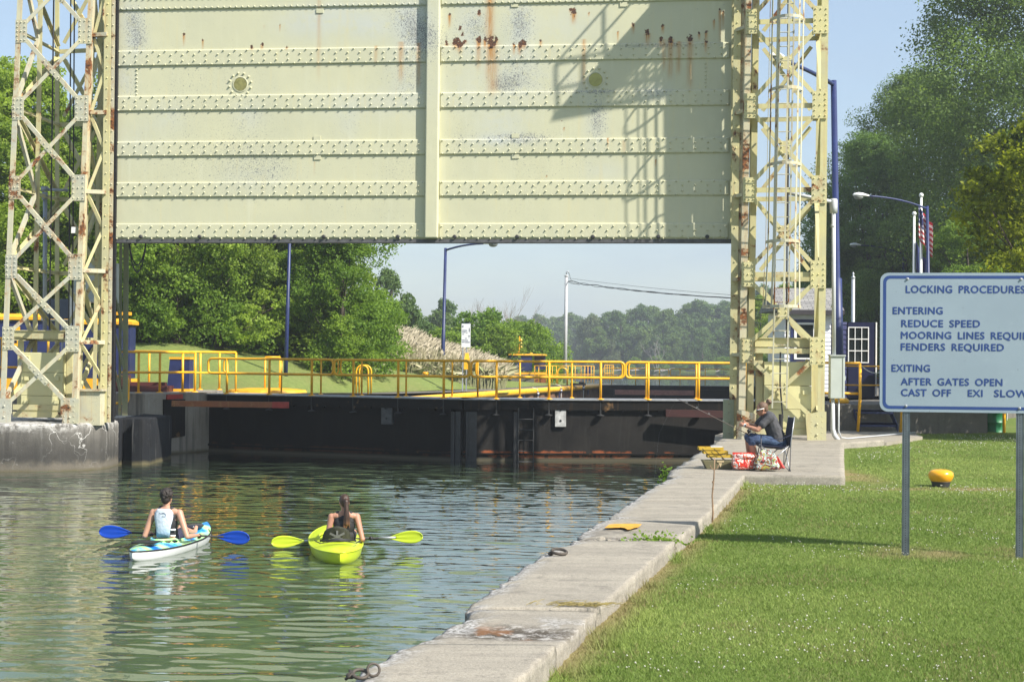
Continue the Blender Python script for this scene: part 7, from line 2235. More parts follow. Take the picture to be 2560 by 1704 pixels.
m = MB(); m.ellipsoid(ra + Vector((.02, 0, .055)), .035, .03, .035, 12, 8); m.tube([ra, ra + Vector((.02, 0, .05))], .01, 6); m.tube([ra + Vector((.02, -.03, .055)), ra + Vector((.05, -.06, .04))], .006, 6); m.build('reel', MT['black'], rod, True)
m = MB()
for t in (.35, .55, .72, .86): q = ra + (rb - ra) * t; m.tube([q + Vector((0, 0, .006)) + Vector((math.cos(a), 0, math.sin(a))) * .014 + Vector((0, 0, .014)) for a in np.linspace(0, 6.28, 9)[:-1]], .002, 5, closed=True)
m.build('line_guide', MT['grey_steel'], rod)
m = MB(); m.tube([rb, rb + Vector((-.25, .3, -.6)), rb + Vector((-.4, .5, -2.3))], .0005, 4); m.build('fishing_line', MT['grey_pipe'], rod)
q0 = G(1780, 1304, LZ); stk = MB()
pts = [q0 + Vector((0, 0, -.05)), q0 + Vector((.012, 0, .12)), q0 + Vector((.0, .0, .33)), q0 + Vector((.02, 0, .55)), q0 + Vector((.028, 0, .80))]
stk.tube(pts, [.012, .011, .010, .009, .007], 7)
stk.tube([q0 + Vector((.02, 0, .655)), q0 + Vector((-.015, 0, .675)), q0 + Vector((-.03, 0, .71))], .007, 6); stk.tube([q0 + Vector((.022, 0, .655)), q0 + Vector((.065, 0, .675)), q0 + Vector((.075, 0, .715))], .007, 6)
for z in (.2, .42, .5): stk.ellipsoid(q0 + Vector((.008, 0, z)), .014, .014, .016, 6, 5)
tag(stk.build('forked_stick', plain('peeled_stick', (.26, .17, .10), .8, 0, .3, 12), None, True), 'forked wooden stick planted at the edge of the walkway', 'stick')
tc_ = G(1796, 1172, PADZ); T0 = Vector((tc_.x, tc_.y + .12, PADZ))
root = empty('tackle_box', T0, 'open tackle box with raised yellow trays beside the red bag', 'tackle box')
m = MB()
m.hexa([T0 + Vector(p) for p in ((-.20, -.13, .0), (.24, -.13, 0), (.24, .13, 0), (-.20, .13, 0), (-.28, -.14, .15), (.27, -.14, .15), (.27, .14, .15), (-.28, .14, .15))])
o = m.build('box_base', plain('olive_plastic', (.13, .12, .06), .5, 0, .1, 5), root); bv = o.modifiers.new('Bevel', 'BEVEL'); bv.width = .008; bv.segments = 2
m = MB(); m.prism([T0 + Vector(p) for p in ((-.01, -.141, .13), (.03, -.146, -.0 + .03), (.07, -.141, .13))], (0, -1, 0), .008); m.box(T0 + Vector((.03, -.146, .135)), .12, .01, .03); m.build('latch', plain('tan_latch', (.45, .36, .20), .5), root)
for (x, z, w) in ((.03, .20, .42), (-.04, .265, .42), (-.12, .33, .42)):
 m = MB(); c = T0 + Vector((x, .02, z)); m.box(c, w, .22, .012)
 for yy_ in (-.11, .11): m.box(c + Vector((0, yy_, .02)), w, .006, .05)
 for xx_ in (-w / 2, -w / 6, w / 6, w / 2): m.box(c + Vector((xx_, 0, .02)), .006, .212, .048)
 m.build('tray', plain('yellow_tray', (.50, .33, .03), .5, 0, .08, 4), root)
m = MB()
for y in (-.125, .125):
 for x in (-.12, .08): m.beam(T0 + Vector((x + .05, y, .14)), T0 + Vector((x - .16, y, .35)), .012, .004, (0, 1, 0))
m.build('hinge_arm', MT['black'], root)
m = MB(); m.box(T0 + Vector((-.02, -.02, .375)), .2, .05, .02); m.ellipsoid(T0 + Vector((.10, -.05, .24)), .035, .03, .035, 8, 6); m.build('lure', MT['white'], root)
def bag(name, c, sx, sy, sz, mat, label, cat, seed, slump=.0):
 n_u, n_v = 40, 26; V = []
 U_, V_ = np.meshgrid(np.linspace(0, 2 * math.pi, n_u, endpoint=False), np.linspace(-1, 1, n_v), indexing='ij')
 zz = (V_ + 1) / 2
 prof = np.clip(1 - np.abs(V_) ** 7, 0, 1) ** .45
 pinch = 1 - slump * zz ** 1.5
 e_ = .45
 cx_ = np.sign(np.cos(U_)) * np.abs(np.cos(U_)) ** e_; cy_ = np.sign(np.sin(U_)) * np.abs(np.sin(U_)) ** e_
 nse = fbm(U_ * 1.9 + 5, zz * 5, seed, 4) - .5
 nse2 = fbm(U_ * 4 + 1, zz * 11, seed + 3, 3) - .5
 X = cx_ * sx * prof * pinch * (1 + .22 * nse + .12 * nse2); Y = cy_ * sy * prof * pinch * (1 + .5 * nse + .2 * nse2)
 Z = zz * sz * (1 + .10 * np.sin(U_ * 3 + seed) * slump) + .01
 Vt = np.stack([X, Y, Z], -1).reshape(-1, 3) + np.array(c)
 I, J = np.meshgrid(np.arange(n_u), np.arange(n_v - 1), indexing='ij'); I2 = (I + 1) % n_u
 F = np.stack([I * n_v + J, I2 * n_v + J, I2 * n_v + J + 1, I * n_v + J + 1], -1).reshape(-1, 4)
 o = npmesh(name, Vt, F.ravel(), 4, mat, smooth=False)
 smooth_angle(o, 28)
 return tag(o, label, cat)
def bagmat(name, cols, sc, rough=.3):
 m_, nt, b_, out = newmat(name); k = NT(nt); v, xyz = k.geo()
 n = k.noise(v, sc, 3, .6, 1.5)
 cr_ = nt.nodes.new('ShaderNodeValToRGB'); nt.links.new(n, cr_.inputs[0]); cr_.color_ramp.interpolation = 'CONSTANT'; e = cr_.color_ramp.elements
 e[0].position = 0; e[0].color = (*cols[0], 1); e[1].position = .40; e[1].color = (*cols[1], 1)
 for i, c_ in enumerate(cols[2:]):
  q = e.new(.40 + .30 * (i + 1) / len(cols[2:]) * .85); q.color = (*c_, 1)
 nt.links.new(cr_.outputs[0], b_.inputs['Base Color']); b_.inputs['Roughness'].default_value = rough
 return m_
c = G(1861, 1176, PADZ); rb_ = bag('snack_bag', (c.x, c.y + .1, PADZ), .19, .10, .285, bagmat('red_foil', [(.45, .02, .015), (.55, .05, .02), (.70, .65, .6), (.50, .03, .02), (.6, .14, .03), (.10, .05, .06)], 8, .25), 'shiny red and white foil bag standing between tackle box and chair', 'bag', 3)
m = MB(); m.obox((c.x - .19, c.y + .09, PADZ + .27), (.38, .01, 0), (0, .012, 0), (.0, 0, .035)); m.build('sealed_top', plain('red_foil_top', (.5, .03, .02), .3), rb_)
c = G(1918, 1178, PADZ); bag('shopping_bag', (c.x, c.y + .12, PADZ), .235, .12, .34, bagmat('patterned_bag', [(.02, .025, .03), (.40, .03, .03), (.05, .12, .03), (.55, .60, .62), (.03, .04, .05), (.30, .42, .06), (.45, .05, .03), (.03, .03, .035)], 9, .5), 'crumpled multicoloured shopping bag on the ground under the camp chair', 'bag', 9, .55)
m = MB(); cc = Vector((c.x + .20, c.y + .10, PADZ)); vs = [cc + Vector(p) for p in ((-.06, 0, .24), (.0, .02, .25), (.09, .0, .06), (.13, .02, .05), (.06, .03, .16), (.02, .04, .02))]
m.prism([vs[0], vs[5], vs[2], vs[3], vs[1]], (0, -1, 0), .02)
tag(m.build('red_pouch', plain('red_cloth', (.55, .04, .03), .6, 0, .2, 9)), 'small bright red cloth pouch against the chair leg', 'pouch')
def torus(m, c, R, r, n, seg=20):
 n = Vector(n).normalized(); a = Vector((0, 0, 1)) if abs(n.z) < .9 else Vector((1, 0, 0)); x = n.cross(a).normalized(); y = n.cross(x)
 m.tube([Vector(c) + (x * math.cos(t) + y * math.sin(t)) * R for t in np.linspace(0, 2 * math.pi, seg, endpoint=False)], r, 8, closed=True)
ringm = plain('rusty_iron', (.10, .085, .07), .7, .5, .35, 12)
c = G(1398, 1383, 1.15); m = MB(); torus(m, c + Vector((.0, 0, .02)), .072, .014, (.1, -.2, .95)); m.ellipsoid(c + Vector((-.08, -.0, .0)), .03, .03, .02, 8, 6)
tag(m.build('mooring_ring', ringm, None, True), 'rusty mooring ring lying flat on the middle of the walkway edge', 'mooring ring', 'iron mooring rings')
c = G(925, 1686, 1.15); m = MB(); torus(m, c + Vector((.02, 0, .03)), .036, .008, (.25, -.9, .3)); torus(m, c + Vector((-.055, -.02, .01)), .044, .011, (.1, -.35, .9)); m.ellipsoid(c + Vector((-.11, -.02, .0)), .03, .022, .02, 10, 7); m.tube([c + Vector((-.14, -.03, -.02)), c + Vector((-.10, -.04, .01)), c + Vector((-.12, .02, .02))], .010, 6)
tag(m.build('mooring_ring', ringm, None, True), 'pair of interlocked iron rings at the bottom edge of the walkway', 'mooring ring', 'iron mooring rings')
m = MB(); rr = random.Random(12)
base = [(1512, 1318), (1522, 1310.5), (1535, 1308.5), (1560, 1308), (1590, 1308), (1604, 1309), (1600, 1313), (1596, 1316), (1585, 1318), (1577, 1321), (1568, 1322), (1562, 1318.5), (1550, 1317), (1535, 1317.5)]
m.prism([G(u, v, 1.152) for u, v in base[::-1]], (0, 0, 1), .004)
tag(m.build('paint_mark', plain('worn_yellow_paint', (.55, .29, .03), .8, 0, .35, 14)), 'worn yellow paint mark on the walkway at the broken joint', 'marking')
p = P(1209, 958, 80); p.z = float(left_z(p.x, p.y)) + .02
root = empty('person', p, 'tiny distant person in blue sitting on the far lawn below the reeds', 'person')
m = MB(); q = lambda x, y, z: p + Vector((x, y, z))
m.capsule(q(-.02, 0, .12), q(.04, 0, .50), .15, .14); m.capsule(q(.04, 0, .55), q(.05, -.02, .68), .055, .05); m.ellipsoid(q(.05, -.03, .80), .08, .095, .115, 12, 8)
for s in (-1, 1):
 m.capsule(q(.08 * s, 0, .10), q(-.22 + .1 * s, -.30, .36), .085, .06); m.capsule(q(-.22 + .1 * s, -.30, .36), q(-.36 + .1 * s, -.42, .06), .058, .045)
 m.capsule(q(.04 + .17 * s, 0, .50), q(.0 + .24 * s, -.12, .30), .05, .04); m.capsule(q(.0 + .24 * s, -.12, .30), q(-.12 + .14 * s, -.30, .36), .04, .03)
b = remesh(m, 'body', MT['skin'], root, .012, 3)
m = MB(); m.capsule(q(-.02, 0, .10), q(.04, 0, .50), .175, .165)
for s in (-1, 1): m.capsule(q(.04 + .16 * s, 0, .50), q(.02 + .21 * s, -.06, .40), .065, .06)
remesh(m, 'shirt', plain('blue_shirt', (.10, .16, .34), .8, 0, .2, 6), root, .014, 3)
m = MB(); m.ellipsoid(q(.06, -.0, .86), .10, .11, .08, 12, 8); m.build('cap', plain('dark_cap', (.02, .02, .03), .8), root, True)
m = MB()
for s in (-1, 1): m.capsule(q(.08 * s, 0, .10), q(-.18 + .1 * s, -.25, .33), .10, .08)
remesh(m, 'trousers', plain('grey_trousers', (.06, .06, .07), .8), root, .014, 3)
# == trees
LEAF = {
 'forest': leafmat('forest_leaves', (.085, .155, .026), (.28, .40, .06), .5),
 'bright': leafmat('bright_leaves', (.095, .17, .025), (.26, .38, .05), .48),
 'dark': leafmat('cottonwood_leaves', (.060, .108, .028), (.21, .295, .075), .42, .5),
 'light': leafmat('poplar_leaves', (.085, .15, .042), (.21, .31, .085), .42),
 'maple': leafmat('maple_leaves', (.04, .07, .008), (.32, .36, .022), .5),
 'far': leafmat('far_leaves', (.06, .11, .038), (.165, .25, .07), .38),
 'willow': leafmat('willow_leaves', (.085, .115, .055), (.15, .185, .085), .3),
}
def leaves(P0, OUT, size, rs, lvb, aspect=.62):
 n = len(P0)
 r = rs.normal(0, 1, (n, 3)); nrm = OUT * .75 + r * .75 + np.array([0, 0, .35])
 nrm /= np.linalg.norm(nrm, axis=1)[:, None] + 1e-9
 t = rs.normal(0, 1, (n, 3)); a = np.cross(nrm, t); a /= np.linalg.norm(a, axis=1)[:, None] + 1e-9
 b = np.cross(nrm, a)
 s = size * rs.uniform(.65, 1.35, n)[:, None]
 droop = nrm * s * .18
 V = np.stack([P0 - a * s * .5, P0 + b * s * .5 * aspect - droop * .3, P0 + a * s * .5 - droop, P0 - b * s * .5 * aspect - droop * .3], 1).reshape(-1, 3)
 lv = np.clip(lvb + rs.normal(0, .16, n), 0, 1)
 return V, lv
def crown_mesh(name, H, R, z0, nlobe, nleaf, leaf, seed, mat, prof=None, clump=.13, sub=46, upper=.35):
 rs = np.random.RandomState(seed)
 prof = prof or (lambda t: math.sin(math.pi * (t * .82 + .12)) ** .7)
 Ls = []
 for i in range(nlobe):
  t = (i + .5) / nlobe if i % 3 else rs.uniform(.1, 1)
  re = R * prof(t)
  a = i * 2.399 + rs.uniform(-.5, .5)
  lr = R * rs.uniform(.30, .46) * (1 - .30 * t)
  d = max(0, re - lr * .75) * (rs.uniform(.75, 1.1))
  Ls.append((d * math.cos(a), d * math.sin(a), z0 + (H - z0 - lr * .8) * t + lr * .2, lr, rs.uniform(.35, .65)))
 Ls.append((0, 0, z0 + (H - z0) * .5, R * .45, .4)); Ls.append((0, 0, H - R * .30, R * .32, .6))
 per = max(1, nleaf // (len(Ls) * sub))
 PP, OO, LV = [], [], []
 for (x, y, z, lr, lb) in Ls:
  d = rs.normal(0, 1, (sub, 3)); d[:, 2] += upper; d /= np.linalg.norm(d, axis=1)[:, None]
  rr_ = lr * rs.uniform(.60, 1.06, sub)
  c = np.array([x, y, z]) + d * rr_[:, None] * np.array([1, 1, .82])
  cb = lb + rs.normal(0, .15, sub)
  sg = lr * clump * rs.uniform(.8, 1.7, sub)
  g_ = rs.normal(0, 1, (sub, per, 3)); g_ /= np.maximum(1, np.linalg.norm(g_, axis=2) / 1.7)[:, :, None]
  q = c[:, None, :] + g_ * sg[:, None, None] * np.array([1.15, 1.15, .75])
  PP.append(q.reshape(-1, 3)); OO.append(np.repeat(d, per, 0)); LV.append(np.repeat(cb, per))
 V, lv = leaves(np.concatenate(PP), np.concatenate(OO), leaf, rs, np.concatenate(LV))
 n = len(lv)
 me = npmesh(name, V, np.arange(n * 4), 4, None, attrs={'lv': ('FACE', lv)})
 me.materials.append(mat)
 return me, Ls
def trunk_mesh(name, H, r, Ls, seed, mat, lean=0.0, nl=9):
 rs = random.Random(seed); m = MB()
 pts = [Vector((rs.uniform(-.1, .1) * t * 2 + lean * t * H, rs.uniform(-.1, .1) * t * 2, -.3 + (H * .92 + .3) * t)) for t in np.linspace(0, 1, 9)]
 m.tube(pts, [r * (1.25 if i == 0 else 1) * (1 - .9 * i / 8) + .012 for i in range(9)], 8)
 for (x, y, z, lr, lb) in rs.sample(Ls, min(nl, len(Ls))):
  e = Vector((x, y, z)); zb = max(H * .12, e.z - (abs(x) + abs(y)) * .7 - lr * .3)
  b = pts[min(8, max(1, int(zb / H * 8)))]
  mid_ = (b + e) / 2 + Vector((0, 0, -.06 * H * .5))
  m.tube([b, mid_, e], [r * .35, r * .22, r * .06], 6)
  for k_ in range(3):
   f_ = e + Vector((rs.uniform(-1, 1), rs.uniform(-1, 1), rs.uniform(-.2, 1))) * lr * .9
   m.tube([(mid_ + e) / 2, f_], [r * .10, r * .03], 4)
 me = m.mesh(name); me.materials.append(mat)
 me.polygons.foreach_set('use_smooth', np.ones(len(me.polygons), dtype=bool))
 return me
KIND = {}
def kind(key, H, R, z0, nlobe, nleaf, leaf, seed, mat, tr, **kw):
 lean = kw.pop('lean', 0.0)
 c, Ls = crown_mesh('crown', H, R, z0, nlobe, nleaf, leaf, seed, LEAF[mat], **kw)
 KIND[key] = (c, trunk_mesh('trunk', H, tr, Ls, seed, MT['bark'], lean), H, R)
kind('forest1', 12, 3.6, .3, 34, 70000, .145, 11, 'forest', .20, prof=lambda t: (1 - .55 * t ** 2) * (.75 + .25 * math.sin(t * 6)))
kind('forest2', 12, 3.8, .3, 36, 70000, .145, 12, 'forest', .20, prof=lambda t: math.sin(math.pi * (t * .72 + .2)) ** .6)
kind('bushy', 10, 3.1, .1, 34, 70000, .122, 13, 'bright', .16, prof=lambda t: math.sin(math.pi * (t * .68 + .24)) ** .55)
kind('cottonwood', 25, 8.6, 3.2, 66, 260000, .150, 14, 'dark', .5, prof=lambda t: math.sin(math.pi * (t * .80 + .16)) ** .75, clump=.12, sub=64)
kind('poplar', 16, 4.6, 1.2, 40, 90000, .135, 15, 'light', .26, clump=.11, sub=70)
kind('maple', 9.5, 3.3, .9, 40, 52000, .135, 16, 'maple', .18, clump=.12, prof=lambda t: math.sin(math.pi * (t * .75 + .18)) ** .6)
kind('far1', 17, 6.4, .3, 30, 13000, .50, 17, 'far', .4)
kind('far2', 16, 5.4, .3, 26, 12000, .50, 18, 'far', .4, prof=lambda t: math.sin(math.pi * (t * .70 + .22)) ** .7)
kind('willow', 11, 4.6, .2, 28, 12000, .34, 19, 'willow', .3)
kind('shrub', 3.4, 1.9, .0, 18, 9000, .13, 20, 'bright', .06, prof=lambda t: math.cos(t * 1.35) ** .6)
kind('shrub2', 3.6, 2.1, .0, 18, 8000, .15, 21, 'forest', .06, prof=lambda t: math.cos(t * 1.35) ** .6)
def plant(name, key, x, y, z, sc, label, group, cat='tree', rz=None, wide=1.0, seed=[0]):
 seed[0] += 1
 c, t, H, R = KIND[key]
 root = empty(name, (x, y, z), label, cat, group)
 root.rotation_euler.z = (seed[0] * 2.4) % 6.283 if rz is None else rz
 root.scale = (sc * wide, sc * wide, sc)
 for nm, me in (('crown', c), ('trunk', t)):
  o = bpy.data.objects.new(nm, me); COL.objects.link(o); o.parent = root; WLOC[o.name] = wloc(root)
 return root
def place(name, key, u, d, Ht, label, group, zf=None, wide=1.0, cat='tree'):
 p = P(u, 895, d)
 z = zf(p.x, p.y) if callable(zf) else zf
 return plant(name, key, p.x, p.y, float(z) - .05, Ht / KIND[key][2], label, group, cat, wide=wide)
FG = 'leafy trees on the left bank'
for (key, u, d, Ht, w, lb_) in [
 ('bushy', 852, 63, 9.8, .92, 'dense round green tree at the right end of the left wood, beside the reeds'),
 ('forest1', 770, 67, 10.5, 1.0, 'dark green tree just right of the straight blue lamp post'),
 ('forest2', 640, 66, 12.5, 1.05, 'tall leafy tree just left of the straight blue lamp post'),
 ('forest1', 545, 61, 11.5, 1.0, 'leafy tree above the boxed blue cabinet, right of it'),
 ('bushy', 440, 60, 11, 1.0, 'bright leafy tree standing above the blue cabinet'),
 ('forest2', 350, 63, 12, 1.05, 'leafy tree just right of the rear guide posts'),
 ('forest1', 262, 66, 11.0, 1.0, 'tree seen between the left tower and the raised gate'),
 ('forest2', 175, 64, 10.6, 1.0, 'tree behind the middle of the left tower'),
 ('forest1', 92, 62, 10.2, 1.0, 'tree behind the outer leg of the left tower'),
 ('bushy', 18, 60, 12.2, 1.0, 'tallest tree at the left edge of the picture'),
 ('forest2', -70, 60, 12, 1.0, 'tree cut off by the left edge of the picture'),
 ('forest1', 705, 80, 13, 1.1, 'tree in the back row behind the straight blue lamp post'),
 ('forest2', 480, 78, 15, 1.1, 'tree in the back row above the blue cabinet'),
 ('forest1', 330, 80, 14, 1.1, 'tree in the back row above the smaller machine house'),
 ('forest2', 590, 82, 15, 1.1, 'tree in the back row between cabinet and straight lamp post'),
 ('forest2', 130, 80, 12.2, 1.1, 'tree in the back row behind the left tower')]:
 place('deciduous_tree', key, u, d, Ht, lb_, FG, left_z, w)
for (key, u, d, Ht, w, lb_) in [
 ('shrub', 352, 60.0, 3.4, 1.0, 'yellow green shrub at the wood edge by the smaller machine house'), ('shrub', 395, 60.5, 2.6, 1.2, 'low yellow green shrub above the blue cabinet'), ('shrub2', 445, 61.5, 2.2, 1.2, 'low dark shrub right of the blue cabinet'),
 ('shrub2', 520, 62.5, 2.6, 1.2, 'shrub at the wood edge left of the blue lamp post'), ('shrub2', 590, 63.5, 2.8, 1.2, 'dark shrub near the straight blue lamp post'), ('shrub', 650, 64.5, 2.4, 1.1, 'small bright shrub beside the straight blue lamp post'),
 ('shrub2', 745, 65.5, 2.8, 1.2, 'dark shrub right of the straight blue lamp post'), ('shrub', 800, 65.5, 3.2, 1.2, 'leafy shrub under the dense round tree'), ('shrub', 870, 64.5, 2.2, 1.0, 'small bright shrub in front of the dense round tree'), ('shrub', 470, 63.5, 3.0, 1.3, 'shrub under the tree left of the blue lamp post'), ('shrub2', 560, 64, 3.4, 1.3, 'low dark shrub under the tall leafy tree'), ('shrub2', 537, 60.2, 2.7, 1.0, 'dark shrub hiding the trunk of the tree right of the cabinet'), ('shrub', 856, 60.8, 2.8, 1.0, 'leafy shrub hiding the trunk of the dense round tree'), ('shrub', 690, 64, 3.4, 1.3, 'bright shrub right behind the straight blue lamp post'), ('shrub2', 820, 65, 3.0, 1.3, 'dark shrub behind the dense round tree'), ('shrub2', 305, 60.5, 2.8, 1.2, 'shrub behind the smaller machine house')]:
 place('shrub', key, u, d, Ht, lb_, 'shrubs along the left wood', left_z, w, 'shrub')
FRINGE = [('low', 'between the smaller machine house and the blue cabinet'), ('leafy', 'above the left half of the blue cabinet'), ('dense', 'above the right half of the blue cabinet'), ('green', 'just right of the blue cabinet, at the wood edge'), ('shaded', 'half way from the cabinet to the blue lamp post'), ('bushy', 'left of the straight blue lamp post, low at the lawn edge'), ('dark', 'touching the straight blue lamp post on its left'), ('tall', 'touching the straight blue lamp post on its right'), ('wide', 'left of the middle of the dense round tree'), ('round', 'under the middle of the dense round tree'), ('light', 'under the right half of the dense round tree')]
for i_, (aj, wh) in enumerate(FRINGE):
 place('shrub', ('shrub', 'shrub2')[i_ % 2], 335 + 57 * i_, 63 + (i_ * 7 % 5) * .6 + (i_ > 6) * 2.5, 3.0 + (i_ * 5 % 4) * .45, aj + ' shrub ' + wh, 'shrubs along the left wood', left_z, 1.1, 'shrub')
MG = 'trees beyond the reeds'
for (key, u, d, Ht, w, lb_) in [
 ('far2', 975, 112, 9.2, .8, 'tall blue green tree rising just right of the dense round tree'), ('far1', 1028, 115, 6.0, 1.1, 'rounded tree behind the reeds left of the centre lamp post'), ('far1', 1075, 112, 4.9, 1.2, 'low bushy tree behind the reeds at the centre lamp post'),
 ('far2', 1122, 165, 9.0, .9, 'grey green tree standing farther back right of the centre lamp post'), ('far1', 1098, 160, 7.6, 1.0, 'grey green tree seen left of the white notice sign, farther back'), ('far2', 1010, 150, 8.0, 1.0, 'blue green tree between the tall tree and the rounded tree')]:
 place('deciduous_tree', key, u, d, Ht, lb_, MG, .9, w)
for (key, u, d, Ht, w, lb_) in [
 ('shrub2', 1120, 92, 3.8, 1.2, 'bush just left of the white notice sign'), ('shrub2', 1200, 95, 5.2, 1.0, 'dark bush just right of the white notice sign'), ('shrub', 1245, 93, 4.2, .9, 'bright bush left of the far blue hut'), ('shrub2', 1160, 100, 4.2, 1.1, 'bush directly behind the white notice sign'),
 ('shrub', 1205, 99, 5.0, .5, 'narrow vine covered stump rising above the bushes'), ('shrub', 1228, 102, 5.4, .36, 'second vine covered stump, beside the dead tree'), ('shrub', 1320, 97, 4.4, 1.0, 'bright bush behind the far blue hut'), ('shrub2', 1278, 104, 4.8, 1.1, 'dark bush behind the far blue hut'), ('shrub2', 1350, 112, 4.6, 1.0, 'bush right of the far blue hut')]:
 place('shrub', key, u, d, Ht, lb_, 'bushes beyond the white notice sign', 1.2, w, 'shrub')
def dead(name, u, d, Ht, label, seed, spread=.42, n0=5):
 p = P(u, 900, d); root = empty(name, (p.x, p.y, 1.0), label, 'tree', 'bare dead trees')
 rs = random.Random(seed); m = MB()
 def grow(b, dr, L, r, dep):
  e = b + dr * L; md = (b + e) / 2 + Vector((rs.uniform(-1, 1), rs.uniform(-1, 1), 0)) * L * .06
  m.tube([b, md, e], [r, r * .8, r * .55], 5, caps=False)
  if dep == 0: return
  for i in range(rs.choice((2, 3, 3))):
   nd = (dr + Vector((rs.uniform(-1, 1), rs.uniform(-1, 1), rs.uniform(-.15, .8))) * spread).normalized()
   grow(b + (e - b) * rs.uniform(.5, 1), nd, L * rs.uniform(.55, .85), r * .55, dep - 1)
 for i in range(n0):
  a = i * 2.4; grow(Vector((p.x + .3 * math.cos(a), p.y + .3 * math.sin(a), .9)), Vector((.30 * math.cos(a), .30 * math.sin(a), 1)).normalized(), Ht * .40, .085 * Ht / 7, 4)
 m.build('trunk', MT['bark_grey'], root)
 return root
dead('dead_tree', 1243, 106, 6.9, 'large bare grey dead tree above the bushes left of the utility pole', 4)
dead('dead_tree', 1180, 108, 4.6, 'smaller bare dead tree beside the white notice sign', 6, .5, 2)
dead('dead_tree', 1640, 338, 7.5, 'pale bare dead tree on the far shore under the wires', 9, .6, 3)
FR_ = 'trees on the far shore'
rs = random.Random(21); i = 0
spots_far = []
for u in range(1282, 1500, 17): spots_far.append((u + rs.uniform(-5, 5), rs.uniform(450, 500), rs.uniform(13, 17.5)))
for u in range(1340, 1520, 26): spots_far.append((u, rs.uniform(462, 475), rs.uniform(9, 12)))
for u in range(1500, 1850, 26): spots_far.append((u + rs.uniform(-6, 6), rs.uniform(352, 392), float(np.interp(u, [1500, 1560, 1640, 1700, 1740, 1850], [12, 16.5, 17.0, 15, 18, 19.5])) * rs.uniform(.9, 1.06)))
for u in range(1490, 1850, 38): spots_far.append((u, rs.uniform(346, 352), rs.uniform(7, 11)))
for u in range(1865, 2080, 24): spots_far.append((u, rs.uniform(250, 330), rs.uniform(14, 17)))
posw = ['hazy tree in the far distance', 'tree of the wood on the far shore', 'low tree at the water edge of the far shore']
for (u, d, Ht) in spots_far:
 i += 1
 zone = 'left of the utility pole' if u < 1400 else 'between utility pole and rail gap' if u < 1500 else 'under the service wires' if u < 1700 else 'beside the right tower' if u < 1850 else 'seen through the right tower'
 size = 'low' if Ht < 12 else 'medium' if Ht < 15.5 else 'tall'
 place('deciduous_tree', ('far1', 'far2')[i % 2] if not (1490 < u < 1545 and Ht < 11) else 'willow', u, d, Ht, 'one of the %s hazy trees on the far shore, %s' % (size, zone), FR_ + ', ' + size + ', ' + zone, .7, rs.uniform(.9, 1.15))
place('willow_tree', 'willow', 1476, 350, 13, 'pale grey green willow with bare limbs at the left end of the far wood', None, .6, .9)
for (u, d, Ht, lb_) in ((1590, 340, 3.2, 'bright low bush at the far waterline left of the paired posts'), (1640, 340, 3.6, 'bright low bush at the far waterline under the dead tree'), (1700, 339, 2.6, 'low bush at the far waterline'), (1810, 300, 3.4, 'bright bush on the shore beside the right tower')):
 place('shrub', 'shrub', u, d, Ht, lb_, 'bushes along the far waterline', .6, 1.6, 'shrub')
m = MB(); rr = random.Random(2)
for u in (1560, 1590, 1600, 1655, 1670, 1740, 1752, 1800):
 p = P(u, 930, 336); m.tube([(p.x - rr.uniform(1, 2.5), p.y, .5), (p.x, p.y + .5, .8), (p.x + rr.uniform(1, 2.5), p.y, rr.uniform(.5, 1.6))], [.12, .2, .08], 6)
tag(m.build('driftwood', MT['bark_grey']), 'bleached driftwood logs scattered along the far waterline', 'driftwood', kind='stuff')
RG = 'tall trees on the right bank'
lz = lambda x, y: 1.6
place('cottonwood_tree', 'cottonwood', 2640, 72, 26, 'giant dark green cottonwood filling the upper right corner', None, lz, 1.02)
place('cottonwood_tree', 'cottonwood', 2295, 88, 19.5, 'dark cottonwood behind the lighter poplar, left of the giant one', None, lz, 1.0)
place('cottonwood_tree', 'cottonwood', 2780, 80, 23, 'dark cottonwood cut off by the right edge of the picture', None, lz, 1.0)
place('poplar_tree', 'poplar', 2170, 84, 15.2, 'lighter green poplar right of the tall thick blue lamp post', None, lz, 1.0)
place('poplar_tree', 'poplar', 2262, 80, 10.2, 'smaller light green poplar behind the flagpoles', None, lz, 1.15)
place('maple_tree', 'maple', 2690, 38, 9.2, 'yellow green maple at the right edge above the big sign', None, 1.4, 1.0)
for (key, u, d, Ht, w, lb_) in [('poplar', 2075, 92, 10.8, .8, 'tree behind the tall thick blue lamp post and its conduit'), ('forest2', 2120, 100, 9.2, 1.0, 'dark tree behind the navy cabin'), ('forest1', 2195, 98, 9.5, 1.1, 'dark tree above the locker beside the sign'), ('poplar', 2020, 104, 8.6, .8, 'tree behind the lock house roof'), ('forest2', 2260, 96, 9, 1.1, 'dark tree behind the top left of the sign'), ('forest1', 2345, 84, 8.5, 1.2, 'dark tree above the middle of the sign'), ('forest2', 2420, 66, 8.0, 1.1, 'dark shaded tree left of the maple above the sign'), ('forest1', 2490, 78, 9, 1.2, 'dark tree under the giant cottonwood'), ('forest1', 1965, 118, 8.0, 1.0, 'tree behind the left end of the lock house'), ('forest2', 1900, 130, 7.4, 1.0, 'tree seen low through the left half of the right tower')]:
 place('deciduous_tree', key, u, d, Ht, lb_, 'shaded trees behind the sign and the cabin', lz, w)
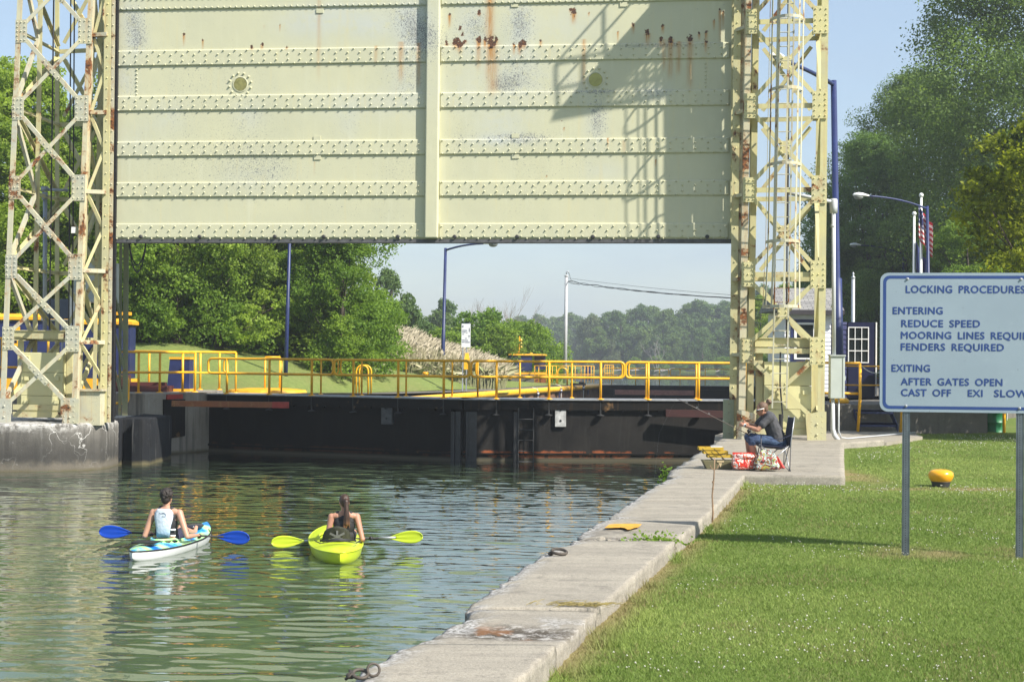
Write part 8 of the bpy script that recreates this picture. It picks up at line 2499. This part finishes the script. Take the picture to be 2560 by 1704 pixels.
# == reeds
rs = np.random.RandomState(9)
n = 26000
d = rs.uniform(74, 98, n); uu = rs.uniform(960, 1262, n)
hgt = np.interp(uu, [960, 1000, 1060, 1120, 1180, 1262], [1.0, 1.0, .78, .60, .38, .05])
keep = rs.rand(n) < np.interp(uu, [960, 985, 1230, 1262], [.2, 1, 1, .4])
d, uu, hgt = d[keep], uu[keep], hgt[keep]; n = len(d)
x = (uu - 1280) / FPX * d
mound = 1.42 + hgt * (d - 74) / 24 * 1.45
L = rs.uniform(1.5, 2.6, n) * (.55 + .45 * hgt)
lean = rs.normal(0, .15, (n, 2)) + np.array([.10, 0])
base = np.stack([x, d, mound - .1], -1)
w = np.array([1.0, 0, 0]) * .017
mid_ = base + np.stack([lean[:, 0] * L * .35, lean[:, 1] * L * .35, L * .6], -1)
top = base + np.stack([lean[:, 0] * L * .9, lean[:, 1] * L * .9, L * .95], -1)
pl_ = np.stack([lean[:, 0], lean[:, 1], np.full(n, .35)], -1); pl_ = top + pl_ * .35
V = np.stack([base - w, base + w, mid_ + w, mid_ - w, top + w * .6, top - w * .6, top - w * 1.6, top + w * 1.6, pl_ + w * 1.2, pl_ - w * .4,
              mid_ - w, mid_ + w * .2, mid_ + np.stack([rs.normal(0, .45, n), rs.normal(0, .3, n), rs.uniform(.1, .5, n)], -1), mid_ + np.stack([rs.normal(0, .1, n), rs.normal(0, .1, n), rs.uniform(.1, .2, n)], -1)], 1)
F = np.array([[0, 1, 2, 3], [3, 2, 4, 5], [6, 7, 8, 9], [10, 11, 12, 13]])
Fa = (F[None] + (np.arange(n) * 14)[:, None, None]).reshape(-1)
lv = np.stack([np.full(n, .15), np.full(n, .45), np.full(n, 1.0), np.full(n, .2)], 1) + rs.normal(0, .12, (n, 4))
m_, nt, b_, out = newmat('reed'); k = NT(nt)
c = k.mix(k.rng(k.attr('lv'), 0, .5), (.26, .29, .13), (.46, .40, .26)); c = k.mix(k.rng(k.attr('lv'), .6, 1), c, (.52, .455, .33))
nt.links.new(c, b_.inputs['Base Color']); b_.inputs['Roughness'].default_value = .85
tag(npmesh('reeds', V.reshape(-1, 3), Fa, 4, m_, attrs={'lv': ('FACE', np.clip(lv, 0, 1).ravel())}), 'tan and green reed bed on the slope behind the near gate', 'reeds', kind='stuff')
gxx, gyy = np.meshgrid(np.linspace(950, 1275, 40), np.linspace(70, 99, 14), indexing='ij')
hh = np.interp(gxx, [960, 1000, 1060, 1120, 1180, 1262], [1.0, 1.0, .78, .60, .38, .05])
zz_ = 1.39 + hh * np.clip((gyy - 74) / 24, 0, 1) * 1.45 - .05
Vg = np.stack([(gxx - 1280) / FPX * gyy, gyy, zz_], -1).reshape(-1, 3)
I, J = np.meshgrid(np.arange(39), np.arange(13), indexing='ij'); a_ = (I * 14 + J).ravel()
o = npmesh('reed_slope', Vg, np.stack([a_, a_ + 14, a_ + 15, a_ + 1], -1).ravel(), 4, MT['far_lawn'], smooth=True, attrs={'dry': ('POINT', np.full(len(Vg), .3))}); tag(o, kind='structure')
# == near lawn grass and clover
rs = np.random.RandomState(14)
bl = []
for (ya, yb, dens) in ((8.2, 10.5, 7000), (10.5, 13, 5200), (13, 17, 3300), (17, 23, 1900), (23, 31, 900), (31, 41, 450)):
 xm = 1330 / FPX * yb + 4.2; area = (yb - ya) * xm
 n = int(area * dens)
 y = rs.uniform(ya, yb, n); x = rs.uniform(0, xm, n)
 e = np.where(y < 23.45, lx(y) + .005, np.interp(y, [23.45, 23.6, 33, 34.3, 41], [5.6, 5.62, 7.8, 9.15, 11.3]))
 x = e + x
 ok = (x < 1300 / FPX * y + .3) | ((x < 1300 / FPX * y + 4) & (rs.rand(n) < .5))
 bl.append(np.stack([x[ok], y[ok]], -1))
xy = np.concatenate(bl); x, y = xy[:, 0], xy[:, 1]
dry = lawn_dry(x, y)
keep = rs.rand(len(x)) > dry * .75
x, y, dry = x[keep], y[keep], dry[keep]
n = len(x)
e = np.where(y < 23.45, lx(y), -99)
edge = np.clip(1 - (x - e) / .5, 0, 1)
patch = fbm(x * 1.3, y * 1.3, 101, 3)
tuft = (fbm(x * 2.6, y * 2.6, 103, 3) > .60) * edge
hgt = (.014 + .018 * rs.rand(n)) * (.7 + .8 * patch) * (1 + 2.4 * tuft)
wd = .0030 * np.clip(y / 9, 1, 4) * rs.uniform(.7, 1.3, n)
a = rs.uniform(0, 2 * np.pi, n)
z = lawn_z(x, y) - .004
dx, dy = np.cos(a) * wd, np.sin(a) * wd
ln = rs.normal(0, .55, (n, 2)) * hgt[:, None]
V = np.stack([np.stack([x - dx, y - dy, z], -1), np.stack([x + dx, y + dy, z], -1), np.stack([x + ln[:, 0], y + ln[:, 1], z + hgt], -1)], 1).reshape(-1, 3)
big = fbm(x * .45, y * .45, 105, 3)
lv = np.clip(.35 + 1.7 * (big - .5) + rs.normal(0, .14, n) + .25 * edge, 0, 1)
m_, nt, b_, out = newmat('grass_blades'); k = NT(nt)
c = k.mix(k.attr('lv'), (.16, .24, .045), (.33, .40, .105)); c = k.mix(k.attr('dryb'), c, (.30, .24, .12))
nt.links.new(c, b_.inputs['Base Color']); b_.inputs['Roughness'].default_value = .6; b_.inputs['Specular IOR Level'].default_value = .25
t_ = nt.nodes.new('ShaderNodeBsdfTranslucent'); nt.links.new(c, t_.inputs['Color']); mx_ = nt.nodes.new('ShaderNodeMixShader'); mx_.inputs[0].default_value = .3
nt.links.new(b_.outputs[0], mx_.inputs[1]); nt.links.new(t_.outputs[0], mx_.inputs[2]); nt.links.new(mx_.outputs[0], out.inputs[0])
dryb = np.clip(dry * .9 + (rs.rand(n) < .04 + .2 * (patch > .62)) * rs.uniform(.4, 1, n), 0, 1)
tag(npmesh('grass', V, np.arange(n * 3), 3, m_, attrs={'lv': ('FACE', lv), 'dryb': ('FACE', dryb)}), 'short mown green grass of the right lawn', 'grass', kind='stuff')
n = 26000
y = 8.3 + 32 * rs.rand(n) ** 1.2; x = rs.uniform(0, 14, n)
e = np.where(y < 23.45, lx(y) + .1, np.interp(y, [23.45, 33, 41], [5.7, 7.9, 11.4]))
cl = fbm(x * .55, y * .40, 107, 4)
keep = (x > e) & (x < 1300 / FPX * y + 4) & (rs.rand(n) < np.clip((cl - .56) * 8, .01, 1) * .5)
x, y = x[keep], y[keep]; n = len(x)
r = rs.uniform(.0045, .0085, n) * np.clip(y / 14, 1, 1.7)
z = lawn_z(x, y) + rs.uniform(.02, .05, n)
c0 = np.stack([x, y, z], -1)
off = np.array([[1, 0, 0], [0, 1, 0], [-1, 0, 0], [0, -1, 0], [0, 0, 1], [0, 0, -1]], dtype=float)
V = (c0[:, None, :] + off[None] * r[:, None, None]).reshape(-1, 3)
F = np.array([[0, 1, 4], [1, 2, 4], [2, 3, 4], [3, 0, 4], [1, 0, 5], [2, 1, 5], [3, 2, 5], [0, 3, 5]])
tag(npmesh('clover_flowers', V, (F[None] + (np.arange(n) * 6)[:, None, None]).reshape(-1), 3, plain('clover_white', (.50, .49, .40), .8, 0, .2, 30), smooth=True), 'small white clover heads scattered over the right lawn', 'clover', kind='stuff')
def weed(name, c, n, h, leaf, label, seed, spread, mat='bright'):
 rs_ = np.random.RandomState(seed)
 q = np.array(c) + np.stack([rs_.normal(0, spread[0], n), rs_.normal(0, spread[1], n), np.abs(rs_.normal(0, h, n))], -1)
 V, lv = leaves(q, np.tile(np.array([0, -.3, .8]), (n, 1)), leaf, rs_, np.full(n, .55))
 return tag(npmesh(name, V, np.arange(n * 4), 4, LEAF[mat], attrs={'lv': ('FACE', lv)}), label, 'weed')
weed('weed', (1.55, 14.9, 1.09), 260, .05, .045, 'low green weeds growing in the broken joint near the lawn', 2, (.14, .07))
c = G(1653, 1202, .75); weed('weed', (c.x + .1, c.y, .72), 140, .13, .07, 'leafy weed growing out of the walkway edge over the water', 3, (.07, .06))
rs_ = np.random.RandomState(8); n = 160
c = np.array([.42, 10.75, 1.15]);
m = MB(); rr = random.Random(6)
for i in range(110):
 p = Vector((rr.gauss(.50, .13), rr.gauss(10.80, .035), 1.138 + rr.uniform(0, .012))); aa = rr.gauss(.1, .5); L_ = rr.uniform(.05, .16)
 q = p + Vector((math.cos(aa) * L_, math.sin(aa) * L_, rr.uniform(-.004, .02))); m.tube([p, (p + q) / 2 + Vector((0, 0, .008)), q], [.0022, .002, .001], 4)
tag(m.build('dry_grass', plain('straw', (.26, .21, .07), .8, 0, .3, 20)), 'small heap of cut dry grass on the walkway joint', 'grass clippings')
# == summer haze
if True:
 m = MB(); m.hexa([(-300, -30, -3.3), (420, -30, -3.3), (420, 620, -3.3), (-300, 620, -3.3), (-300, -30, 45), (420, -30, 45), (420, 620, 45), (-300, 620, 45)])
 hm = bpy.data.materials.new('haze'); hm.use_nodes = True; nt = hm.node_tree; nt.nodes.clear()
 o_ = nt.nodes.new('ShaderNodeOutputMaterial'); v_ = nt.nodes.new('ShaderNodeVolumePrincipled')
 v_.inputs['Color'].default_value = (.86, .91, .96, 1); v_.inputs['Density'].default_value = .0008; v_.inputs['Anisotropy'].default_value = .3
 nt.links.new(v_.outputs[0], o_.inputs['Volume'])
 hz = m.build('haze', hm); tag(hz, kind='stuff'); hz['label'] = 'thin pale summer haze over the whole lock and the far shore'
